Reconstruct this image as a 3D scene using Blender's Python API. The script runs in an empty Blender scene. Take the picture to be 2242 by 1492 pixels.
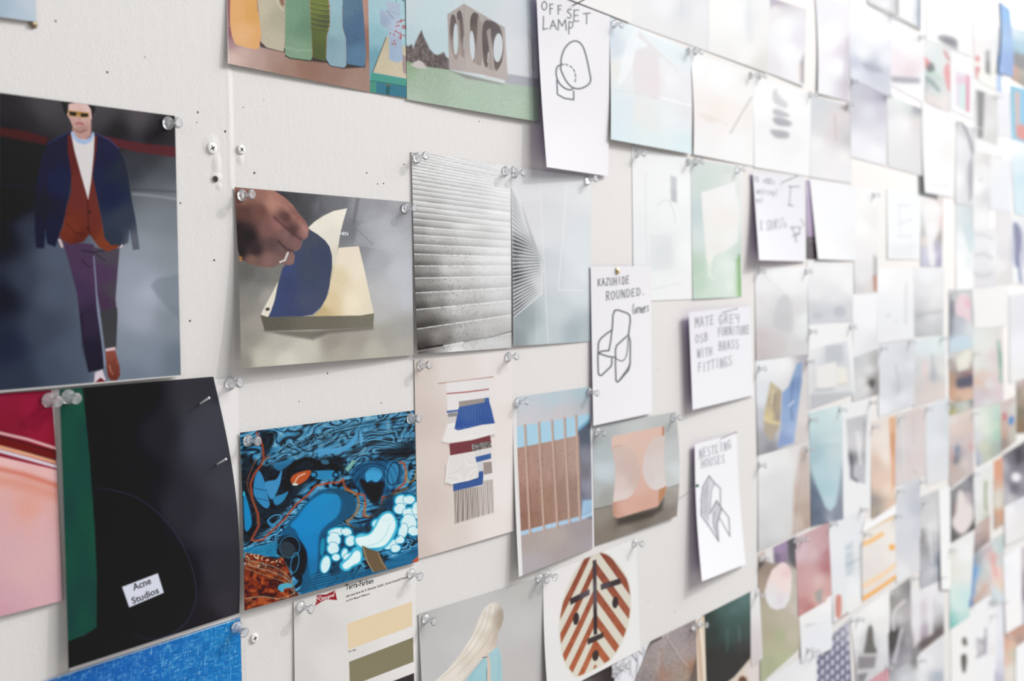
import bpy, bmesh, math, random
import numpy as np
from mathutils import Vector, Matrix

# ------------------------------------------------------------------ camera
FPX, W_PX, H_PX = 2270.0, 2242, 1492
THETA, PITCH, ROLL = math.radians(39.4), 0.035, 0.013
EYE = Vector((0.0, -0.718, 1.5))                     # the wall is the plane y = 0
h_ = Vector((math.cos(THETA), math.sin(THETA), 0))
VIEW = (h_ * math.cos(PITCH) + Vector((0, 0, -math.sin(PITCH)))).normalized()
R0 = Vector((math.sin(THETA), -math.cos(THETA), 0))
U0 = R0.cross(VIEW).normalized()
RIGHT = (R0 * math.cos(ROLL) - U0 * math.sin(ROLL)).normalized()
UP = (U0 * math.cos(ROLL) + R0 * math.sin(ROLL)).normalized()
scene = bpy.context.scene
cam_d = bpy.data.cameras.new('camera')
cam_d.sensor_width = 36.0
cam_d.lens = 36.0 * FPX / W_PX
cam_d.clip_start = 0.02
cam_d.dof.use_dof = True
cam_d.dof.focus_distance = 0.95
cam_d.dof.aperture_fstop = 4.8
cam = bpy.data.objects.new('camera', cam_d)
m = Matrix((RIGHT, UP, -VIEW)).transposed().to_4x4()
m.translation = EYE
cam.matrix_world = m
scene.collection.objects.link(cam)
scene.camera = cam

# ------------------------------------------------------------------ light
wd = bpy.data.worlds.new('daylight'); scene.world = wd; wd.use_nodes = True
bgn = wd.node_tree.nodes['Background']
bgn.inputs[0].default_value = (0.95, 0.97, 1.0, 1)
bgn.inputs[1].default_value = WORLD_STRENGTH = 0.21
def area(name, loc, target, sx, sy, power, col=(1, 1, 1)):
    l = bpy.data.lights.new(name, 'AREA'); l.shape = 'RECTANGLE'; l.size = sx; l.size_y = sy
    l.energy = power; l.color = col
    o = bpy.data.objects.new(name, l); o.location = loc
    o.rotation_euler = (Vector(target) - Vector(loc)).to_track_quat('-Z', 'Y').to_euler()
    scene.collection.objects.link(o); return o
# the tall window at the far end of the room, then three added lights without a fixture: overhead, rear fill, pin sparkle
area('far_window_light', (8.0, -2.4, 3.2), (0.9, -0.2, 1.35), 4.2, 3.4, 115, (0.985, 0.99, 1.0))
area('overhead_key_light', (5.4, -3.6, 5.6), (3.0, 0, 1.2), 8.0, 3.0, 590, (0.985, 0.99, 1.0))  # added overhead soft source, evens the light along the wall
area('rear_fill_light', (-3.0, -3.0, 2.2), (0.4, 0, 1.2), 2.6, 2.4, 40, (0.99, 0.99, 1.0))  # added weak fill from the left rear, no real opening there
area('pin_sparkle_light', (3.6, -2.2, 4.1), (1.3, 0, 1.4), .14, .14, 70, (1.0, .99, .97))  # added small intense source that puts sparkles on the pins
scene.view_settings.view_transform = 'Standard'
scene.view_settings.look = 'None'
scene.view_settings.gamma = 1.0
scene.view_settings.use_curve_mapping = False
scene.view_settings.exposure = 0.07

# ------------------------------------------------------------------ helpers
rightv, upv, viewv, eyev = (np.array(v[:]) for v in (RIGHT, UP, VIEW, EYE))
def unproj(px, py, lift=0.0):
    """photo pixel -> point on the plane y = -lift"""
    px = np.asarray(px, float); py = np.asarray(py, float); lift = np.asarray(lift, float)
    d = viewv + ((px - W_PX / 2) / FPX)[..., None] * rightv - ((py - H_PX / 2) / FPX)[..., None] * upv
    t = (-lift - eyev[1]) / d[..., 1]
    return eyev + d * t[..., None]
def proj(P):
    d = P - eyev; z = d @ viewv
    return W_PX / 2 + FPX * (d @ rightv) / z, H_PX / 2 - FPX * (d @ upv) / z
def tag(o, label=None, cat=None, group=None, kind=None):
    if label: o['label'] = label
    if cat: o['category'] = cat
    if group: o['group'] = group
    if kind: o['kind'] = kind
    return o
def link(o, parent=None):
    scene.collection.objects.link(o)
    if parent is not None: o.parent = parent
    return o
def mat(name, col=(.8, .8, .8), rough=.5, metal=0.0, spec=.5, **kw):
    mt = bpy.data.materials.new(name); mt.use_nodes = True
    b = mt.node_tree.nodes['Principled BSDF']
    b.inputs['Base Color'].default_value = (*col, 1); b.inputs['Roughness'].default_value = rough
    b.inputs['Metallic'].default_value = metal; b.inputs['Specular IOR Level'].default_value = spec
    for k, v in kw.items(): b.inputs[k.replace('_', ' ')].default_value = v
    return mt
def lin(c):
    c = np.asarray(c, float)
    return np.where(c <= .04045, c / 12.92, ((c + .055) / 1.055) ** 2.4)
def hx(s):
    return np.array([int(s[i:i + 2], 16) for i in (0, 2, 4)]) / 255.0

# how daylight falls along the wall (used only to read the prints' own colours off the photograph)
def light_E(x, y):
    return E_FIT(x, y)
def light_G(x, y):
    return G_FIT(x, y)
E_T = [[1.151,1.166,1.174,1.191,1.202,1.224,1.236,1.262,1.286,1.319,1.365,1.431,1.514,1.635,1.759], [1.146,1.157,1.175,1.183,1.206,1.221,1.225,1.251,1.288,1.313,1.368,1.419,1.492,1.583,1.693], [1.138,1.145,1.165,1.185,1.187,1.203,1.231,1.239,1.271,1.291,1.325,1.399,1.452,1.548,1.619], [1.130,1.151,1.148,1.169,1.189,1.190,1.222,1.234,1.261,1.284,1.301,1.356,1.406,1.486,1.548], [1.133,1.131,1.154,1.151,1.172,1.193,1.207,1.218,1.241,1.269,1.307,1.332,1.387,1.432,1.480], [1.120,1.133,1.133,1.154,1.167,1.172,1.193,1.207,1.228,1.251,1.281,1.305,1.341,1.381,1.407], [1.113,1.136,1.133,1.141,1.154,1.167,1.172,1.189,1.208,1.223,1.256,1.281,1.306,1.339,1.359], [1.113,1.112,1.133,1.133,1.146,1.151,1.172,1.189,1.198,1.214,1.235,1.246,1.275,1.296,1.316], [1.113,1.110,1.118,1.131,1.129,1.149,1.153,1.170,1.183,1.194,1.208,1.225,1.238,1.242,1.253], [1.097,1.110,1.108,1.123,1.128,1.139,1.142,1.157,1.169,1.179,1.191,1.194,1.208,1.212,1.211], [1.087,1.109,1.108,1.113,1.126,1.130,1.140,1.155,1.159,1.167,1.175,1.180,1.186,1.180,1.174]]
G_T = [[0.021,0.025,0.029,0.037,0.044,0.053,0.064,0.081,0.109,0.143,0.187,0.234,0.285,0.345,0.405], [0.016,0.018,0.021,0.025,0.029,0.034,0.045,0.056,0.077,0.109,0.146,0.194,0.250,0.320,0.386], [0.012,0.012,0.014,0.016,0.019,0.023,0.029,0.042,0.060,0.089,0.126,0.174,0.234,0.303,0.376], [0.008,0.009,0.011,0.012,0.014,0.017,0.021,0.031,0.047,0.075,0.110,0.157,0.216,0.285,0.354], [0.007,0.008,0.008,0.009,0.011,0.012,0.017,0.023,0.036,0.056,0.081,0.118,0.161,0.218,0.273], [0.005,0.007,0.007,0.008,0.009,0.011,0.012,0.017,0.023,0.031,0.041,0.051,0.059,0.066,0.071], [0.005,0.005,0.007,0.007,0.008,0.009,0.011,0.014,0.016,0.021,0.025,0.029,0.033,0.038,0.041], [0.005,0.006,0.007,0.007,0.008,0.009,0.011,0.014,0.017,0.021,0.027,0.034,0.041,0.047,0.050], [0.005,0.007,0.007,0.008,0.009,0.010,0.012,0.015,0.021,0.027,0.037,0.048,0.063,0.083,0.099], [0.006,0.007,0.008,0.008,0.009,0.011,0.014,0.018,0.024,0.031,0.041,0.056,0.074,0.098,0.116], [0.007,0.007,0.008,0.009,0.010,0.012,0.015,0.019,0.025,0.033,0.045,0.059,0.077,0.101,0.125]]
def _fit(T, x, y):
    T = np.array(T); ny, nx = T.shape
    x = np.clip(x / W_PX, 0, .9999) * (nx - 1); y = np.clip(y / H_PX, 0, .9999) * (ny - 1)
    i = x.astype(int); j = y.astype(int); fx = x - i; fy = y - j
    return (T[j, i] * (1 - fx) + T[j, i + 1] * fx) * (1 - fy) + (T[j + 1, i] * (1 - fx) + T[j + 1, i + 1] * fx) * fy
def E_FIT(x, y): return _fit(E_T, x, y)
def G_FIT(x, y): return _fit(G_T, x, y)

# ------------------------------------------------------------------ ink on paper
_rs = np.random.RandomState(7)
_T = _rs.rand(256, 256)
def vnoise(x, y, seed=0):
    x = x + seed * 17.31; y = y + seed * 9.77
    xi = np.floor(x).astype(int); yi = np.floor(y).astype(int)
    fx = x - xi; fy = y - yi
    fx = fx * fx * (3 - 2 * fx); fy = fy * fy * (3 - 2 * fy)
    a = _T[yi & 255, xi & 255]; b = _T[yi & 255, (xi + 1) & 255]
    c = _T[(yi + 1) & 255, xi & 255]; d = _T[(yi + 1) & 255, (xi + 1) & 255]
    return (a * (1 - fx) + b * fx) * (1 - fy) + (c * (1 - fx) + d * fx) * fy
def fbm(x, y, seed=0, o=4):
    s = 0; a = .5; t = 0
    for k in range(o):
        s = s + a * vnoise(x * 2 ** k, y * 2 ** k, seed + k * 3); t += a; a *= .5
    return s / t
def ss(a, b, x):
    t = np.clip((x - a) / (b - a), 0, 1); return t * t * (3 - 2 * t)
def smooth(pts, closed=True, n=6):
    p = np.array(pts, float); N = len(p); out = []
    rng = range(N) if closed else range(N - 1)
    for i in rng:
        if closed: a, b, c, d = p[i - 1], p[i], p[(i + 1) % N], p[(i + 2) % N]
        else: a, b, c, d = p[max(i - 1, 0)], p[i], p[i + 1], p[min(i + 2, N - 1)]
        for k in range(n):
            t = k / n
            out.append(.5 * ((2 * b) + (c - a) * t + (2 * a - 5 * b + 4 * c - d) * t * t + (3 * b - a - 3 * c + d) * t ** 3))
    if not closed: out.append(p[-1])
    return np.array(out)
class Ink:
    soft = 14.0
    """paints the printed picture of a sheet, one colour per grid point"""
    def __init__(s, x, y):
        s.x, s.y = x, y; s.c = np.ones((len(x), 3)) * .95; s.t = (0.0, 0.0, 1.0)
    def T(s, ox, oy, k): s.t = (ox, oy, k)
    def _p(s, pts):
        return np.array(pts, float)[:, :2] / s.t[2] + np.array(s.t[:2])
    def _mix(s, col, a, idx=None):
        col = hx(col) if isinstance(col, str) else col
        if idx is None: s.c = s.c * (1 - a[:, None]) + col * a[:, None]
        else: s.c[idx] = s.c[idx] * (1 - a[:, None]) + (col if np.ndim(col) == 1 else col) * a[:, None]
    def fill(s, col): s.c[:] = hx(col)
    def grad(s, pts, p=2.6, a=1.0, sx=1.0, sy=1.0):
        num = 0; den = 0
        for X, Y, col in pts:
            X = X / s.t[2] + s.t[0]; Y = Y / s.t[2] + s.t[1]
            w = 1 / (((s.x - X) * sx) ** 2 + ((s.y - Y) * sy) ** 2 + s.soft ** 2) ** (p / 2 + .4)
            num = num + w[:, None] * hx(col); den = den + w
        s.c = s.c * (1 - a) + a * num / den[:, None]
    def _dist(s, P, closed, pad):
        lo = P.min(0) - pad; hi = P.max(0) + pad
        idx = np.where((s.x > lo[0]) & (s.x < hi[0]) & (s.y > lo[1]) & (s.y < hi[1]))[0]
        if len(idx) == 0: return idx, None, None
        X = s.x[idx]; Y = s.y[idx]; d = np.full(len(idx), 1e9); ins = np.zeros(len(idx), bool)
        Q = np.vstack([P, P[:1]]) if closed else P
        for (ax, ay), (bx, by) in zip(Q[:-1], Q[1:]):
            ex, ey = bx - ax, by - ay; L = ex * ex + ey * ey + 1e-9
            t = np.clip(((X - ax) * ex + (Y - ay) * ey) / L, 0, 1)
            d = np.minimum(d, (X - ax - t * ex) ** 2 + (Y - ay - t * ey) ** 2)
            if closed and ay != by:
                ins ^= ((ay > Y) != (by > Y)) & (X < (bx - ax) * (Y - ay) / (by - ay) + ax)
        return idx, np.sqrt(d), ins
    def poly(s, col, pts, blur=1.0, a=1.0, curve=False):
        P = s._p(pts); P = smooth(P) if curve else P
        idx, d, ins = s._dist(P, True, blur * 1.5)
        if len(idx) == 0: return
        sd = np.where(ins, d, -d)
        if callable(col):
            cc = col(s.x[idx], s.y[idx])
            al = ss(-blur, blur, sd) * a
            s.c[idx] = s.c[idx] * (1 - al[:, None]) + cc * al[:, None]
        else: s._mix(col, ss(-blur, blur, sd) * a, idx)
    def line(s, col, pts, w=2.0, a=1.0, blur=.8, curve=False):
        P = s._p(pts); P = smooth(P, False) if curve and len(P) > 2 else P
        idx, d, _ = s._dist(P, False, w / 2 + blur * 1.5)
        if len(idx): s._mix(col, ss(-blur, blur, w / 2 - d) * a, idx)
    def dash(s, col, pts, w, on=5, off=5, a=1.0, blur=.8):
        P = smooth(np.array(pts, float), False, 10); acc = 0; seg = [P[0]]; on *= s.t[2]; off *= s.t[2]
        for p, q in zip(P[:-1], P[1:]):
            acc += math.hypot(*(q - p)); seg.append(q)
            if acc > on:
                s.line(col, seg, w, a, blur); seg = []; acc = -off
            if acc < 0: seg = []
            if not seg: seg = [q]
    def ell(s, col, cx, cy, rx, ry, ang=0, blur=1.0, a=1.0):
        t = np.linspace(0, 2 * math.pi, 25)[:-1]; c_, s_ = math.cos(math.radians(ang)), math.sin(math.radians(ang))
        s.poly(col, np.stack([cx + rx * np.cos(t) * c_ - ry * np.sin(t) * s_, cy + rx * np.cos(t) * s_ + ry * np.sin(t) * c_], 1), blur, a)
    def ring(s, col, cx, cy, rx, ry, w, ang=0, blur=.8, a=1.0):
        t = np.linspace(0, 2 * math.pi, 33); c_, s_ = math.cos(math.radians(ang)), math.sin(math.radians(ang))
        s.line(col, np.stack([cx + rx * np.cos(t) * c_ - ry * np.sin(t) * s_, cy + rx * np.cos(t) * s_ + ry * np.sin(t) * c_], 1), w, a, blur)
    def polyg(s, gp, pts, blur=1.0, a=1.0, curve=False, p=2.6):
        ox, oy, k = s.t
        def f(x, y):
            num = 0; den = 0
            for X, Y, col in gp:
                w = 1 / ((x - X / k - ox) ** 2 + (y - Y / k - oy) ** 2 + min(s.soft, 16) ** 2 * .35) ** (p / 2 + .3)
                num = num + w[:, None] * hx(col); den = den + w
            return num / den[:, None]
        s.poly(f, pts, blur, a, curve)
    def box(s, ch, x0, y0, x1, y1, w=3.2, col='62626a', a=.9, blur=.9):
        s.write(col, GL[ch], x0, y0, x1 - x0, y1 - y0, w, a, blur)
    def grain(s, amp, sc=3.0, sx=1.0, sy=1.0, seed=1):
        n = fbm(s.x / sc * sx, s.y / sc * sy, seed, 3) - .5
        s.c = s.c + amp * 2 * n[:, None]
    def write(s, col, strokes, ox, oy, sx, sy, w, a=1.0, blur=.8, shear=(0, 0)):
        for st in strokes:
            P = [(ox + px * sx + py * shear[0], oy + py * sy + px * shear[1]) for px, py in st]
            s.line(col, P, w, a, blur, curve=len(P) > 3)

# hand-drawn capitals on a 1 x 1 box (y down)
GL = {
 'O': [[(.5,0),(.1,.25),(.05,.7),(.4,1),(.85,.75),(.9,.3),(.5,0)]],
 'F': [[(.1,0),(.15,1)],[(.1,.05),(.85,0)],[(.12,.48),(.7,.44)]],
 'S': [[(.85,.05),(.35,.05),(.15,.3),(.6,.5),(.85,.75),(.5,1),(.1,.9)]],
 'E': [[(.15,0),(.1,1)],[(.15,.02),(.85,0)],[(.12,.5),(.75,.46)],[(.1,1),(.85,.95)]],
 'T': [[(0,.05),(1,0)],[(.5,.02),(.48,1)]],
 'L': [[(.15,0),(.1,1)],[(.1,1),(.8,.9)]],
 'A': [[(0,1),(.45,0)],[(.45,0),(.95,1)],[(.2,.62),(.78,.6)]],
 'M': [[(.05,1),(.1,0)],[(.1,0),(.5,.6)],[(.5,.6),(.9,0)],[(.9,0),(.98,1)]],
 'P': [[(.15,0),(.1,1.1)],[(.15,.02),(.75,.05),(.85,.3),(.6,.52),(.13,.55)]],
 'K': [[(.12,0),(.1,1)],[(.85,0),(.12,.55)],[(.25,.5),(.9,1)]],
 'Z': [[(.1,.05),(.85,0)],[(.85,0),(.1,1)],[(.1,1),(.9,.95)]],
 'U': [[(.1,0),(.1,.75),(.45,1),(.85,.75),(.88,0)]],
 'H': [[(.12,0),(.1,1)],[(.88,0),(.88,1)],[(.1,.5),(.9,.48)]],
 'I': [[(.5,0),(.48,1)]],
 'D': [[(.12,0),(.1,1)],[(.12,0),(.7,.1),(.92,.5),(.65,.92),(.1,1)]],
 'R': [[(.15,0),(.1,1.05)],[(.15,.02),(.75,.05),(.8,.3),(.55,.5),(.13,.52)],[(.4,.5),(.9,1.02)]],
 'N': [[(.1,1),(.12,0)],[(.12,0),(.85,1)],[(.85,1),(.9,0)]],
 'B': [[(.12,0),(.1,1)],[(.12,0),(.7,.08),(.75,.35),(.15,.48)],[(.15,.48),(.85,.58),(.8,.9),(.1,1)]],
 'C': [[(.85,.12),(.4,0),(.1,.45),(.3,.95),(.85,.88)]],
 'G': [[(.85,.1),(.35,0),(.08,.5),(.35,1),(.85,.85),(.88,.55),(.55,.55)]],
 'W': [[(0,0),(.2,1)],[(.2,1),(.5,.35)],[(.5,.35),(.78,1)],[(.78,1),(1,0)]],
 'Y': [[(.08,0),(.12,.45),(.8,.42)],[(.85,0),(.8,1)]],
 'X': [[(.05,0),(.95,1)],[(.9,0),(.05,1)]],
 '.': [[(.3,.95),(.4,1)]],
 '(': [[(.8,0),(.3,.4),(.3,.8),(.7,1.15)]], ')': [[(.2,0),(.6,.4),(.55,.8),(.1,1.1)]],
 'o': [[(.5,.4),(.1,.65),(.4,1),(.85,.75),(.5,.4)]], 'r': [[(.2,.4),(.2,1)],[(.2,.6),(.8,.42)]],
 'n': [[(.15,.4),(.15,1)],[(.15,.6),(.5,.4),(.8,.6),(.85,1)]], 'e': [[(.15,.7),(.8,.65),(.6,.4),(.15,.6),(.3,1),(.85,.92)]],
 's': [[(.8,.42),(.3,.45),(.6,.7),(.7,.95),(.15,1)]],
 'a': [[(.8,.45),(.3,.42),(.15,.8),(.5,1),(.8,.7)],[(.8,.4),(.85,1)]], 'l': [[(.4,0),(.4,1)]],
 'p': [[(.2,.4),(.2,1.3)],[(.2,.5),(.7,.45),(.75,.85),(.2,.95)]],
}
def hand(ink, text, x0, y0, x1, y1, h0, h1, w=2.6, col='55555c', a=.85, blur=.9, gap=.28):
    """hand lettering whose top line runs (x0,y0)-(x1,y1) with letter height h0 -> h1"""
    n = len(text); dx = (x1 - x0) / n
    for i, ch in enumerate(text):
        if ch == ' ' or ch not in GL: continue
        t = i / n; X = x0 + dx * i; Y = y0 + (y1 - y0) * t; h = h0 + (h1 - h0) * t
        jy = (vnoise(np.array([X * .7]), np.array([Y * .3]), 5)[0] - .5) * h * .18
        ink.write(col, GL[ch], X, Y + jy, dx * (1 - gap), h, w, a, blur, shear=(0, (y1 - y0) / n * .7))

# ------------------------------------------------------------------ paper
def paper_material(name, rough, spec, grain=.02, coat=0.0):
    mt = bpy.data.materials.new(name); mt.use_nodes = True; nt = mt.node_tree; b = nt.nodes['Principled BSDF']
    at = nt.nodes.new('ShaderNodeVertexColor'); at.layer_name = 'ink'
    nt.links.new(at.outputs['Color'], b.inputs['Base Color'])
    b.inputs['Roughness'].default_value = rough; b.inputs['Specular IOR Level'].default_value = spec
    b.inputs['Coat Weight'].default_value = coat; b.inputs['Coat Roughness'].default_value = .12
    tc = nt.nodes.new('ShaderNodeTexCoord'); n1 = nt.nodes.new('ShaderNodeTexNoise'); bp = nt.nodes.new('ShaderNodeBump')
    n1.inputs['Scale'].default_value = 900; n1.inputs['Detail'].default_value = 2
    bp.inputs['Strength'].default_value = grain; bp.inputs['Distance'].default_value = .0004
    nt.links.new(tc.outputs['Object'], n1.inputs['Vector']); nt.links.new(n1.outputs['Fac'], bp.inputs['Height'])
    nt.links.new(bp.outputs['Normal'], b.inputs['Normal'])
    return mt
PAPER = {'gloss': paper_material('glossy_print', .34, .14, .25), 'matte': paper_material('matte_paper', .55, .14, .35),
         'shiny': paper_material('coated_print', .36, .12, .12, 0)}
BACK = {'white': mat('paper_back_white', (.78, .77, .75), .7, spec=.2), 'purple': mat('card_back_purple', (.46, .30, .72), .6, spec=.2)}
SHEETS = []; GRIDS = {}
def sheet(name, label, cat, quad, paint, lift=(0, 0, 2, 2), base=.6, belly=0.0, step=None, kind='gloss', back='white', group=None, bow=(0, 0), ripple=0, unwash=1.0, sat=.9):
    """a pinned sheet: quad = photo corners TL,TR,BR,BL on the wall; lift in mm at the corners"""
    q = np.array(quad, float)
    if step is None:
        mx = q[:, 0].mean(); step = 1.5 if mx < 1300 else (2.2 if mx < 1560 else 3.2)
    step *= GRID
    wpx = max(abs(q[1, 0] - q[0, 0]), abs(q[2, 0] - q[3, 0])); hpx = max(abs(q[3, 1] - q[0, 1]), abs(q[2, 1] - q[1, 1]))
    nu = max(10, int(wpx / step)); nv = max(14, int(hpx / step))
    C3 = unproj(q[:, 0], q[:, 1]); name_key = [len(SHEETS)]
    def surf(nu, nv, off):
        U, V = np.meshgrid(np.linspace(0, 1, nu + 1), np.linspace(0, 1, nv + 1)); U = U.ravel(); V = V.ravel()
        P = ((1 - U) * (1 - V))[:, None] * C3[0] + (U * (1 - V))[:, None] * C3[1] + (U * V)[:, None] * C3[2] + ((1 - U) * V)[:, None] * C3[3]
        px, py = proj(P)
        # px shift of the left and right edges where the photo shows them bowed
        px = px + (bow[0] * (1 - U) + bow[1] * U) * np.sin(math.pi * V)
        vv = V ** 1.6
        L = (1 - U) * ((1 - vv) * lift[0] + vv * lift[3]) + U * ((1 - vv) * lift[1] + vv * lift[2])
        L = L + belly * 4 * U * (1 - U) * np.sqrt(V + 1e-6) + ripple * np.sin(U * 9 + V * 4) * V
        L = (np.maximum(L, -.0) + base) / 1000
        if q[:, 0].min() > 1380 and kind != 'matte': L = L * .32
        if off > 0: GRIDS[name_key[0]] = (px, py, L + off)
        return px, py, unproj(px, py, L + off)
    px, py, P = surf(nu, nv, .0002)
    ink = Ink(px, py); paint(ink)
    lum = ink.c @ np.array([.3, .59, .11]); ink.c = lum[:, None] + (ink.c - lum[:, None]) * sat
    seen = lin(np.clip(ink.c, 0.004, 1))
    g = light_G(px, py) * unwash * {'matte': .5, 'shiny': .8, 'gloss': .68}[kind]
    al = np.clip((seen - g[:, None]) / light_E(px, py)[:, None], .006, .88)
    nu2, nv2 = max(6, nu // 12), max(8, nv // 12)
    _, _, B = surf(nu2, nv2, -.0001)
    def faces(nu, nv, o, flip):
        i = np.arange(nu)[None, :] + (nu + 1) * np.arange(nv)[:, None]; i = i.ravel() + o
        f = np.stack([i, i + nu + 1, i + nu + 2, i + 1], 1)
        return f[:, ::-1] if flip else f
    # the cut edge of the sheet, joining front and back
    n1 = len(P); V = [P, B]; F = [faces(nu, nv, 0, False), faces(nu2, nv2, n1, True)]
    def ridx(nu, nv, o):
        w = nu + 1
        return [o + np.arange(w), o + np.arange(nv + 1) * w + nu, o + nv * w + np.arange(w)[::-1], o + (np.arange(nv + 1) * w)[::-1]]
    tri = []
    fr = ridx(nu, nv, 0); br = ridx(nu2, nv2, n1)
    extra = []; base_n = len(P) + len(B); PB = np.vstack([P, B])
    for a, b in zip(fr, br):
        oa = base_n + sum(len(e) for e in extra); extra.append(PB[a]); ob = oa + len(a); extra.append(PB[b])
        a = oa + np.arange(len(a)); b = ob + np.arange(len(b))
        na, nb = len(a) - 1, len(b) - 1; j = 0
        for k in range(na):
            while (j + 1) / nb <= (k + 1e-6) / na and j < nb:
                tri.append((a[k], b[j], b[j + 1])); j += 1
            tri.append((a[k], b[j], a[k + 1]))
        while j < nb:
            tri.append((a[na], b[j], b[j + 1])); j += 1
    Fq = np.vstack(F); tri = np.array(tri)
    Va = np.vstack(V + extra)
    org = P.mean(0); Va = Va - org
    me = bpy.data.meshes.new(name)
    me.vertices.add(len(Va)); me.vertices.foreach_set('co', Va.astype(np.float32).ravel())
    nl = len(Fq) * 4 + len(tri) * 3
    me.loops.add(nl); me.loops.foreach_set('vertex_index', np.concatenate([Fq.ravel(), tri.ravel()]).astype(np.int32))
    me.polygons.add(len(Fq) + len(tri))
    st = np.concatenate([np.arange(len(Fq)) * 4, len(Fq) * 4 + np.arange(len(tri)) * 3]).astype(np.int32)
    me.polygons.foreach_set('loop_start', st)
    mi = np.zeros(len(Fq) + len(tri), np.int32); mi[len(F[0]):] = 1
    me.materials.append(PAPER[kind]); me.materials.append(BACK[back])
    me.polygons.foreach_set('material_index', mi)
    sm = np.ones(len(mi), bool); sm[len(Fq):] = False
    me.polygons.foreach_set('use_smooth', sm)
    me.update(calc_edges=True)
    ca = me.color_attributes.new('ink', 'FLOAT_COLOR', 'POINT')
    col = np.ones((len(Va), 4), np.float32); col[:n1, :3] = al
    ca.data.foreach_set('color', col.ravel())
    o = bpy.data.objects.new(name, me); o.location = org; link(o)
    tag(o, label, cat, group)
    SHEETS.append((o, q, name_key[0]))
    return o
GRID = 1.0
PRINTS = 'prints pinned along the wall'
# ------------------------------------------------------------------ the wall and the floor
def wall_paint():
    mt = mat('painted_board', (.606, .586, .568), .62, spec=.3); nt = mt.node_tree; b = nt.nodes['Principled BSDF']
    tc = nt.nodes.new('ShaderNodeTexCoord'); mp = nt.nodes.new('ShaderNodeMapping')
    mp.inputs['Scale'].default_value = (1.5, 1, .62)
    n1 = nt.nodes.new('ShaderNodeTexNoise'); n1.inputs['Scale'].default_value = 520; n1.inputs['Detail'].default_value = 3
    n2 = nt.nodes.new('ShaderNodeTexNoise'); n2.inputs['Scale'].default_value = 90; n2.inputs['Detail'].default_value = 2
    mx = nt.nodes.new('ShaderNodeMath'); mx.operation = 'MULTIPLY_ADD'; mx.inputs[1].default_value = .8
    bp = nt.nodes.new('ShaderNodeBump'); bp.inputs['Strength'].default_value = .35; bp.inputs['Distance'].default_value = .0007
    nt.links.new(tc.outputs['Object'], mp.inputs['Vector'])
    nt.links.new(mp.outputs[0], n1.inputs['Vector']); nt.links.new(mp.outputs[0], n2.inputs['Vector'])
    nt.links.new(n2.outputs['Fac'], mx.inputs[0]); nt.links.new(n1.outputs['Fac'], mx.inputs[2])
    nt.links.new(mx.outputs[0], bp.inputs['Height']); nt.links.new(bp.outputs['Normal'], b.inputs['Normal'])
    return mt
WALL = wall_paint()
SEAM = (float(unproj(504, 130)[0]) + float(unproj(524, 1250)[0])) / 2
# two boards meet at the seam: the filled joint stands proud as a soft narrow ridge
prof = [(-2.0, 0), (SEAM - .0050, 0), (SEAM - .0036, -.0002), (SEAM - .0022, -.0004), (SEAM - .0008, -.0005), (SEAM + .0006, -.0003),
        (SEAM + .0018, -.0001), (SEAM + .0034, .0), (8.5, 0)]
bm = bmesh.new(); rows = []
for z in (0.0, 3.0): rows.append([bm.verts.new((x, y, z)) for x, y in prof])
back = [[bm.verts.new((x, .12, z)) for x in (-2.0, 8.5)] for z in (0, 3.0)]
for i in range(len(prof) - 1): f = bm.faces.new((rows[0][i], rows[0][i + 1], rows[1][i + 1], rows[1][i])); f.smooth = 1 <= i <= 6
bm.faces.new((back[0][1], back[0][0], back[1][0], back[1][1]))
bm.faces.new((back[0][0], rows[0][0], rows[1][0], back[1][0])); bm.faces.new((rows[0][-1], back[0][1], back[1][1], rows[1][-1]))
bm.faces.new([back[1][0]] + rows[1] + [back[1][1]]); bm.faces.new([back[0][1]] + rows[0][::-1] + [back[0][0]])
me = bpy.data.meshes.new('wall_back'); bm.to_mesh(me); bm.free(); me.materials.append(WALL)
wall = tag(link(bpy.data.objects.new('wall_back', me)), kind='structure')
FL = mat('floor_boards', (.42, .40, .38), .5)
bm = bmesh.new(); bmesh.ops.create_cube(bm, size=1, matrix=Matrix.Translation((3.25, -3.0, -.05)) @ Matrix.Diagonal((10.5, 6.24, .1, 1)))
me = bpy.data.meshes.new('floor'); bm.to_mesh(me); bm.free(); me.materials.append(FL)
tag(link(bpy.data.objects.new('floor', me)), kind='structure')
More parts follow.
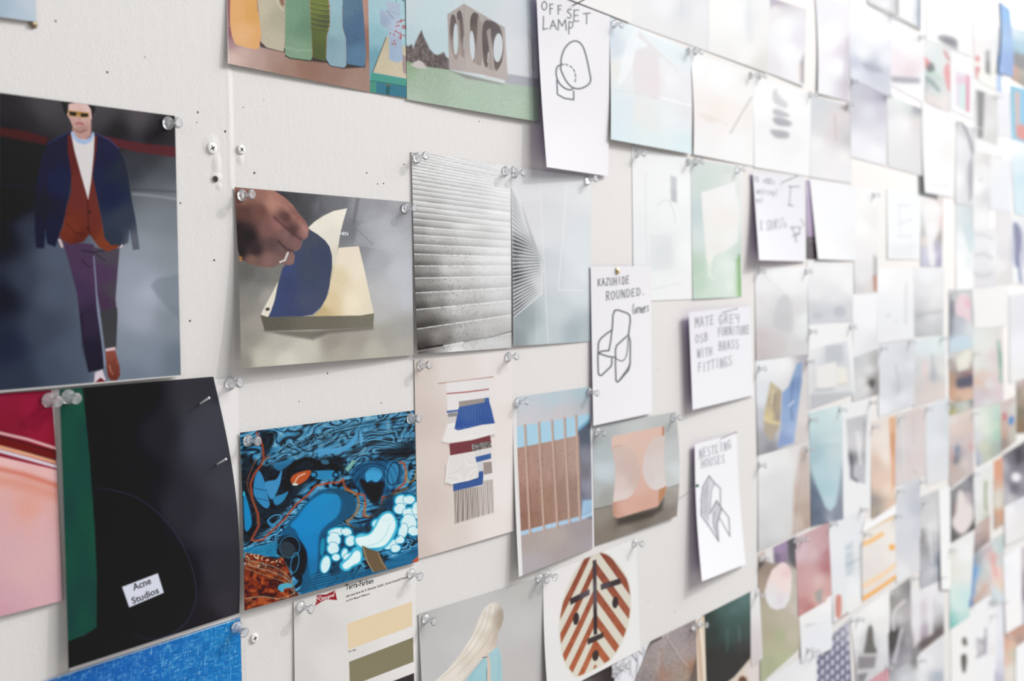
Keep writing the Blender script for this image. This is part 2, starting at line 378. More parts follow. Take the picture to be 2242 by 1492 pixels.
# ------------------------------------------------------------------ sheets near the camera
TXT = mat('printed_ink_black', (.02, .02, .022), .5)
TXTN = mat('printed_ink_navy', (.012, .013, .022), .5)
TXTW = mat('printed_ink_white', (.85, .84, .84), .5)
def lettering(owner, text, p0, p1, height, material, name='printed_text', slant=0.0, lift=None, weight=0.0, spacing=1.0, up=None):
    """flat printed letters on a sheet: baseline p0-p1 and cap height given on the photograph"""
    cu = bpy.data.curves.new(name, 'FONT'); cu.body = text; cu.size = 1.0; cu.offset = weight; cu.space_character = spacing; cu.shear = slant
    cu.resolution_u = 3
    tmp = bpy.data.objects.new('tmp_text', cu); scene.collection.objects.link(tmp)
    dg = bpy.context.evaluated_depsgraph_get(); me = bpy.data.meshes.new_from_object(tmp.evaluated_get(dg)); bpy.data.objects.remove(tmp)
    n = len(me.vertices); co = np.zeros(n * 3); me.vertices.foreach_get('co', co); co = co.reshape(-1, 3)
    wid = co[:, 0].max() - co[:, 0].min(); x0 = co[:, 0].min()
    p0 = np.array(p0, float); p1 = np.array(p1, float); ex = (p1 - p0) / wid
    upv_ = np.array(up if up else (-.012, -1.0)) * height / .70
    px = p0[None] + (co[:, :1] - x0) * ex[None] + co[:, 1:2] * upv_[None]
    Lm = owner_lift(owner, px[:, 0], px[:, 1]) if lift is None else lift
    P = unproj(px[:, 0], px[:, 1], Lm + .00007) - np.array(owner.location)
    me.vertices.foreach_set('co', P.ravel().astype(np.float32)); me.materials.clear(); me.materials.append(material); me.update()
    o = bpy.data.objects.new(name, me); link(o, owner); return o
def owner_lift(o, px, py):
    """height of a sheet's front surface over the wall under photo points"""
    gx, gy, gl = GRIDS[[k for ob, q, k in SHEETS if ob is o][0]]
    m = (gx > px.min() - 12) & (gx < px.max() + 12) & (gy > py.min() - 12) & (gy < py.max() + 12)
    if not m.any(): return np.zeros(len(px))
    gx, gy, gl = gx[m], gy[m], gl[m]
    return np.array([gl[np.argmin((gx - a) ** 2 + (gy - b) ** 2)] for a, b in zip(px, py)])

def p_sky(i): i.grad([(0, -40, 'a9bccb'), (70, 0, 'b4c0cb'), (40, 40, 'a9bac8'), (0, 20, '9fb2c4')])
sheet('photo_print', 'plain pale blue print cut off by the upper left corner of the view', 'print', [(-80, -90), (77, -80), (79, 48), (-80, 26)], p_sky, (0, 0, 2, 1), belly=1)

def p_man(i):
    i.soft = 32.0
    i.grad([(10, 215, '2c2a2e'), (90, 235, '4a474a'), (60, 262, '2a272b'), (20, 320, '17121a'), (60, 350, '17141c'), (20, 400, '16131a'), (30, 450, '0c0a10'), (10, 520, '12141e'),
            (60, 500, '343a4a'), (110, 640, '4c5668'), (50, 620, '383f50'), (15, 650, '151724'), (20, 760, '20263a'), (90, 720, '3c4456'), (120, 800, '3e4a5c'), (40, 830, '2c3446'),
            (230, 250, '474448'), (300, 262, '555055'), (370, 285, '2e2a2e'), (260, 285, '1d1a1e'), (340, 300, '252226'), (330, 355, '33353a'), (375, 370, '4e5258'), (300, 380, '30343c'),
            (330, 400, '5c6268'), (340, 420, '4a4f56'), (340, 432, '83888f'), (380, 430, '70757c'), (340, 480, '7a828a'), (375, 480, '757c84'), (320, 540, '8b929c'), (370, 560, '848b93'),
            (300, 600, '9298a8'), (330, 640, 'a6acba'), (380, 640, '8a929c'), (310, 700, '9aa0ae'), (370, 700, '7c8690'), (330, 780, '7b8594'), (380, 790, '64707e'), (290, 760, '7c8694'),
            (150, 780, '4a5668'), (290, 830, '6a7686'), (120, 560, '4e586a')], p=3.4)  # blue-grey lightening at right paints in the sheen on the page
    i.poly('4c1c22', [(-5, 277), (60, 288), (106, 302), (100, 317), (50, 308), (-5, 297)], 3, .9)
    i.poly('5c262c', [(205, 294), (300, 312), (386, 322), (386, 345), (300, 333), (240, 318)], 3, .9)
    i.line('34343a', [(-5, 405), (76, 410)], 6, .5, 4); i.line('9ba0a6', [(292, 425), (345, 430), (386, 436)], 5, .6, 4); i.line('3a3e44', [(288, 415), (386, 420)], 4, .5, 3)
    i.poly('6e7884', [(345, 610), (330, 625), (345, 650), (372, 680), (392, 700), (392, 600)], 6, .55)
    # trousers
    i.polyg([(150, 550, '4a3550'), (170, 640, '42304e'), (200, 600, '4a3452'), (190, 700, '32283e'), (205, 780, '241f30'), (215, 800, '221e2e')],
            [(137, 530), (150, 572), (168, 640), (175, 700), (183, 760), (194, 816), (227, 808), (224, 750), (214, 690), (210, 640), (207, 560), (205, 535)], 1.2)
    i.polyg([(240, 560, '4a4450'), (225, 600, '4c3554'), (250, 640, '48424c'), (230, 660, '46304c'), (245, 700, '3c3c40'), (240, 750, '48494c')],
            [(203, 540), (207, 560), (212, 640), (219, 680), (230, 764), (254, 765), (257, 690), (253, 655), (258, 590), (262, 543), (235, 548)], 1.2)
    i.line('8b93b4', [(205, 562), (209, 610), (213, 670), (222, 740), (230, 800)], 2.4, .8, 1)
    i.line('241c2c', [(178, 548), (205, 553), (230, 548)], 3, .7, 1.5); i.line('241c2c', [(205, 553), (232, 572)], 2, .6, 1.5); i.line('2a2030', [(180, 570), (190, 582), (196, 585)], 3, .6, 2)
    i.poly('3d3c40', [(219, 684), (257, 675), (257, 700), (254, 765), (230, 765), (222, 700)], 2, .85)
    i.line('1e1928', [(178, 690), (182, 760), (196, 812)], 5, .5, 4)
    # jacket
    i.polyg([(100, 340, '191e36'), (90, 450, '16192c'), (130, 400, '1c2442'), (120, 500, '191f38'), (85, 520, '1a1e34')],
            [(158, 287), (130, 300), (103, 316), (90, 350), (80, 400), (76, 450), (76, 500), (79, 543), (97, 544), (99, 505), (103, 534), (121, 541), (128, 520), (139, 485), (150, 430), (157, 380), (152, 320)], 1.3)
    i.polyg([(230, 340, '1a2140'), (265, 370, '262b3c'), (240, 430, '1c2442'), (270, 480, '32394a'), (250, 520, '2c3444'), (298, 530, '5a5f6a')],
            [(208, 293), (240, 308), (258, 325), (272, 350), (281, 390), (287, 430), (297, 480), (306, 546), (291, 548), (284, 505), (281, 532), (262, 541), (230, 536), (224, 490), (212, 430), (201, 385), (212, 320)], 1.3)
    i.line('2c3f7a', [(155, 288), (125, 303), (105, 315)], 2, .7, 1); i.line('35498c', [(210, 292), (240, 307), (260, 326)], 2, .7, 1)
    i.line('0e101c', [(100, 370), (97, 450), (98, 520)], 3, .6, 2); i.line('3d5c90', [(99, 505), (101, 535)], 1.6, .6, .8); i.line('6a7fa8', [(283, 505), (286, 540)], 1.6, .6, .8)
    # waistcoat
    i.polyg([(155, 330, '5e2422'), (175, 430, '6a2b26'), (160, 500, '74301f'), (200, 480, '6a2c24'), (230, 530, '7c3822'), (180, 520, '5e2418')],
            [(148, 295), (148, 330), (156, 380), (156, 420), (146, 455), (138, 495), (130, 515), (135, 526), (155, 535), (182, 530), (196, 513), (216, 541), (236, 551), (257, 544), (261, 537), (243, 537), (229, 522), (222, 480), (212, 430), (203, 385), (211, 330), (213, 298)], 1.2)
    i.line('451a18', [(192, 438), (193, 480), (196, 512)], 2.4, .8, 1); i.line('30120f', [(193, 462), (197, 466)], 4, .8, 1); i.line('30120f', [(191, 500), (195, 503)], 3.5, .8, 1)
    i.line('45170f', [(140, 466), (150, 470)], 2.5, .8, 1); i.line('401a12', [(145, 490), (165, 510), (185, 512)], 3, .5, 2)
    i.poly('d3cdce', [(155, 290), (163, 330), (178, 385), (193, 437), (199, 400), (205, 340), (207, 297), (190, 305)], 1)
    i.poly('b88e84', [(160, 268), (158, 292), (172, 304), (187, 306), (199, 296), (200, 266)], 1.2)
    i.poly('9db4d6', [(156, 288), (158, 300), (170, 313), (186, 317), (200, 310), (207, 294), (203, 288), (198, 300), (185, 307), (170, 303), (161, 289)], 1)
    i.polyg([(160, 238, 'd8b4ac'), (196, 240, 'dcb8b2'), (160, 262, 'bf958c'), (178, 262, 'c99f96'), (180, 284, 'a87e74')],
            [(147, 226), (146, 250), (153, 262), (160, 279), (172, 290), (184, 290), (194, 278), (200, 262), (207, 250), (206, 228), (190, 224)], 1.2)
    i.line('5c3a36', [(162, 283), (175, 291), (190, 284)], 2.4, .6, 1.5); i.line('a04a50', [(167, 271), (175, 269), (182, 272)], 4, .85, 1)
    i.line('8a5c54', [(172, 252), (173, 262), (177, 263)], 1.8, .5, 1)
    i.poly('191518', [(132, 218), (138, 238), (145, 256), (149, 244), (150, 228), (165, 225), (192, 229), (199, 240), (202, 262), (207, 248), (209, 226), (190, 218)], 1.2)
    i.poly('a87a34', [(149, 242), (195, 247), (195, 257), (178, 258), (171, 253), (166, 256), (151, 254)], 1); i.poly('0f0d0e', [(152, 244.5), (168, 246), (166, 254.5), (153, 252)], .9); i.poly('0f0d0e', [(176, 248), (193, 249.5), (192, 256), (178, 256)], .9)
    i.poly('cdb4b4', [(127, 524), (133, 524), (139, 541), (134, 543)], 1); i.poly('d8cccc', [(262, 541), (269, 534), (268, 540), (264, 543)], 1)
    i.poly('d0b4bc', [(231, 764), (253, 760), (252, 768), (232, 771)], 1)
    i.polyg([(240, 780, '8a4638'), (250, 800, '74392e'), (245, 828, '6a3024')], [(231, 770), (233, 805), (236, 825), (243, 834), (256, 834), (263, 822), (262, 803), (257, 785), (252, 767)], 1.2)
    i.line('d88a78', [(240, 800), (242, 812), (247, 820)], 2, .7, 1); i.line('c87a68', [(255, 790), (258, 797)], 2, .5, 1)
    i.poly('cfc0ca', [(208, 816), (224, 810), (232, 834), (206, 840)], 1.2); i.poly('6a1c22', [(208, 838), (220, 827), (231, 835), (231, 842), (208, 843)], 1)
    i.grain(.012, 2.2); i.line('d8d4d0', [(-5, 858.5), (398, 823.5)], 3.4, 1, .8)
sheet('magazine_page', 'fashion page of a person striding in a navy jacket, rust waistcoat and purple trousers', 'magazine page', [(-2, 203), (383, 254), (396, 824), (-3, 860)], p_man, (0.3, 0, 2.2, 1.5), base=1.6, belly=1.2, kind='shiny')

def p_red(i):
    i.soft = 22.0
    i.T(0, 820, 3.927)
    i.grad([(0, 180, '8e1236'), (450, 150, '8c1236'), (300, 350, '9c1438'), (100, 400, '8a0e2e'), (470, 600, '96142e'), (0, 480, '86102c')], p=3)
    i.poly('ddb0b0', [(-60, 700), (560, 850), (560, 2200), (-60, 2200)], 1.5); i.grad([(0, 0, 'ddb0b0')], a=0)
    i.polyg([(0, 720, 'e4b4b0'), (500, 850, 'e2b0ae'), (250, 1150, 'dc9c8e'), (0, 1250, 'd8a4a4'), (400, 1300, 'd8a6a6'), (100, 1500, 'd4a6ac'), (450, 1500, 'd6a8aa'), (200, 1700, 'd6a8aa'), (100, 1900, 'd0a0aa'), (500, 1900, 'd2a2aa'), (50, 2050, 'cc98a6')], [(-80, 690), (560, 840), (560, 2200), (-80, 2200)], 1.5, p=2.0)
    i.line('d88870', [(-60, 900), (200, 950), (560, 1060)], 20, .8, 18); i.line('cc5f42', [(-60, 800), (200, 860), (400, 925), (560, 985)], 7, .9, 9)
    i.poly('6e1416', [(-40, 530), (240, 595), (500, 660), (500, 755), (240, 690), (-40, 605)], 1.2); i.line('d8a8a8', [(-20, 500), (240, 560), (490, 640)], 5.5, 1, 1.2); i.line('2e1214', [(-20, 528), (240, 596), (380, 640), (490, 665)], 2.5, .9, 1)
    i.line('dc9c78', [(-20, 622), (240, 690), (500, 760)], 8, 1, 1.5); i.line('3a2020', [(190, 655), (490, 745)], 2, .7, 1.2); i.line('d2c8d2', [(-20, 655), (240, 725), (505, 800)], 7, 1, 1.5)
    i.T(0, 0, 1); i.line('e0dcd8', [(114, 850), (130, 1062)], 3, 1, .8); i.grain(.012, 3)
sheet('photo_print', 'close-up print of crimson and salmon pink curves at the left edge', 'print', [(-60, 866), (117, 854), (136, 1316), (-60, 1366)], p_red, (0, .3, 2.5, 2), belly=1, base=.8)

def p_plainwhite(i): i.fill('e4e0df')
sheet('blank_sheet', 'white backing sheet just showing behind the black and green page', 'paper sheet', [(146, 856), (521, 827), (526, 1351), (153, 1471)], p_plainwhite, (0, 0, .3, .3), base=.8, kind='matte')
def p_black(i):
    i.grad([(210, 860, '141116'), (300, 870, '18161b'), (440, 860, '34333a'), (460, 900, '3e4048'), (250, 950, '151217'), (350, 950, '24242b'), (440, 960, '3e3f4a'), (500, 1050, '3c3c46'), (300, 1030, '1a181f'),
            (230, 1130, '0e0b12'), (300, 1150, '100d16'), (400, 1120, '2c2b33'), (470, 1150, '36353e'), (300, 1250, '0f0c14'), (400, 1260, '17151e'), (480, 1250, '302f37'), (500, 1320, '343238'), (200, 1400, '0d0a0e'), (300, 1390, '0f0c11'), (420, 1360, '221f25'), (160, 1460, '0c0a0d'), (450, 1370, '242126')], p=3)  # greys toward the right paint in the haze on the shiny page
    i.poly(lambda x, y: np.stack([0 * x + .012, .29 + (vnoise(x / 30, y / 60, 3) - .5) * .06 - (y - 850) * 3e-5, .235 + 0 * x], 1), [(120, 845), (181, 849), (196, 1000), (207, 1150), (212, 1270), (212, 1374), (185, 1392), (140, 1408)], .9)
    arc = [(205, 1069), (240, 1073), (290, 1086), (330, 1110), (368, 1148), (398, 1192), (418, 1238), (429, 1285), (427, 1320), (413, 1355), (388, 1381), (350, 1398), (318, 1399), (292, 1388)]
    i.line('3c3c58', arc, 1.8, .9, .8, curve=True); i.poly('0f0d18', arc, 3, .35, curve=True)
    i.poly('cfd2e0', [(267.5, 1286), (345.5, 1256), (358.5, 1298.5), (283, 1330.5)], .8); i.line('aab0c4', [(318, 1280), (324, 1300)], 2, .3, 1)
    i.grain(.01, 2)
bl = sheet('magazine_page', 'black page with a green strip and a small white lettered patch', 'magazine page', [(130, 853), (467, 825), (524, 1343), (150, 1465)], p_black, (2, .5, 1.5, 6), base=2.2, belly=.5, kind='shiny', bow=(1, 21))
lettering(bl, 'Acne', (292.5, 1294.5), (332, 1278), 15, TXTN, weight=.02, up=(-.28, -.95))
lettering(bl, 'Studios', (290.5, 1323.5), (349, 1298.5), 14, TXTN, weight=.02, up=(-.28, -.95))

def p_cloth(i):
    i.grad([(100, 1490, '1458ac'), (300, 1430, '1565bb'), (500, 1370, '157cc6'), (400, 1460, '1270c0'), (520, 1470, '1478c4'), (200, 1480, '125eb2')])
    u = i.x + i.y * .05; v = i.y + i.x * .32
    a = fbm(u / 1.7, v / 11, 3, 2); b = fbm(u / 11, v / 1.7, 8, 2); d = vnoise((u + v) / 14, (u - v) / 14, 5)
    k = np.clip((np.maximum(a, b) - .62) * 5, 0, 1) * (.35 + .65 * d)
    i._mix('9fd4ea', k * .75); k2 = np.clip((.36 - np.minimum(a, b)) * 6, 0, 1); i._mix('0c4a98', k2 * .5)
    i.line('dfe6ee', [(60, 1505), (526, 1354)], 2, .8, .8)
sheet('fabric_swatch_print', 'bright blue woven-texture print under the black page', 'print', [(-20, 1529), (526, 1352), (533, 1640), (-20, 1860)], p_cloth, (0, 0, 1, 3), base=1.0, step=1.1)

def p_bottles(i):
    i.T(490, 0, 5.33)
    i.grad([(60, 100, '8c4e58'), (60, 400, '88505a'), (100, 500, 'a58084'), (200, 620, 'c4a69a'), (100, 680, 'd2b6aa'), (400, 720, 'b4958a'), (700, 800, '9c7868'), (1000, 780, '8f6a58'), (1300, 860, '967264'), (1650, 950, 'a08072'), (1680, 500, '96685a'), (1650, 100, 'b08878'), (1500, 1000, 'a28276'), (600, 700, 'a48478')])
    i.poly('2a2224', [(400, 470), (430, 550), (720, 615), (720, 660), (1030, 715), (1200, 735), (1400, 800), (1650, 785), (1650, 740), (1000, 660), (700, 560)], 2, .8)
    i.polyg([(150, 100, 'e0a464'), (350, 150, 'd89c50'), (250, 400, 'e0aa70'), (400, 480, 'dca060')], [(75, -60), (72, 150), (75, 300), (95, 420), (135, 515), (260, 555), (370, 575), (412, 560), (440, 400), (412, 200), (392, 100), (385, -60)], 1)
    i.polyg([(450, 100, 'bdb298'), (650, 200, 'aaa28a'), (550, 500, 'b8ae96')], [(388, -60), (412, 200), (440, 400), (432, 490), (500, 555), (700, 605), (720, 400), (720, -60)], 1); i.poly('8a5c48', [(630, -60), (700, -60), (705, 70), (670, 60)], 1.5, .9)
    i.line('d4ccae', [(610, -20), (640, 60), (690, 120)], 3, .6, 1)
    i.polyg([(800, 200, '6f9676'), (950, 300, '62866a'), (850, 600, '7a9a7c')], [(722, -60), (712, 500), (718, 640), (760, 672), (1010, 710), (1030, 680), (1022, 300), (1000, 60), (1000, -60)], 1); i.line('8fae90', [(725, 550), (850, 590), (1025, 590)], 5, .5, 3); i.line('20281e', [(720, 650), (770, 680), (1015, 712)], 2.5, .8, 1)
    i.polyg([(1100, 50, '6c7832'), (1150, 400, '58662a'), (1100, 600, '4e5a26'), (1200, 300, '4a5424')], [(1004, -60), (1020, 300), (1040, 670), (1190, 720), (1198, 420), (1235, 250), (1215, -60)], 1)
    for k in range(6): y = 20 + k * 58; i.line('7f8a3c', [(1015, y), (1100, y + 22), (1235, y + 40)], 2, .6, 1); i.line('3a4218', [(1015, y + 14), (1100, y + 36), (1235, y + 54)], 2, .6, 1)
    i.polyg([(1400, 100, '54748c'), (1600, 300, '48688a'), (1550, 600, '567a98'), (1500, 450, '466484')], [(1385, -60), (1385, 300), (1425, 450), (1435, 750), (1640, 785), (1662, 650), (1640, 300), (1612, -60)], 1); i.line('24303c', [(1436, 752), (1640, 786)], 2, .7, 1)
    i.polyg([(1300, 50, '8fb4c0'), (1300, 350, '8ab0b8'), (1250, 600, '82a2ae'), (1380, 650, '8aa6b4'), (1240, 500, '7c9ca8')], [(1215, -60), (1238, 60), (1240, 300), (1205, 420), (1195, 690), (1240, 768), (1400, 795), (1430, 765), (1425, 450), (1385, 330), (1380, 100), (1388, 30), (1375, -60)], 1); i.line('26323a', [(1205, 720), (1245, 772), (1400, 797)], 2, .7, 1)
    i.T(0, 0, 1); i.grain(.02, 2.2); i.line('e8e0d8', [(497, -20), (499.5, 138)], 2, .8, .6)
sheet('magazine_page', 'picture of orange, cream, green and blue vases in a row, top edge of view', 'magazine page', [(496, -70), (805, -70), (810, 202), (499, 139)], p_bottles, (0, 0, 0, 3), base=1.0, belly=.5)
def p_pipevase(i):
    i.T(490, 0, 5.33)
    i.grad([(1750, 50, '9fc2cc'), (2000, 50, 'a4c8d2'), (1800, 400, '8cb8c4'), (1750, 700, '6fa0b0'), (2100, 300, 'a8ccd4'), (1850, 200, '9cc4cc')])
    i.polyg([(1850, 700, 'c8bb9e'), (2000, 850, 'cdbfa4'), (1900, 500, 'bfb496')], [(1895, 430), (1738, 845), (2140, 918), (2140, 560), (1920, 420)], 1); i.grain(.03, 2.5); i.line('3c3a34', [(1895, 435), (1738, 845)], 1.6, .8, .8)
    i.poly('8e7c84', [(2080, 640), (2140, 660), (2140, 880), (2090, 840)], 2, .7)
    i.poly('4c9c8c', [(1715, 850), (2140, 922), (2140, 1012), (1715, 942)], 1); i.poly('3c7a90', [(1700, 942), (2140, 1012), (2140, 1160), (1700, 1090)], 1); i.poly('4a9480', [(1700, 945), (1780, 960), (1780, 1090), (1700, 1080)], 1); i.poly('2f6268', [(1895, 985), (1945, 990), (1930, 1110), (1890, 1100)], 1); i.line('a0764a', [(1890, 985), (1945, 1000)], 2, .8, .8); i.line('2c4848', [(1715, 940), (2140, 1012)], 1.5, .6, .7)
    i.polyg([(1950, 100, 'a8b8cc'), (2030, 300, 'b0c0d4'), (1960, 600, '9cb0ca'), (2060, 650, 'a0b4cc'), (1850, 250, '98a8c0')], [(1900, 5), (1980, 25), (2058, 42), (2060, 250), (2080, 500), (2090, 700), (2030, 732), (1930, 702), (1925, 335), (1870, 315), (1830, 290), (1818, 105), (1900, 125)], 1)
    i.line('66768c', [(1905, 130), (1980, 215)], 1.5, .7, .8); i.line('8595aa', [(1915, 125), (2050, 165)], 1.5, .6, .8); i.line('4a9a60', [(2010, -10), (2012, 25)], 1.6, .8, .8); i.line('2e5c4a', [(2075, -10), (2100, 10)], 2.6, .8, .8)
    r = random.Random(3)
    for k in range(34):
        x = 1940 + r.random() * 190; y = 560 - (x - 1940) * .9 - r.random() * 240 + abs(x - 2030) * .4
        i.ell('b43c44', x, max(235, y), 9, 9, 0, .8, .9)
    for a, b in (((1990, 560), (2110, 260)), ((2010, 430), (1950, 330)), ((2000, 470), (2110, 400)), ((1985, 540), (1940, 420))): i.line('a88c88', [a, b], 1, .6, .6)
sheet('magazine_page', 'picture of a pale blue pipe vase with red berries on a table', 'magazine page', [(805, -70), (889, -60), (890, 214), (810, 202)], p_pipevase, (0, 0, 1, 0), base=.9)
def p_monument(i):
    i.T(870, 0, 3.73)
    i.grad([(60, 60, 'c4d2d6'), (250, 150, 'c0d4da'), (100, 320, 'b8ced4'), (700, 30, 'c8d2d6'), (950, 150, 'd0d4da'), (950, 450, 'd8dade'), (1100, 100, 'cfd8de'), (1120, 500, 'dadce0'), (300, 350, 'bcd0d4')])  # tones here and below greyed and lightened to paint in a glare wash
    i.grain(.012, 3)
    i.poly('a8aab4', [(880, 600), (1010, 620), (1190, 650), (1190, 730), (880, 700)], 3, .9)
    tr = [(60, 350), (85, 380), (118, 360), (130, 400), (150, 340), (175, 290), (197, 245), (215, 300), (240, 350), (262, 400), (300, 440), (330, 450), (380, 425), (395, 460), (420, 480), (430, 600), (240, 560), (60, 510)]
    i.poly(lambda x, y: hx('6c6260')[None] + ((fbm(x / 3, y / 5, 4, 3) - .5) * .28)[:, None], tr, 2.5)
    i.polyg([(100, 540, '86a47e'), (250, 600, '9cb29a'), (600, 650, 'b0c0b2'), (950, 720, 'b0c2b4'), (200, 700, 'a4b8a2'), (600, 800, 'b0c8b4'), (1000, 850, 'b8ccba'), (150, 800, 'b4c4b2'), (1130, 960, 'b4cab4')], [(50, 490), (240, 545), (420, 570), (850, 680), (1200, 720), (1200, 1020), (50, 840)], 2)
    i.poly(lambda x, y: hx('a8bca6')[None] + ((fbm(x / 2.5, y / 2.5, 9, 3) - .5) * .2)[:, None], [(50, 520), (1190, 740), (1200, 1020), (50, 840)], 8, .4)
    i.poly('c8c0bc', [(108, 535), (140, 505), (178, 490), (215, 515), (242, 560), (170, 560)], 2); i.poly('857e80', [(420, 575), (880, 690), (840, 690), (560, 640)], 3, .7)
    i.polyg([(450, 300, 'a89e98'), (560, 200, 'aaa29c'), (700, 100, 'a8a09c'), (880, 500, 'b8aeaa'), (600, 560, 'b8aca8'), (450, 550, 'b0a4a0')], [(408, 115), (545, 30), (878, 225), (903, 662), (700, 610), (425, 568)], 1)
    dk = '5a4c4a'
    i.polyg([(440, 180, '6c605c'), (470, 140, '5e5250'), (450, 420, '9c8c86')], [(428, 260), (432, 170), (447, 120), (465, 125), (480, 170), (492, 260), (500, 400), (492, 470), (475, 490), (450, 430), (435, 350)], 1.2, curve=True)
    i.polyg([(500, 120, '62565a'), (530, 260, '706460'), (520, 420, '988a86')], [(485, 120), (500, 88), (515, 88), (530, 130), (543, 260), (548, 400), (540, 470), (515, 420), (500, 240)], 1.2, curve=True)
    i.ell('c4d2d6', 477, 320, 20, 130, 0, 1, .95); i.line('c8d4d8', [(543, 300), (546, 400)], 2, .8, .8); i.line('a4988f', [(497, 170), (505, 300), (512, 450)], 5, .8, 1.5)
    i.polyg([(610, 160, '5a4f4d'), (640, 260, '6c605c'), (630, 450, '8a7c78')], [(595, 230), (597, 150), (618, 105), (645, 108), (668, 150), (660, 300), (642, 420), (628, 515), (612, 440)], 1.2, curve=True)
    i.polyg([(740, 190, '5c5250'), (820, 220, '60565a'), (720, 400, '5e5452'), (850, 350, '7c706c'), (730, 500, '6c605c')], [(690, 280), (700, 200), (730, 165), (800, 185), (845, 240), (862, 330), (866, 420), (848, 520), (800, 575), (780, 420), (762, 300), (748, 420), (740, 530), (720, 548), (700, 470)], 1.2, curve=True)
    i.ell('ccd6da', 612, 370, 20, 120, -3, 1, .95); i.ell('d0d8dc', 822, 390, 38, 118, 3, 1, .95); i.poly('9a8e88', [(655, 130), (672, 160), (700, 190), (690, 300), (695, 480), (680, 540), (638, 520), (642, 400), (652, 260)], 1.5, .95); i.poly('a09490', [(728, 250), (762, 230), (768, 400), (782, 520), (790, 590), (742, 560), (752, 420)], 1.5, .95); i.line('dcdfe0', [(742, 430), (738, 510)], 1.8, .8, .8)
    i.line('8a807c', [(545, 32), (548, 300), (550, 560)], 1.5, .35, 2); i.line('7c7470', [(700, 150), (875, 228)], 1, .4, .8)
    i.poly('baa8a4', [(700, 600), (800, 560), (830, 640), (720, 625)], 6, .4)
    i.T(0, 0, 1); r = random.Random(8)
    for k in range(42):
        x = 1150 + r.random() * 26; y = 60 + r.random() * 90; i.line('a9a8aa', [(1168, 168 - r.random() * 20), (1166, y + 30), (x, y)], .8, .35, .7)
    i.line('e4e2e0', [(1171, -10), (1184, 180)], 1.5, .7, .7)
sheet('photo_print', 'print of a concrete block pierced by tall arches on a green meadow', 'print', [(888, -70), (1168, -60), (1181, 267), (891, 218)], p_monument, (0, 0, 3, 0), base=1.8, belly=1.2, bow=(0, 3))

def p_offset(i):
    i.grad([(1200, 40, 'e4e2e6'), (1300, 80, 'ebe9ec'), (1260, 350, 'edebef'), (1200, 200, 'e8e6ea')])
    for ch, b in zip('OFFSET', [(1186, 3, 1198, 22), (1203, 9, 1212, 31), (1221, 12, 1230, 31), (1241, 20, 1252, 40), (1255, 22, 1269, 47), (1277, 29, 1292, 52)]): i.box(ch, *b, w=2.6)
    for ch, b in zip('LAMP', [(1188, 36, 1201, 65), (1204, 45, 1219, 64), (1221, 43, 1240, 66), (1244, 48, 1256, 72)]): i.box(ch, *b, w=2.6)
    K = '6a6a72'
    i.line(K, [(1228, 144), (1229, 127), (1236, 107), (1249, 93), (1264, 90.5), (1276, 102), (1284, 126), (1290, 155), (1293, 177), (1283, 189), (1266, 194.5), (1251, 190), (1238, 175), (1228, 153), (1228, 144)], 3.6, .95, .9, curve=True)
    i.line(K, [(1233, 141), (1221, 145.5), (1217.5, 161), (1223, 180), (1236, 193), (1249, 197), (1255, 193)], 3.6, .95, .9, curve=True)
    i.line(K, [(1219, 176), (1220.6, 207), (1236, 215.5), (1256, 218.5), (1256, 200)], 3.4, .95, .9)
    i.dash(K, [(1238, 141), (1249, 145.5), (1258, 157), (1260, 173), (1257, 186)], 2.6, 4, 6)
sheet('sketch_note', 'white card lettered OFFSET LAMP over a drawing of a rounded lamp', 'note card', [(1174, -26), (1335, 36), (1332, 386), (1197, 366)], p_offset, (7, 1, 2, 16), base=2.4, kind='matte', back='purple', bow=(-2.5, 0), step=1.25)

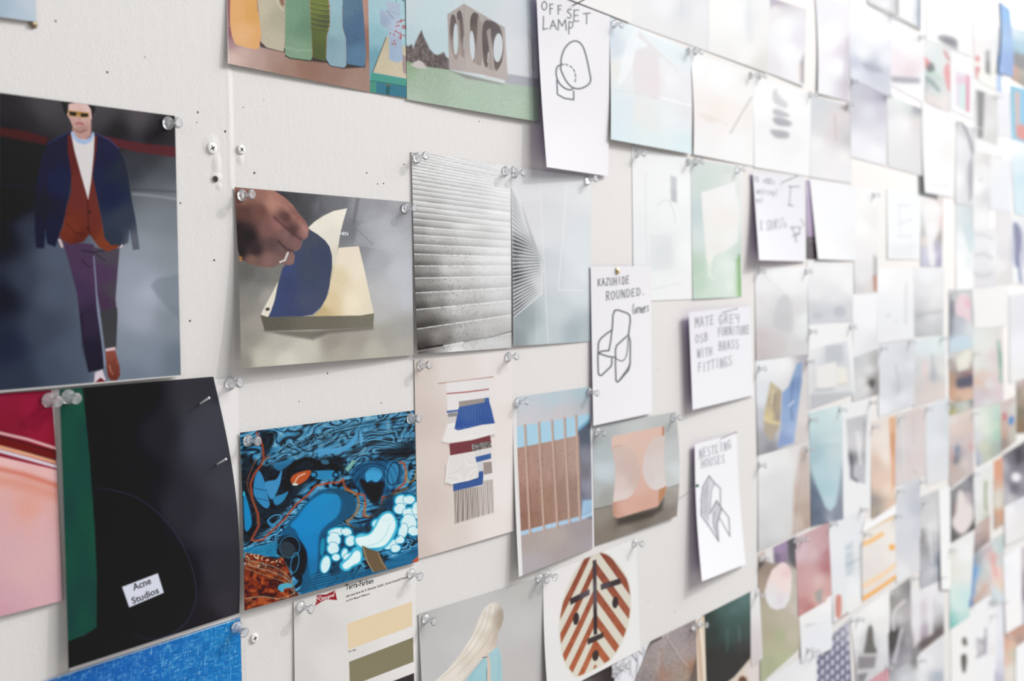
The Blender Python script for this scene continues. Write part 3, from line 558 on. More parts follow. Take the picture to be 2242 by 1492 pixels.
def p_hand(i):
    i.T(500, 390, 3.469)
    i.grad([(380, 110, '3a393c'), (500, 130, '434346'), (620, 150, '505054'), (560, 250, '48484c'), (700, 200, '6c6c72'), (850, 180, '707176'), (1000, 200, '94959a'), (1150, 170, '96969c'), (1300, 200, 'a4a4aa'), (1100, 300, 'a2a3a8'), (920, 400, '74757a'), (1000, 520, '8a8b90'),
            (1200, 350, 'b0b1b6'), (1350, 300, '9a9aa0'), (1250, 500, 'b6b8bc'), (1150, 620, 'a6a8ac'), (1300, 700, 'bcbfc5'), (1360, 900, 'bcbec4'), (1200, 900, 'b8b8ba'), (1150, 1000, 'b4b2b0'), (1350, 1150, 'a09e9a'), (1200, 1200, 'a09c94'), (1000, 1230, '9c968c'),
            (1350, 1300, 'aaa69c'), (1100, 1300, 'b2ae9f'), (800, 1250, '938d82'), (850, 1330, 'a8a294'), (600, 1300, 'c0bcae'), (450, 1380, 'cac8b8'), (400, 1250, 'aeaa9e'), (250, 1380, 'bcb8a8'), (120, 1400, '8a867c'), (150, 1200, '8f8a80'), (120, 1000, '848079'), (200, 1100, '989289'),
            (200, 850, '7c7a75'), (250, 750, '6c6b69'), (150, 720, '605e5a'), (340, 720, '77756f'), (300, 900, '9c9892')], p=3)
    i.poly('5c5c62', [(970, 130), (1000, 150), (960, 350), (940, 340)], 3, .5); i.poly('56565a', [(700, 130), (740, 260), (640, 320), (690, 220)], 4, .4)
    i.poly('b8bac0', [(1230, 280), (1390, 300), (1390, 590), (960, 490), (980, 360)], 6, .35); i.line('6a6b70', [(980, 390), (1100, 505)], 1.4, .6, .8); i.line('b4b5ba', [(960, 500), (1385, 580)], 2, .5, 1); i.line('707176', [(900, 285), (945, 340), (960, 480)], 1.6, .4, 1)
    # shadow under the pad (printed picture)
    i.poly('57534a', [(270, 1160), (700, 1160), (1100, 1130), (1100, 1150), (760, 1180), (640, 1230), (400, 1190)], 5, .7)
    i.polyg([(900, 600, 'e6d9c4'), (1000, 700, 'e8dcc6'), (950, 950, 'e8dcc0'), (760, 950, 'd8c298'), (720, 1010, 'c0a878'), (1080, 1000, 'ddd2ba'), (830, 760, 'dac9a6')], [(838, 530), (990, 518), (1025, 660), (1105, 1030), (1000, 1046), (650, 1050), (700, 1000), (760, 880), (790, 700)], 1)
    i.polyg([(300, 1100, '5c594e'), (700, 1100, '6c6658'), (1080, 1080, '74705f')], [(243, 1040), (300, 1055), (1000, 1046), (1106, 1028), (1100, 1133), (800, 1148), (275, 1162)], 1)
    i.polyg([(700, 350, 'e6dfd0'), (850, 260, 'ebe4d6'), (760, 450, 'dfd9cc'), (815, 600, 'd6cfbc'), (790, 750, 'c8bc9c')], [(606, 378), (650, 335), (720, 288), (800, 250), (903, 230), (873, 330), (850, 420), (834, 530), (805, 680), (775, 810), (740, 700), (700, 480)], 1)
    i.polyg([(640, 450, '454b5c'), (700, 600, '3e4660'), (600, 700, '40495e'), (450, 800, '3a4468'), (380, 950, '3a4670'), (600, 950, '444c66'), (500, 1030, '3c4568'), (430, 680, '3c4874')], [(612, 388), (680, 430), (735, 475), (768, 520), (787, 590), (788, 680), (765, 830), (742, 915), (700, 985), (640, 1038), (560, 1052), (305, 1056), (350, 940), (385, 780), (410, 690), (500, 560), (575, 470)], 1)
    i.poly('ddd5c4', [(378, 785), (330, 880), (258, 1012), (248, 1040), (300, 1056), (322, 1015), (350, 930)], 1); i.ell('4a463c', 298, 997, 17, 13, -15, 1)
    i.polyg([(100, 150, '8c5f54'), (250, 110, '9a6a5c'), (350, 180, 'a87466'), (450, 200, '9c6c60'), (520, 300, '8e5f56'), (590, 400, 'a0706a'), (330, 200, 'b58272'), (250, 250, '6e4840'), (120, 260, '5c3c36'), (80, 400, '2c2022'), (150, 450, '241b1f'), (200, 550, '33262a'), (300, 400, '7c5450'), (380, 350, '946460'), (430, 300, '5c3c3c'),
             (450, 420, '86625e'), (520, 480, '7e5a5a'), (480, 400, '4c3434'), (330, 500, '5c4444'), (420, 560, '6a504e'), (300, 620, '84605a'), (180, 620, '7a5a50'), (480, 620, '8c6660'), (380, 640, '7c5c56'), (90, 560, '241c20')],
            [(40, 60), (140, 68), (342, 92), (430, 148), (490, 205), (530, 262), (585, 325), (612, 385), (605, 445), (580, 468), (550, 462), (560, 500), (545, 540), (515, 558), (485, 552), (505, 590), (500, 640), (480, 662), (430, 662), (400, 650), (330, 682), (230, 672), (150, 650), (90, 610), (60, 500), (50, 300)], 1.2, curve=False, p=3.2)
    i.line('4a3030', [(350, 300), (440, 380), (500, 430), (550, 465)], 6, .55, 3); i.line('3c2a2c', [(380, 480), (440, 540), (490, 555)], 5, .6, 2.5); i.line('b88c7e', [(300, 110), (350, 190), (420, 210), (500, 300)], 8, .3, 5); i.line('c08e82', [(540, 330), (590, 400)], 8, .35, 4)
    i.line('cfcac4', [(395, 640), (430, 625), (452, 570)], 5, .95, .9); i.line('5a5450', [(400, 646), (438, 632), (460, 580)], 1.4, .8, .7); i.poly('b07038', [(80, 590), (105, 600), (100, 635), (85, 635)], 1.5, .9)
    i.T(0, 0, 1); i.grain(.022, 2.0)
hd = sheet('photo_print', 'print of a hand with a ring leafing a cream notepad with a blue sheet', 'print', [(513.5, 410), (901, 443), (905.5, 778), (528, 807)], p_hand, (.6, 0, 2.5, 11), base=1.0, belly=1.6, bow=(2, 0), step=1.3)
lettering(hd, 'HEN', (744.5, 515), (762, 516), 7.5, TXTW)

def p_slats(i):
    i.T(890, 320, 3.174)
    L = [(1620, 1440), (1425, 1297), (1270, 1172), (1135, 1072), (1018, 982), (915, 903), (830, 832), (748, 768), (680, 712), (615, 660), (558, 612), (505, 570), (460, 532), (420, 497), (380, 460), (342, 428), (306, 398), (272, 370), (240, 345), (212, 322), (188, 300), (165, 281), (142, 263), (120, 246), (98, 230), (78, 215), (58, 200), (38, 186), (18, 172), (0, 158), (-20, 144), (-60, 120)]
    X = (i.x - 890) * 3.174; Y = (i.y - 320) * 3.174; t = (X - 60) / 665
    i.grad([(60, 100, 'dededd'), (400, 150, 'e6e6e6'), (700, 250, 'eeeef0'), (80, 350, 'cfcecd'), (400, 400, 'd8d8d8'), (700, 500, 'e8e8ea'), (80, 600, 'a3a19e'), (200, 600, 'c2c1bf'), (450, 600, 'dadad9'), (700, 700, 'e8e8e9'), (70, 850, '85827e'), (160, 860, '9a9794'), (300, 850, 'd0cfce'), (600, 850, 'e0e0e0'),
            (80, 1100, '72706c'), (200, 1080, 'a09e9a'), (350, 1080, 'c8c7c6'), (680, 1100, 'dedede'), (100, 1350, '56524e'), (250, 1330, '8e8a86'), (400, 1300, 'bebcba'), (650, 1250, 'c4c2c0'), (150, 1230, '6c6864'), (600, 1380, 'dadada'), (350, 1450, 'dededc')], p=3)
    ys = [a + (b - a) * t for a, b in L]
    for k in range(1, len(ys)):
        lo, hi = ys[k], ys[k - 1]; h = hi - lo; m = (Y >= lo) & (Y < hi); f = np.clip((Y - lo) / np.maximum(h, 1), 0, 1)
        wl = np.clip(6.0 / np.maximum(h, 6), 0, .3); str_ = np.where(m, 1, 0)
        seg = vnoise(X / 190 + k * 7.3, X * 0 + k * 3.1, 2)
        i.c = i.c - (str_ * (ss(.35, 1, f) * (.16 * (1.1 - np.clip(t, 0, 1) * .75)) + (seg - .5) * .09))[:, None]
        k_ = np.exp(-((Y - lo - 3.5) / 3.6) ** 2) * .8; i.c = i.c * (1 - k_[:, None]) + hx('f2f2f2') * k_[:, None]
    for k, (a, b) in enumerate(L[1:9]): 
        x = 255 - k * 20; 
        if k < 7: i.line('8c8a88', [(x, L[k + 1][0] * .85 + L[k + 1][1] * .15), (x + 6, L[k][0] * .8 + L[k][1] * .2 - 8)], 1, .45, .7)
    i.poly('2c2424', [(75, 1400), (255, 1378), (255, 1392), (75, 1425)], 1.5, .95); i.poly('3a3634', [(70, 1258), (220, 1240), (150, 1252), (75, 1268)], 1.5, .8); i.line('55504c', [(400, 1360), (600, 1325), (725, 1290)], 3, .55, 2)
    n = fbm(i.x / 3.2, i.y / 3.2, 6, 4); k = np.clip((n - .58) * 5, 0, 1) * np.clip((Y - 480) / 500, 0, 1) * np.clip(1.1 - t * 1.1, 0, 1); i._mix('55504a', k * .55); i.T(0, 0, 1); i.grain(.018, 2)
sheet('photo_print', 'black and white print of long concrete steps like blinds', 'print', [(901, 331), (1118, 364), (1120, 762), (914.5, 776)], p_slats, (0, 0, 1, 4), base=1.2, bow=(-1, 0), step=1.3)
def p_fan(i):
    i.T(890, 320, 3.174)
    i.grad([(750, 200, 'e2e0e3'), (900, 250, 'e3e3e6'), (1250, 250, 'e6e8ea'), (1000, 600, 'dfe1e4'), (1200, 700, 'dde3e6'), (850, 500, 'dcdcdf'), (780, 900, '888c8e'), (900, 900, 'c8cccf'), (1000, 900, 'd4d8db'), (1200, 1000, 'd6dde0'), (850, 1200, 'a8b2b6'), (780, 1350, '9aa4a8'),
            (1000, 1300, 'c0c9cd'), (1160, 1300, 'a9b6bc'), (1250, 1320, 'b4c0c6'), (900, 1350, 'bcc6ca'), (1050, 1150, 'c9d1d5'), (1270, 900, 'e0e6e8')], p=3)
    i.polyg([(735, 700, '4a4e50'), (740, 900, '3e4244'), (750, 1150, '44494a'), (850, 800, '8e9294'), (850, 1000, '787c7e'), (920, 950, 'b8bcbf'), (740, 450, 'a4a6a8'), (800, 550, 'aeb1b3')], [(730, 300), (745, 1188), (850, 1095), (942, 1015), (930, 800), (880, 650), (800, 420)], 5, .9)
    for k in range(34):
        f = k / 33; y0 = 190 + 1000 * f ** .86; x0 = 727 + 20 * f; ex = 800 + 145 * min(1, f * 1.6); ey = 420 + 600 * f ** .8
        i.line('eceef0', [(x0, y0), (ex, ey)], 1.7 + .9 * f, .85, .7)
    for k in range(16): i.line('5c6668', [(752 + k * 9, 1188 - k * 7), (758 + k * 9, 1392)], 1.1, .75 - k * .035, .6)
    for k in range(12): i.line('c4cccf', [(925 + k * 13, 300 + k * 10), (985 + k * 11, 1390)], 1, .35, .7)
    i.line('f0f2f4', [(925, 170), (985, 1390)], 1.6, .6, .8); i.line('f2f4f5', [(1115, 270), (1055, 1000), (1230, 1005)], 1.6, .7, .8)
    for k in range(18): i.line('f0f3f4', [(1090, 640 + k * 20), (1240, 600 + k * 22)], 1, .35, .7)
    i.T(0, 0, 1); i.grain(.01, 2)
sheet('photo_print', 'pale print of white fins fanning out, beside the concrete steps print', 'print', [(1118, 364), (1294, 388), (1293.5, 748), (1124.5, 758.5)], p_fan, (0, 0, 0, 3), base=.8, step=1.4)
def p_tapestry(i):
    i.T(890, 760, 2.926)
    i.grad([(70, 120, 'd2c5bc'), (300, 120, 'dfd4cf'), (600, 80, 'e5dedb'), (80, 500, 'd0c1b8'), (180, 700, 'd8cac2'), (640, 500, 'e6dcd8'), (100, 1000, 'd2c3ba'), (250, 1250, 'dacdc6'), (600, 1200, 'e6dcd8'), (90, 1330, 'd0c0b6'), (620, 900, 'e8e0dc'), (660, 200, 'e6dfdb')])
    sh = 'a08c80'
    i.poly(sh, [(240, 600), (225, 615), (280, 625), (420, 600), (560, 560), (560, 575), (420, 625), (275, 640)], 4, .6); i.poly(sh, [(250, 760), (243, 880), (290, 895), (300, 870)], 4, .6)
    i.line('b98f86', [(205, 235), (380, 215), (555, 192)], 2.6, .95, .8)
    i.poly('e3dfde', [(255, 230), (525, 200), (530, 330), (335, 350), (336, 408), (262, 412)], .9); i.line('a85f5e', [(260, 300), (400, 288), (525, 271)], 3, .95, .9)
    for k in range(14): i.line('c9c5c6', [(262 + k * 19, 236 - k * 2), (264 + k * 19, 400 - k * 3)], .8, .35, .6)
    i.poly('9a918b', [(335, 350), (500, 328), (502, 362), (337, 386)], .9); i.poly('44639f', [(500, 328), (528, 324), (532, 360), (500, 368)], .9)
    i.line('4564a2', [(263, 416), (333, 408)], 4.5, .95, .9); i.poly('8b8888', [(265, 425), (325, 420), (322, 445), (265, 450)], 1); i.poly('cdc9c6', [(265, 450), (318, 446), (310, 485), (265, 492)], 1)
    i.poly('e6e2df', [(264, 495), (312, 485), (330, 530), (558, 488), (562, 555), (480, 580), (420, 592), (340, 606), (250, 612), (228, 604)], 1)
    i.polyg([(400, 420, '4062a4'), (540, 420, '3a5aa0'), (330, 520, '2f52a0'), (500, 480, '34549c')], [(335, 386), (530, 350), (545, 400), (566, 490), (480, 500), (400, 520), (330, 535), (307, 525)], .9)
    for k in range(26): i.line('6f86b8' if k % 2 else '2a4688', [(340 + k * 7.6, 392 - k * 1.4), (316 + k * 9.6, 526 - k * 1.8)], .8, .5, .5)
    for k in range(22): i.line('c6c1be', [(262 + k * 13, 520 - k * 1.0), (240 + k * 15, 600 - k * 2.6)], .7, .5, .5)
    i.poly('7a3c42', [(275, 620), (420, 598), (535, 566), (543, 612), (420, 626), (422, 672), (280, 697)], 1)
    i.poly(lambda x, y: hx('6f6a68')[None] + ((vnoise(x / 1.6, y / 1.6, 3) - .5) * .45)[:, None], [(425, 622), (540, 604), (545, 643), (422, 671)], 1)
    i.poly('d6d3d2', [(440, 670), (540, 650), (541, 684), (441, 706)], 1); i.poly('3e609f', [(441, 706), (541, 682), (542, 716), (446, 741)], .9); i.poly('cbcdd0', [(453, 741), (492, 734), (490, 800), (458, 806)], 1)
    i.poly('3b5b9a', [(298, 880), (460, 838), (462, 800), (492, 795), (493, 882), (300, 926)], .9); i.line('2a3e6c', [(330, 874), (460, 842)], 3, .5, 2)
    i.poly('e5e1de', [(278, 697), (432, 670), (462, 800), (457, 838), (400, 858), (290, 880), (247, 870), (258, 760)], 1)
    for k in range(24): i.line('c0b9b4', [(284 + k * 6.4, 700 - k * 1.1), (258 + k * 8.7, 872 - k * 1.8)], .8, .6, .5)
    i.poly('9d8e88', [(492, 742), (545, 734), (550, 812), (495, 820)], 1); i.poly('e3dfdc', [(493, 822), (549, 808), (556, 872), (520, 884), (487, 895)], 1)
    for k in range(48):
        f = k / 47; c = ['5c5250', '85786f', 'a39488', '6a605d', '9a8c84'][k % 5]
        if .62 < f: c = ['8a7c78', 'a89a94', '978886', 'b5a8a2'][k % 4]
        x0 = 306 + 246 * f; y0 = 924 - 44 * f - (30 if f > .75 else 0); i.line(c, [(x0, y0), (x0 + 6 + 2 * math.sin(k), 1135 - 70 * f - 4 * (k % 3))], 1.3, .85, .5)
    i.T(0, 0, 1); i.grain(.012, 2)
sheet('photo_print', 'pinkish print of a woven wall hanging with blue and white fringes', 'print', [(907, 787), (1122, 772), (1126, 1163), (915, 1225)], p_tapestry, (0, 0, 2, 1), base=.8, belly=.8, step=1.35)

def p_panel(i):
    i.T(890, 760, 2.926)
    i.grad([(720, 350, 'bccbd2'), (950, 320, 'b8c9d1'), (1150, 290, 'acc3cd'), (750, 450, 'ccc8cc'), (1000, 430, 'c8c2c6'), (730, 420, 'c6c8ce'), (1150, 400, 'bdc0c6'), (760, 1250, 'ab9d98'), (950, 1220, 'b0a29c'), (1150, 1160, '9e9294'), (800, 1400, 'aca4a8'), (1000, 1320, 'a69a98'), (1170, 1280, 'a29a9e'), (740, 1470, 'a8a2a8')])
    i.poly('a6cee2', [(700, 512), (1000, 462), (1180, 425), (1180, 480), (1100, 560), (900, 620), (700, 648)], 1.5)
    i.polyg([(1140, 560, '566070'), (1170, 700, '828490'), (1130, 800, '7a7680'), (1170, 900, '8c8c9c'), (1110, 960, '6e7080'), (1150, 1000, '7c8496')], [(1098, 535), (1180, 465), (1190, 1110), (1115, 1080)], 1.5)
    i.poly('6da6c8', [(1098, 520), (1180, 450), (1180, 475), (1100, 545)], 1.5, .8)
    i.poly('9cc2e0', [(1118, 1085), (1190, 1050), (1190, 980), (1130, 985)], 3, .9)
    i.polyg([(740, 800, 'b0897a'), (760, 1100, '946c5c'), (900, 750, 'ae8c7e'), (900, 1000, 'a27e6c'), (1080, 700, 'b2968a'), (1080, 950, '9c8074'), (740, 1000, '9c7464')], [(700, 650), (1105, 568), (1120, 1078), (700, 1190)], 1.2)
    i.poly('a6c6e0', [(700, 1192), (1120, 1085), (1190, 1052), (1190, 1080), (1120, 1110), (700, 1218)], 1.5)
    i.T(0, 0, 1); n = fbm((i.x + i.y * .02) / 2.2, i.y / 28, 4, 3); m = (i.y > 985) & (i.y < 1160); i.c = i.c + np.where(m, (n - .5) * .07, (n - .5) * .02)[:, None]
    r = random.Random(5); 
    for k in range(70): x = 1136 + r.random() * 130; i.ell('4a342c', x, 990 + r.random() * 150 - (x - 1136) * .12, .9, 1.1, 0, .7, .6)
    i.T(890, 760, 2.926)
    for (a, b), (c, d) in zip([(757, 500), (846, 484), (930, 470), (1010, 457), (1085, 440)], [(790, 1206), (880, 1180), (966, 1156), (1043, 1130), (1110, 1106)]):
        i.line('7c6050', [(a + 7, b), (c + 7, d)], 2.5, .5, 1.2); i.line('c4a595', [(a, b), (c, d)], 4, 1, .9)
    i.poly('e0dedd', [(670, 280), (703, 300), (711, 700), (745, 1480), (670, 1500)], .9)
    i.T(0, 0, 1); i.line('e6e4e4', [(1293, 845), (1297, 1020), (1300, 1200)], 4.5, 1, .8); i.grain(.012, 2)
sheet('photo_print', 'print of tall brown boards with thin battens under a blue sky strip', 'print', [(1122, 871), (1295, 847), (1301, 1199), (1136, 1264)], p_panel, (0, 0, 1, 9), base=1.0, belly=.5, step=1.35, bow=(-2, 0))

def p_kazuhide(i):
    i.grad([(1300, 600, 'eae8eb'), (1420, 650, 'edebef'), (1360, 900, 'eceaee')])
    hand(i, 'KAZUHIDE', 1309, 612, 1380, 604, 15, 17, 2.0, '5a5a62'); hand(i, 'ROUNDED.', 1327, 638, 1416, 630, 19, 15, 2.0, '5a5a62'); hand(i, '(orners', 1384, 667, 1421, 662, 19, 20, 2.0, '5a5a62', gap=.1)
    K = '5c5c64'
    i.line(K, [(1333, 768), (1337, 748), (1341, 712), (1342, 690), (1346, 680), (1354, 679.5), (1373, 686), (1379, 691), (1380, 704), (1377, 724), (1376, 734)], 3.4, .95, .9)
    i.line(K, [(1340, 723), (1328, 731), (1315, 742), (1310, 752), (1309, 788), (1310, 818), (1312, 822), (1317, 822.5), (1328, 812), (1337.5, 803), (1339.5, 796), (1339.5, 786)], 3.4, .95, .9)
    i.line(K, [(1333, 768), (1317, 769.5), (1310, 774), (1331, 781), (1347, 783)], 3.4, .95, .9)
    i.line(K, [(1376, 734), (1363, 745), (1350, 757), (1347.5, 766), (1347.5, 800), (1348.5, 834), (1352, 837), (1357, 833), (1376, 811), (1379.5, 797), (1380, 748), (1376, 734)], 3.4, .95, .9); i.line(K, [(1356, 833), (1374, 808), (1380, 795)], 2.6, .9, .9)
    i.dash(K, [(1375, 742), (1374, 764), (1370, 783), (1361, 791), (1348, 785)], 2.4, 5, 3)
sheet('sketch_note', 'white card lettered KAZUHIDE ROUNDED above a drawn square armchair', 'note card', [(1293, 584), (1424.5, 583), (1428, 905), (1299, 933)], p_kazuhide, (.5, .5, 2, 3), base=2.0, belly=1, kind='matte', back='purple', step=1.3)

def p_peach(i):
    i.T(1290, 880, 3.638)
    i.grad([(60, 220, 'b9c0c0'), (350, 150, 'c2c6c4'), (650, 100, 'bcc1be'), (100, 400, 'b2bcc0'), (110, 560, 'c4d2d8'), (60, 700, 'b0b6b4'), (130, 760, 'a2a29c'), (650, 250, 'b4b8b6'), (640, 420, 'c0c6c6'), (680, 560, 'd2dadb'), (640, 600, 'c0c4c2'), (40, 300, '9da2a2'), (690, 350, 'c0c4c2')])
    i.polyg([(100, 900, '968c80'), (60, 1100, '8a7c70'), (200, 1000, '857868'), (400, 960, '7c7064'), (650, 750, 'a0988e'), (600, 900, '857a70'), (680, 900, '92867c'), (300, 1050, '8c8074'), (680, 700, 'aaa39a')], [(20, 858), (185, 825), (610, 700), (740, 655), (740, 1000), (20, 1200)], 1.2)
    i.line('554c46', [(20, 862), (190, 824)], 1.6, .8, .9); i.line('5f5852', [(615, 690), (720, 658)], 1.6, .8, .9)
    i.poly('3e3630', [(215, 930), (540, 845), (590, 770), (580, 860), (500, 920), (330, 970), (225, 990)], 7, .75); i.poly('6c6056', [(210, 900), (225, 1010), (200, 1040), (190, 950)], 6, .4)
    P = [(178, 300), (188, 276), (580, 195), (600, 200), (600, 270), (596, 420), (598, 560), (620, 680), (600, 745), (545, 835), (225, 930), (192, 912), (187, 800), (210, 600), (204, 480), (180, 370)]
    i.polyg([(250, 300, 'e2bba8'), (500, 230, 'e2b8a6'), (420, 450, 'e0b8a6'), (300, 850, 'e0a894'), (450, 800, 'dda28c'), (400, 700, 'e0ae9c'), (200, 880, 'd49a86')], P, 1.1)
    i.polyg([(230, 400, 'd4b8ac'), (300, 500, 'd2b4a8'), (250, 650, 'dcc4bc'), (260, 760, 'dfccc6'), (350, 600, 'd0b2a6')], [(180, 372), (215, 350), (260, 345), (310, 362), (350, 400), (385, 460), (405, 530), (402, 610), (380, 680), (340, 745), (300, 775), (190, 800), (210, 600), (204, 480)], 1, curve=False)
    i.polyg([(500, 350, 'd6c2ba'), (560, 500, 'dacac6'), (480, 600, 'd8c8c4'), (550, 650, 'dad0cc')], [(600, 275), (560, 276), (515, 292), (470, 345), (440, 420), (425, 520), (430, 590), (455, 650), (490, 690), (530, 706), (575, 695), (614, 665), (598, 560), (596, 420)], 1)
    i.line('c08e7e', [(182, 373), (215, 351), (262, 346)], 1.6, .7, .8); i.line('d49a86', [(225, 930), (190, 800)], 2, .0, .8)
    i.poly('c68456', [(555, 700), (617, 674), (600, 748), (550, 815)], 1); i.poly('c8815c', [(582, 197), (600, 202), (596, 268), (580, 272)], .9); i.poly('c88a72', [(188, 800), (215, 797), (218, 925), (192, 912)], 1.5, .6)
    i.T(0, 0, 1); i.grain(.01, 2.4)
sheet('photo_print', 'print of a peach wrapped parcel with two pale curves on grey paving', 'print', [(1297, 934), (1480, 902), (1482, 1131), (1302, 1197)], p_peach, (0, 0, 4, 0), base=1.0, belly=.8, step=1.6, bow=(0, 7), sat=.75)

def p_mate(i):
    i.grad([(1520, 700, 'eae8ed'), (1630, 690, 'ecebf0'), (1580, 870, 'edecf0')]); K = '6e6e76'
    for t, a in (('MATE', (1522, 696, 1566, 690, 21, 19)), ('GREY', (1574, 690, 1622, 688, 20, 19)), ('OSB', (1523, 734, 1552, 728, 18, 18)), ('FURNITURE', (1573, 719, 1643, 712, 18, 18)), ('WITH', (1527, 765, 1561, 760, 19, 17)), ('BRASS', (1574, 749, 1620, 743, 19, 19)), ('FITTINGS', (1529, 797, 1605, 778, 20, 21))):
        hand(i, t, *a, 2.0, '85858e', .75, 1.2, gap=.3)
sheet('sketch_note', 'white card lettered MATE GREY OSB FURNITURE WITH BRASS FITTINGS', 'note card', [(1508, 684), (1643, 670), (1650, 866), (1516.5, 898)], p_mate, (8, .5, 1, 9), base=2, kind='matte', back='purple', step=1.7)

def p_nest(i):
    i.grad([(1530, 980, 'edecf0'), (1620, 970, 'efeef2'), (1580, 1200, 'f0eff3')]); K = '6c6c76'
    hand(i, 'NESTLING', 1531, 985, 1603, 963, 20, 18, 1.9, '84848e', .75, 1.1, gap=.3); hand(i, 'HOUSES', 1535, 1008, 1589, 995, 18, 17, 1.9, '84848e', .75, 1.1, gap=.3)
    i.T(1290, 880, 3.638)
    i.poly('b4b4c0', [(955, 592), (905, 680), (892, 900), (960, 990), (965, 860), (975, 700), (1000, 650)], 3, .45); i.poly('a0a0ac', [(1015, 790), (1055, 850), (1025, 960), (1020, 1060), (985, 1010), (975, 880)], 3, .5)
    i.line(K, [(955, 592), (905, 680), (893, 780), (891, 905), (960, 1000), (1030, 1112)], 2.6, .8, 1); i.line(K, [(955, 592), (1000, 650), (1045, 692), (1045, 830)], 2.4, .8, 1); i.line(K, [(1000, 652), (975, 700), (962, 860)], 2, .6, 1)
    for k in range(4): i.line(K, [(948 - k * 9, 630 + k * 22), (944 - k * 12, 800), (945 - k * 12, 940 - k * 14)], 1.4, .5, .8)
    i.line(K, [(1030, 1112), (1018, 970), (1055, 850), (1015, 790), (982, 850), (960, 890)], 2.8, .8, 1); i.line(K, [(1000, 880), (985, 960), (1020, 1080)], 2, .6, 1)
    i.line(K, [(1055, 850), (1112, 925), (1120, 1072)], 2.6, .75, 1); i.line(K, [(1040, 930), (1080, 1000), (1120, 1072)], 2.4, .7, 1)
sheet('sketch_note', 'white card lettered NESTLING HOUSES with two sketched gabled houses', 'note card', [(1521, 973), (1613, 949), (1633, 1236), (1537, 1274)], p_nest, (4, .5, 3, 16), base=2, kind='matte', back='purple', step=1.7, bow=(-4, -3))

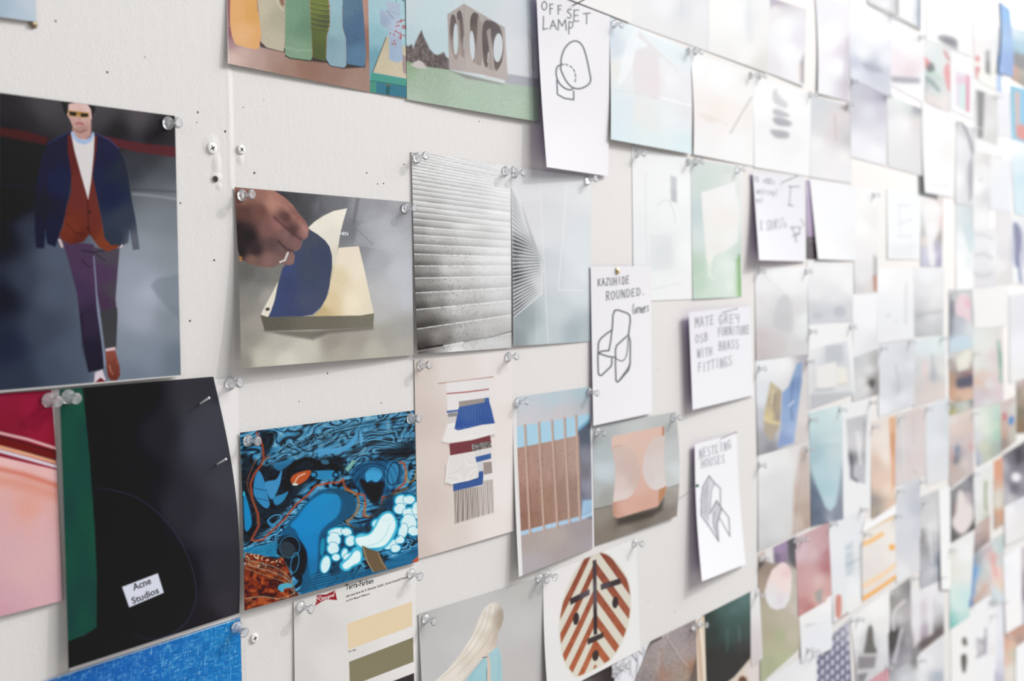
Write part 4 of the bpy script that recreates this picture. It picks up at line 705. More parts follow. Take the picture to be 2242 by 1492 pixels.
def p_marble(i):
    i.T(510, 880, 3.174)
    X = (i.x - 510) * 3.174; Y = (i.y - 880) * 3.174
    # flowing base: stretched along the pour direction in the upper half
    u = (X * .95 - Y * .42); v = (X * .35 + Y * .95)
    w1 = fbm(u / 260, v / 120, 2, 3) - .5; w2 = fbm(u / 240 + 5, v / 150 + 3, 6, 3) - .5
    n = fbm(u / 330 + w1 * 1.9, v / 105 + w2 * 2.2, 11, 3)
    t = np.mod(n * 7.5 + w1 * 1.2, 1); t = np.abs(t * 2 - 1)
    lv = fbm(u / 60 + w2 * 5, v / 22 + w1 * 5, 4, 3)
    stops = [(0, '141318'), (.20, '1a1c24'), (.32, '1d4a6a'), (.50, '2f80b0'), (.75, '4796c2'), (1, '7ab6d0')]
    c = np.zeros((len(X), 3)); tt = np.clip(t + (lv - .5) * .35, 0, 1)
    for q in range(3): c[:, q] = np.interp(tt, [a for a, _ in stops], [hx(h)[q] for _, h in stops])
    vein = np.exp(-((np.mod(lv * 6, 1) - .5) / .13) ** 2) * ss(.3, .7, tt); c = c * (1 - vein[:, None] * .55) + hx('1a2a38') * vein[:, None] * .55
    up = ss(620, 250, Y) * ss(0, 500, X); c = c * (1 - up[:, None] * .18) + hx('7d9aa8') * up[:, None] * .18  # grey-blue veil toward the upper right paints in glare
    i.c = c
    bl_ = '141318'
    # flowing streaks at the top
    for k in range(24):
        y0 = 250 + k * 17; 
        i.line(['5b9cc4', '16161c', '4a87a8', '1c2028', '2e78a4'][k % 5], [(250 + k * 3, y0 + 110 - k * 2), (480, y0 + 20 - k * 5), (700, y0 - 60 - k * 5), (900, y0 - 110 - k * 4), (1260, y0 - 170 - k * 1.5)], 1.6 + (k * 7 % 4), .35, 1.2, curve=True)
    for k in range(9): i.ell(bl_, 350 + k * 42, 300 - k * 11 + (k % 2) * 14, 20, 9, -20, 1, .8); i.ell('4d8fb4', 352 + k * 42, 300 - k * 11 + (k % 2) * 14, 12, 5, -20, .8, .9)
    i.poly('4c9ac8', [(600, 330), (740, 320), (820, 270), (860, 205), (870, 230), (840, 300), (760, 350), (640, 370), (600, 400)], 1.5, .95, curve=True); i.poly('5aa2cc', [(880, 200), (905, 250), (890, 310), (880, 260)], 1.2, .9, curve=True)
    i.poly('458cb4', [(620, 380), (740, 340), (640, 430)], 2, .0); i.poly('5c93ac', [(920, 310), (900, 330), (872, 380), (900, 370), (930, 330)], 1.5, .9)
    i.poly(bl_, [(180, 200), (300, 210), (270, 320), (230, 400), (190, 420), (200, 320)], 5, .8); i.poly(bl_, [(1030, 330), (1130, 320), (1270, 250), (1270, 380), (1120, 390), (1000, 400)], 8, .75)
    # left blue fingers with dark outlines
    i.poly(bl_, [(60, 380), (200, 440), (400, 420), (560, 400), (740, 380), (780, 470), (740, 530), (540, 560), (420, 700), (330, 800), (230, 900), (60, 960)], 8, .82, curve=True)
    i.poly('3383b6', [(180, 480), (215, 540), (240, 640), (255, 720), (225, 740), (180, 700), (145, 640), (150, 540)], 1.5, 1, curve=True); i.poly('3c8abc', [(225, 560), (300, 540), (340, 470), (330, 560), (300, 640), (270, 680), (240, 640)], 1.5, 1, curve=True)
    i.poly('2f7fae', [(280, 670), (350, 640), (385, 625), (350, 690), (300, 720)], 1.5, 1, curve=True); i.poly('2c78a8', [(280, 440), (380, 400), (430, 390), (390, 440), (320, 480)], 2, .8, curve=True)
    for a, b in (((150, 600), (240, 620)), ((160, 670), (250, 690))): i.line('14202c', [a, b], 1.2, .8, .7)
    i.ring('4a9fd0', 290, 820, 50, 28, 2.2, -25, 1); i.poly('2f86b8', [(240, 820), (300, 860), (360, 800), (300, 880), (250, 860)], 1.5, .8, curve=True)
    i.poly('2b86b8', [(540, 490), (580, 480), (730, 480), (740, 520), (650, 545), (560, 530)], 2, .95, curve=True); i.ring('131820', 560, 508, 24, 20, 3, 0, .8); i.ring('131820', 715, 508, 20, 18, 3, 0, .8)
    i.line('0e0f14', [(380, 600), (390, 500), (430, 430), (520, 400), (600, 430), (690, 440), (720, 480)], 9, .9, 2, curve=True)
    i.ell('3a6884', 640, 420, 30, 18, 10, 2, .9); i.poly('86bca8', [(780, 470), (830, 410), (860, 405), (830, 450), (800, 490)], 1.2, .9)
    # right dark pocket
    i.poly('1a4a70', [(820, 500), (900, 430), (1060, 410), (1160, 430), (1180, 500), (1130, 600), (1040, 660), (960, 680), (880, 620)], 4, .9, curve=True)
    i.poly('0f1218', [(880, 540), (960, 560), (1050, 560), (1020, 680), (980, 720), (920, 640)], 5, .9, curve=True); i.poly('3f9ed0', [(920, 500), (960, 460), (1020, 470), (1040, 510), (1000, 560), (960, 545), (930, 560)], 1.8, .95, curve=True)
    i.poly('3484b4', [(1080, 430), (1140, 440), (1160, 500), (1120, 590), (1080, 600), (1060, 540)], 2, .9, curve=True); i.ring('17304a', 1115, 500, 40, 80, 2.5, 10, 1)
    for k in range(9): i.ring(['2a7cac', '10161f', '1c5c8c'][k % 3], 960, 600, 100 + k * 13, 120 + k * 13, 2.0, 20, 1, .35)
    # big blue tongue
    i.poly('16547c', [(440, 780), (520, 690), (600, 620), (720, 600), (830, 650), (860, 720), (820, 800), (720, 860), (640, 960), (620, 1180), (560, 1290), (470, 1330), (490, 1160), (440, 1000), (330, 940)], 4, 1, curve=True)
    i.polyg([(640, 680, '2088c0'), (500, 850, '1c84c2'), (560, 1000, '187cba'), (700, 720, '2482b8'), (540, 1180, '1a6ea2')], [(450, 800), (520, 710), (610, 645), (700, 630), (750, 690), (730, 790), (650, 860), (600, 930), (590, 1080), (580, 1200), (540, 1240), (520, 1100), (480, 1000), (440, 900), (400, 860)], 3, 1, curve=True)
    for k in range(7): i.line(['3c3a34', '0f4468'][k % 2], [(640 + k * 5, 640 - k * 6), (740 + k * 12, 650 - k * 3), (790 + k * 10, 720), (740 + k * 16, 810 + k * 4)], 1.6, .5, 1, curve=True)
    i.poly('1a86c0', [(75, 640), (110, 720), (130, 820), (125, 870), (85, 890)], 2, .95, curve=True); i.ell('35c0d8', 76, 640, 7, 18, 0, 1, .9)
    # red and ochre veins
    i.line('a8482e', [(165, 215), (205, 300), (215, 400), (190, 450), (150, 500), (122, 570), (135, 680), (175, 780), (180, 860), (150, 920), (128, 960), (150, 968), (205, 962), (280, 890), (360, 815), (440, 712), (520, 650), (575, 585), (650, 568), (740, 560), (765, 540), (775, 590), (840, 635), (912, 650), (922, 720), (905, 790), (940, 805), (985, 780), (1030, 735), (1042, 660), (1075, 668), (1130, 620), (1190, 570), (1205, 490), (1190, 430), (1160, 420)], 4.5, .85, 1.3)
    i.line('8a4a2c', [(205, 410), (250, 380)], 4, .8, 1.3); i.line('7c4c34', [(160, 400), (110, 520), (105, 600), (160, 760), (170, 850)], 3, .7, 1.3, curve=True)
    i.line('a4703e', [(780, 610), (860, 650), (872, 740), (820, 815), (790, 830), (830, 870), (900, 888), (945, 880), (960, 850), (1010, 800), (1040, 740)], 5, .75, 1.6, curve=True); i.line('a88248', [(915, 700), (925, 790), (990, 790), (1050, 700), (1130, 640), (1210, 600)], 4, .6, 1.6, curve=True); i.line('a88444', [(1205, 480), (1215, 555), (1260, 540), (1275, 470)], 4, .7, 1.4, curve=True)
    i.poly('b4502a', [(400, 550), (420, 510), (480, 485), (540, 478), (530, 520), (490, 560), (430, 582)], 1.5, 1, curve=True); i.line('e4d8c0', [(430, 560), (455, 520), (500, 500)], 3, .7, 1.2); i.ell('cfe4dc', 432, 575, 20, 9, 0, 1.4, .9)
    # dark curl
    i.poly('101218', [(300, 1000), (330, 945), (400, 930), (470, 970), (515, 1060), (500, 1180), (450, 1240), (410, 1190), (370, 1120), (310, 1060)], 3, .9, curve=True); i.ring('2f88b6', 395, 1010, 70, 75, 2.5, 0, 1.2, .7); i.poly('3a4650', [(320, 1010), (370, 970), (430, 1010), (420, 1070), (350, 1080)], 3, .7, curve=True); i.ring('3f9cc8', 430, 1120, 26, 70, 3, 10, 1.2, .6)
    i.poly('217ba6', [(90, 1020), (200, 1000), (310, 980), (300, 1060), (330, 1075), (250, 1080), (90, 1060)], 3, .85, curve=True)
    # lower right water
    i.poly('17608c', [(480, 1340), (600, 1200), (900, 1180), (1050, 1110), (1290, 1000), (1295, 1120), (800, 1270)], 6, .85)
    for k in range(12): i.line(['0e2c44', '2a86ae', '0d1f30', '1f749e'][k % 4], [(440 + k * 6, 1330 - k * 6), (560, 1290 - k * 9), (720, 1250 - k * 8), (900, 1200 - k * 5)], 2.2, .5, 1.3, curve=True)
    i.poly('0f2c44', [(880, 1000), (960, 900), (1120, 760), (1120, 640), (1140, 620), (1080, 640), (900, 860), (700, 870), (620, 950), (600, 1180), (720, 1200), (900, 1100)], 7, .8)
    cells = [(720, 905, 65, 34, -10), (700, 960, 52, 52, 0), (695, 1020, 46, 45, 0), (790, 905, 40, 34, 20), (815, 965, 40, 44, 20), (642, 1130, 38, 66, 12), (715, 1080, 34, 30, 0), (775, 1055, 28, 42, 10), (622, 1010, 14, 62, 5), (830, 1090, 72, 52, -20), (785, 1140, 42, 38, 0), (860, 1050, 40, 40, 0), (900, 960, 56, 46, 0), (990, 970, 90, 52, -10), (1060, 880, 80, 110, 20), (1010, 850, 50, 40, 0), (1170, 690, 50, 48, 0), (1225, 680, 45, 36, 0), (1160, 745, 48, 40, 0), (1235, 780, 62, 50, 0), (1270, 740, 30, 50, 0), (1220, 850, 62, 70, 0), (1180, 900, 36, 58, 15), (1100, 990, 62, 34, -25), (1130, 1020, 40, 30, -20), (1255, 900, 42, 36, 0), (1160, 960, 36, 30, 0)]
    for x, y, a, b, g in cells: i.ell('0a5c84', x, y, a + 9, b + 9, g, 1.6, .9)
    for x, y, a, b, g in cells: i.ell('38b4d6' if a > 15 else '1a8ab0', x, y, a, b, g, 1.3, 1)
    for x, y, a, b, g in cells[:]:
        if a > 15: i.ell('d4eaec', x + 2, y + 3, a - 8, b - 8, g, 1.5, .97); i.ring('1c86ac', x, y, a - 1, b - 1, 1.3, g, .8, .75)
    i.poly('3ab2d2', [(842, 945), (950, 905), (1025, 785), (1100, 765), (1145, 870), (1075, 1005), (960, 1030), (865, 1015)], 2, .9, curve=True); i.poly('dceeee', [(856, 950), (958, 918), (1036, 798), (1098, 782), (1130, 868), (1062, 992), (962, 1016), (878, 1002)], 2.2, 1, curve=True)
    i.poly('38b0d0', [(745, 1130), (800, 1080), (850, 1020), (900, 1040), (895, 1120), (840, 1150), (780, 1180)], 2, .9, curve=True); i.poly('dceeee', [(762, 1135), (808, 1092), (852, 1038), (886, 1052), (880, 1110), (832, 1138), (785, 1165)], 2, 1, curve=True)
    i.line('58bcd6', [(905, 1010), (1000, 985), (1060, 930), (1090, 850)], 2, .35, 2, curve=True)
    for k in range(12): i.ell('8cd4e4', 1010 + (k * 67 % 230), 830 + (k * 41 % 130) - (k % 3) * 40, 6, 5, 0, 1.3, .35)
    i.poly('6a5842', [(898, 1000), (950, 1025), (1010, 1045), (1040, 1100), (1075, 1165), (980, 1188), (935, 1130), (905, 1060)], 1.5, 1); i.line('a88c68', [(1010, 1045), (1030, 1110), (1068, 1165)], 2, .8, 1); i.line('cfc4ac', [(905, 1015), (935, 1110), (975, 1185)], 1.2, .8, .8); i.grad([], a=0) if False else None
    # brown corner
    def brown(x, y):
        a = fbm(x / 9 + 3 * fbm(x / 26, y / 26, 3), y / 9, 8, 4); b = fbm(x / 4, y / 4, 12, 3)
        c = hx('7c3018')[None] * np.ones((len(x), 1)); c = c + (hx('3a1410') - c) * ss(.5, .3, a)[:, None]; c = c + (hx('b0552c') - c) * ss(.55, .7, a)[:, None] * .8
        t = ss(.58, .68, b) * ss(1250, 1235, y) ; return c + (hx('e4c49c') - c) * (t * .8)[:, None]
    i.poly(brown, [(85, 1050), (170, 1062), (300, 1095), (345, 1080), (380, 1150), (410, 1220), (405, 1290), (470, 1350), (380, 1400), (60, 1480)], 1.8, 1)
    for k in range(5): i.line(['8fa79a', '6e5c44', '86b0b4', '4a3020', 'a09070'][k], [(90, 1095 + k * 16), (180, 1120 + k * 18), (290, 1150 + k * 20), (380, 1210 + k * 14), (430, 1300 + k * 12)], 2.4, .55, 1.2, curve=True)
    i.poly('4aa6c4', [(312, 1300), (330, 1270), (395, 1262), (410, 1290), (360, 1300), (345, 1325)], 1.2, .95, curve=True); i.line('a8a084', [(90, 1370), (200, 1355), (330, 1370), (430, 1330)], 3, .6, 1.2, curve=True); i.line('6c4a34', [(90, 1400), (130, 1380), (150, 1420), (110, 1440)], 2.5, .8, 1, curve=True)
    i.poly('c8502c', [(1240, 1115), (1300, 1060), (1300, 1120)], 1.5, .9)
    i.T(0, 0, 1); i.grain(.02, 1.8)
sheet('marbled_print', 'marbled print swirling in blue, black and white above the colour chart', 'print', [(525, 948), (907, 899), (916, 1230), (535, 1338)], p_marble, (.3, .3, 1.5, 5), base=2.2, belly=.8, step=1.25, bow=(2, 0), sat=.97)

def p_chart(i):
    i.T(620, 1230, 3.616)
    i.grad([(100, 420, 'd6d2ce'), (300, 500, 'd2cfcb'), (120, 900, 'd0cdca'), (400, 800, 'dad6d3'), (1000, 150, 'e2dedb'), (1030, 600, 'e3e0dd'), (700, 300, 'dfdbd8'), (450, 300, 'dad6d2')])
    i.poly('9a1a26', [(268, 268), (340, 262), (410, 230), (427, 306), (345, 300), (300, 320), (254, 352)], .8)
    for st in ([(268, 325), (262, 300), (285, 278), (302, 280), (292, 292), (275, 297), (300, 312)], [(303, 305), (318, 290), (322, 284), (310, 288), (308, 304), (322, 300)], [(324, 298), (335, 280), (336, 295), (330, 302)], [(343, 290), (350, 276), (358, 282), (350, 294), (343, 290)], [(360, 275), (362, 300)], [(360, 278), (372, 268), (374, 282), (364, 286)], [(384, 266), (376, 280), (388, 278), (388, 262), (391, 278)], [(394, 276), (408, 238), (400, 262), (402, 276)]): i.line('ded4d2', st, 1.5, .95, .6, curve=True)
    i.poly('e2cba6', [(505, 495), (1020, 318), (1022, 512), (518, 700)], .9); i.poly('857d60', [(522, 796), (1028, 602), (1033, 795), (528, 990)], .9); i.poly('383234', [(528, 1080), (1036, 884), (1040, 1080), (535, 1290)], .9)
    for x, y in ((518, 716), (526, 713), (534, 711), (550, 707), (556, 705), (563, 703), (570, 701)): i.line('4a4644', [(x, y - 5), (x + 3, y + 3)], 1.4, .7, .6)
    i.T(0, 0, 1); i.grain(.008, 2)
ch = sheet('colour_chart', 'white colour chart sheet with red logo, cream and olive swatches', 'colour chart', [(643, 1317), (911, 1239), (908, 1560), (647, 1650)], p_chart, (0, 0, 1, 1.5), base=1.0, step=1.3)
lettering(ch, 'Terra-Farben', (757, 1292.5), (817.5, 1277), 11.5, TXT, weight=.02, spacing=1.1)
lettering(ch, 'eine neue Serie der H. Römmler GmbH., Gross-Umstadt/Odenwald', (758, 1309), (897, 1265), 5.4, TXT, weight=.01)
lettering(ch, 'von Prof. Margret Hildebrand', (758, 1318.5), (809, 1302.5), 4.4, TXT, weight=.01)

def p_veil(i):
    i.T(620, 1230, 3.616)
    i.grad([(1100, 450, 'b6b5b2'), (1300, 500, 'bfbdbc'), (1500, 300, 'c2c0bf'), (1900, 200, 'bcbbb8'), (2050, 150, 'b6b6b4'), (1900, 500, 'c4c2c1'), (2040, 700, 'bcb9b8'), (1200, 800, 'bdbbb9'), (1850, 900, 'bfbab8'), (1400, 650, 'c3c1c0')])
    i.polyg([(1690, 850, '9fc6cc'), (1580, 850, '9cc4cc'), (1500, 930, '94c2cc'), (1720, 720, 'a4c8d0')], [(1600, 750), (1660, 670), (1710, 688), (1728, 760), (1735, 950), (1740, 1050), (1380, 1050), (1480, 900)], 1)
    i.line('7ea8b0', [(1700, 720), (1712, 830), (1700, 940)], 1.6, .6, 1); i.line('7fb0ba', [(1590, 780), (1520, 860), (1470, 940)], 2.2, .6, 1.2)
    i.polyg([(1650, 380, 'e2dad0'), (1600, 500, 'e4dccf'), (1500, 650, 'e6ddd2'), (1720, 420, 'a89b8c'), (1690, 600, 'b8a898'), (1650, 600, 'd6cabb'), (1350, 850, 'e0d7cc'), (1450, 800, 'd6cbbd'), (1600, 720, 'd8ccbc'), (1250, 940, 'ded6cb'), (1740, 500, 'a89888')], [(1640, 330), (1680, 320), (1720, 345), (1742, 390), (1746, 450), (1725, 520), (1700, 570), (1685, 680), (1640, 720), (1580, 760), (1500, 850), (1420, 945), (1360, 1040), (1120, 1040), (1200, 950), (1300, 860), (1400, 740), (1500, 585), (1550, 450), (1590, 370)], 1.1)
    for a in ([(1640, 360), (1600, 520), (1480, 720), (1250, 930)], [(1680, 370), (1650, 560), (1560, 700), (1380, 900)], [(1600, 400), (1560, 520), (1440, 720)], [(1700, 400), (1675, 560), (1640, 700)]): i.line('b8aa98', a, 1.8, .6, 1.3, curve=True)
    i.line('d2bfae', [(1610, 735), (1630, 800), (1628, 1000)], 7, 1, 1); i.line('3c3a3a', [(1580, 762), (1615, 757)], 1.6, .8, .8); i.line('5a6a70', [(1612, 850), (1610, 960)], 1.6, .7, .8)
    i.T(0, 0, 1); i.grain(.01, 2)
sheet('photo_print', 'grey print of a person under a long cream veil and pale blue dress', 'print', [(916, 1345), (1190, 1261), (1200, 1570), (932, 1680)], p_veil, (0, 0, 0, 9), base=.9, step=1.4)

def p_mask(i):
    i.grad([(1200, 1280, 'e4e1e0'), (1380, 1250, 'e8e6e4'), (1220, 1480, 'e0dedd'), (1390, 1400, 'e6e4e2')])
    i.T(1190, 1190, 4.77)
    P = [(560, 85), (620, 90), (700, 130), (800, 235), (870, 350), (905, 470), (915, 600), (905, 760), (860, 945), (780, 1115), (725, 1195), (670, 1250), (520, 1330), (350, 1405), (270, 1335), (205, 1220), (172, 1050), (162, 850), (178, 700), (225, 520), (300, 340), (390, 190), (480, 105)]
    def stripes(x, y):
        X = (x - 1190) * 4.77; Y = (y - 1190) * 4.77; L = X < 538
        s = np.where(L, Y - 2.25 * (538 - X) * (1 - .0002 * (538 - X)), Y - 1.38 * (X - 538)); u = np.mod(s - 180, 270) / 270
        on = ss(.0, .025, u) * ss(.5, .475, u); t = np.clip(Y / 1400, 0, 1)[:, None]
        br = hx('8a4638') * (1 - t) + hx('b4603a') * t; br = br + ((fbm(x / 6, y / 9, 5, 3) - .5) * .10)[:, None]
        return hx('d5cfbf') * (1 - on[:, None]) + br * on[:, None]
    i.poly('d6d4c6', P, 2, 1, curve=True); i.poly(stripes, [(538 + (x - 538) * .975, 740 + (y - 740) * .975) for x, y in P], 1.2, 1, curve=True)
    D = '42373a'
    i.polyg([(535, 300, '4a3d42'), (540, 520, '5c5358'), (540, 800, '382e30')], [(513, 182), (552, 172), (562, 950), (523, 960)], .9); i.polyg([(300, 600, '3e3438'), (460, 510, '5c5258')], [(277, 580), (480, 478), (482, 540), (280, 648)], .9); i.polyg([(620, 460, '544a50'), (780, 400, '3e3438')], [(594, 432), (803, 364), (809, 426), (600, 492)], .9)
    i.poly(D, [(458, 1000), (628, 930), (628, 986), (462, 1064)], .9); i.ell('3a3030', 340, 790, 31, 66, 6, 1); i.ell('3a3032', 749, 620, 32, 62, 4, 1); i.ell('3e3230', 543, 1175, 34, 58, 8, 1)
    i.T(0, 0, 1); i.grain(.008, 2)
sheet('mask_print', 'white sheet with an oval striped brown and cream face mask', 'print', [(1189, 1260), (1392, 1180), (1402, 1424), (1200, 1530)], p_mask, (0, 0, 1, 7), base=1.1, step=1.4, bow=(-3, 0))
# ------------------------------------------------------------------ sheets further along the wall
def far(label, quad, T, bg, shapes=(), name='photo_print', cat='print', grain=.006, **kw):
    def paint(i):
        i.soft = 9.0; i.T(*T)
        if isinstance(bg, str): i.fill(bg)
        else: i.grad(bg, p=2.2)
        for s in shapes:
            k, col, *r = s
            if k == 'p': i.poly(col, r[0], r[1] if len(r) > 1 else 1.5, r[2] if len(r) > 2 else 1.0)
            elif k == 'c': i.poly(col, r[0], r[1] if len(r) > 1 else 1.5, r[2] if len(r) > 2 else 1.0, True)
            elif k == 'g': i.polyg(col, r[0], r[1] if len(r) > 1 else 1.5)
            elif k == 'l': i.line(col, r[0], r[1], r[2] if len(r) > 2 else 1.0, r[3] if len(r) > 3 else 1.2, len(r[0]) > 2)
            elif k == 'e': i.ell(col, *r[:5], r[5] if len(r) > 5 else 2, r[6] if len(r) > 6 else 1)
        i.T(0, 0, 1); i.grain(grain, 3)
    kw.setdefault('base', .8)
    cx = sum(p[0] for p in quad) / 4; cy = sum(p[1] for p in quad) / 4
    if kw.get('kind') == 'matte' and cx > 1800 and cy < 760: kw['kind'] = 'gloss'
    kw.setdefault('sat', .85)
    if cx > 2000 and cy < 520: kw.setdefault('unwash', 1.0); kw['sat'] = 1.0
    gx = 1 + 3.0 / max(abs(quad[1][0] - quad[0][0]), 12); gy = 1 + 3.0 / max(abs(quad[3][1] - quad[0][1]), 12)
    if cx > 1380: quad = [(cx + (q[0] - cx) * gx, cy + (q[1] - cy) * gy) for q in quad]
    return sheet(name, label, cat, quad, paint, **kw)
A, B, C, D = (1600, 0, 3.47), (1600, 380, 3.47), (1600, 740, 3.47), (1600, 1062, 3.47)
E_, F_, G_, H_, I_, J_ = [(1940, y, 4.97) for y in (0, 250, 500, 740, 980, 1192)]
K_ = (1600, 1192, 4.97); TOP = (1270, 0, 5.97); Z0 = (0, 0, 1)
W5 = 'f2f1f2'
# --- top row
far('blank cream sheet at the top edge, above the OFFSET LAMP card', [(1192, -150), (1386, -95), (1382, 51), (1190, -24)], Z0, 'f0eeec', name='blank_sheet', cat='paper sheet', base=1.2, kind='matte', lift=(0, 0, 1, 1))
far('pale grey print with faint vertical streaks, top row above the pale teal print', [(1385, -95), (1555, -40), (1552, 112), (1382, 51)], TOP, [(800, 100, 'ececee'), (1100, 60, 'f2f2f5'), (1350, 150, 'e2e3e7'), (1550, 200, 'ececef'), (1400, 450, 'ebe9e9'), (900, 300, 'eceaea')],
    [('l', 'd8dade', [(1330, -50), (1335, 200)], 5, .5, 4), ('l', 'e0e1e6', [(1440, -50), (1440, 350)], 3, .5, 3)], lift=(0, 0, 1, 0), base=1.0)
far('ivory print with a faint grey upright shape, fourth along the top edge', [(1554, -40), (1684, 0), (1679, 158), (1552, 112)], A, [(-100, 100, 'f8f7f5'), (50, 150, 'faf9f8'), (150, 150, 'ebecee'), (250, 200, 'f2f1ef'), (100, 400, 'f6f5f2'), (250, 500, 'e4e2dc'), (0, 430, 'f0efec')], [('l', 'dfe2e6', [(140, 0), (145, 300)], 12, .5, 7)], lift=(0, 0, 4, 1), base=1.4, bow=(0, 1))
far('white print with mauve corner, left of the bare wall gap at the top', [(1683, -5), (1764, 22), (1759, 188), (1682, 158)], A, [(330, 80, 'f2eeee'), (400, 200, 'f8f8fb'), (450, 400, 'fafafc'), (540, 300, 'e8e4ee'), (310, 500, 'eae6ec'), (350, 0, 'b4aab4'), (520, 500, 'f4f2f4')],
    [('p', 'c0b8c8', [(285, -20), (420, -20), (300, 60)], 4, .8), ('p', 'a49aa0', [(525, 480), (560, 400), (560, 640), (530, 625)], 4, .8), ('p', 'e8d8d0', [(515, 510), (535, 500), (535, 580), (515, 590)], 3, .7)], lift=(0, 0, 6, 2), base=1.0)
far('white print shading to mauve at its right edge, right of the bare wall gap', [(1786, -10), (1860, 15), (1857, 221), (1792, 203)], A, [(680, 100, 'f0eef4'), (760, 300, 'fbfbfd'), (820, 500, 'fafafc'), (860, 400, 'e2d8e4'), (880, 650, 'd6ced6'), (700, 650, 'f2f2f6')], [('p', 'cfc6d2', [(870, 300), (905, 260), (900, 760), (840, 750)], 5, .7)], lift=(2, 0, 2, 9), base=1.2, bow=(3, 0))
far('framed grey print with dark right edge cut by the top of the view', [(1900, -80), (1966, -50), (1967, 43), (1902, 8)], E_, [(20, 60, 'f6f6f8'), (70, 100, 'd8d6da'), (100, 50, 'c8c4c8')], [('p', 'a9a4a2', [(100, -300), (130, -300), (135, 180), (108, 165)], 3, .9), ('l', '9a968f', [(-180, 40), (0, 120), (100, 170)], 4, .8, 2)], lift=(0, 0, 4, 4), base=1.2)
far('white print with a slate blue right edge at the top', [(1969, -60), (2016, -40), (2015, 66), (1969, 43)], E_, [(200, 100, 'fafafc'), (260, 150, 'fcfcfd'), (350, 150, 'c4ccd6'), (160, 100, 'f0f0f2')], [('p', '8a97a8', [(340, -300), (375, -300), (375, 320), (345, 300)], 4, .9), ('l', 'a4a198', [(150, 200), (260, 265), (375, 318)], 5, .9, 2)], lift=(0, 0, 5, 3), base=1.2)
far('white print with a grey blurred shoe shape at its foot', [(2028, -80), (2126, -40), (2126, 122), (2030, 84)], E_, [(500, 100, 'fcfcfd'), (700, 200, 'fdfdfe'), (900, 300, 'fcfcfb'), (850, 500, 'fcfcfb')], [('c', '9a9aa0', [(560, 400), (640, 380), (770, 430), (772, 540), (680, 500), (600, 460)], 4, .9), ('c', '7c7c82', [(600, 420), (680, 420), (760, 460), (700, 490)], 4, .7)], lift=(0, 0, 3, 1), base=1.0)
far('white print over a grey and blue blurred band, below the top row', [(1861, -14), (1951, 34), (1949, 212), (1862, 168)], A, [(950, 100, 'fdfdfe'), (1100, 250, 'fdfdfe'), (1000, 400, 'f6f7fb'), (950, 480, 'c8ccde'), (1080, 500, 'bfc3d2'), (1150, 560, 'cccfdc'), (950, 560, 'e4e6f0'), (1180, 450, 'eef0f6')], [('c', 'a8aab8', [(1000, 480), (1080, 490), (1160, 540), (1100, 550), (1020, 520)], 5, .7)], lift=(0, 0, 1, 1), base=1.0)
far('blush white print with one dark grey band across its lower part', [(1952, 38), (2026, 78), (2022, 226), (1950, 185)], E_, [(100, 400, 'fbfafc'), (250, 500, 'fbfbfc'), (100, 600, 'f4eaf0'), (250, 780, 'ead8de'), (150, 700, 'f2e6ec'), (200, 1000, 'f8f8fa'), (400, 900, 'f6f6f8')], [('p', 'a4a4ac', [(50, 830), (200, 840), (370, 850), (368, 905), (200, 905), (60, 890)], 4, .9)], lift=(0, 0, 1, 1))
far('print of pink flowers and dark green leaves, high on the right', [(2024, 80), (2082, 106), (2078, 246), (2028, 222)], E_, [(450, 500, 'eceeee'), (550, 600, 'dfe6e6'), (600, 700, 'e0e6e4'), (650, 600, 'e6e2e2'), (450, 900, 'c0c8c8'), (560, 1000, 'd8dede'), (620, 1100, 'ece4e2'), (500, 1080, 'e6dcd8')],
    [('c', 'e8a0a4', [(410, 620), (450, 640), (490, 700), (450, 750), (420, 720)], 3), ('c', '5a6866', [(440, 730), (490, 680), (530, 740), (510, 780), (460, 790)], 3, .9), ('l', 'b8d8c8', [(440, 800), (530, 800), (600, 880)], 5, .9, 3), ('l', '7a9690', [(430, 850), (500, 900), (570, 980)], 8, .7, 4), ('c', 'e4a4a4', [(630, 760), (680, 680), (700, 780), (705, 980), (680, 990), (650, 900)], 3), ('l', 'c47478', [(640, 560), (660, 610), (690, 650)], 5, .8, 2)], lift=(0, 0, 2, 1), base=1.0)
far('white bordered print with mint panel and raspberry stripe', [(2084, 110), (2133, 131), (2129, 262), (2082, 240)], E_, 'f5f5f7', [('p', 'e6dce8', [(760, 780), (920, 820), (905, 1230), (760, 1150)], 3), ('p', 'd2e8e4', [(800, 900), (870, 890), (870, 1200), (800, 1160)], 4), ('p', 'dc8c9c', [(875, 820), (905, 830), (905, 1215), (870, 1215)], 3), ('p', 'ecc4d4', [(760, 840), (880, 840), (870, 920), (760, 900)], 4, .7)], lift=(0, 0, 2, 1), base=1.2)
far('white print with red spots and a dark upright slot', [(2129, 34), (2183, 58), (2180, 198), (2133, 168)], E_, [(1000, 300, 'fdfdfe'), (1100, 250, 'fafafc'), (1000, 500, 'f2ecec'), (1150, 500, 'eceaea'), (1050, 900, 'f4f4f0'), (1150, 850, 'f0efe8')], [('e', 'dc6468', 995, 640, 20, 35, 0, 2), ('c', 'cc484c', [(975, 740), (1020, 735), (1000, 800), (988, 860)], 2.5), ('p', '85858a', [(1085, 560), (1125, 540), (1130, 810), (1085, 790)], 4, .8), ('p', '55565e', [(1088, 680), (1125, 660), (1130, 808), (1088, 790)], 3, .9), ('p', 'd8d4d4', [(940, 200), (960, 220), (950, 800), (935, 780)], 3, .6)], lift=(0, 0, 2, 2))
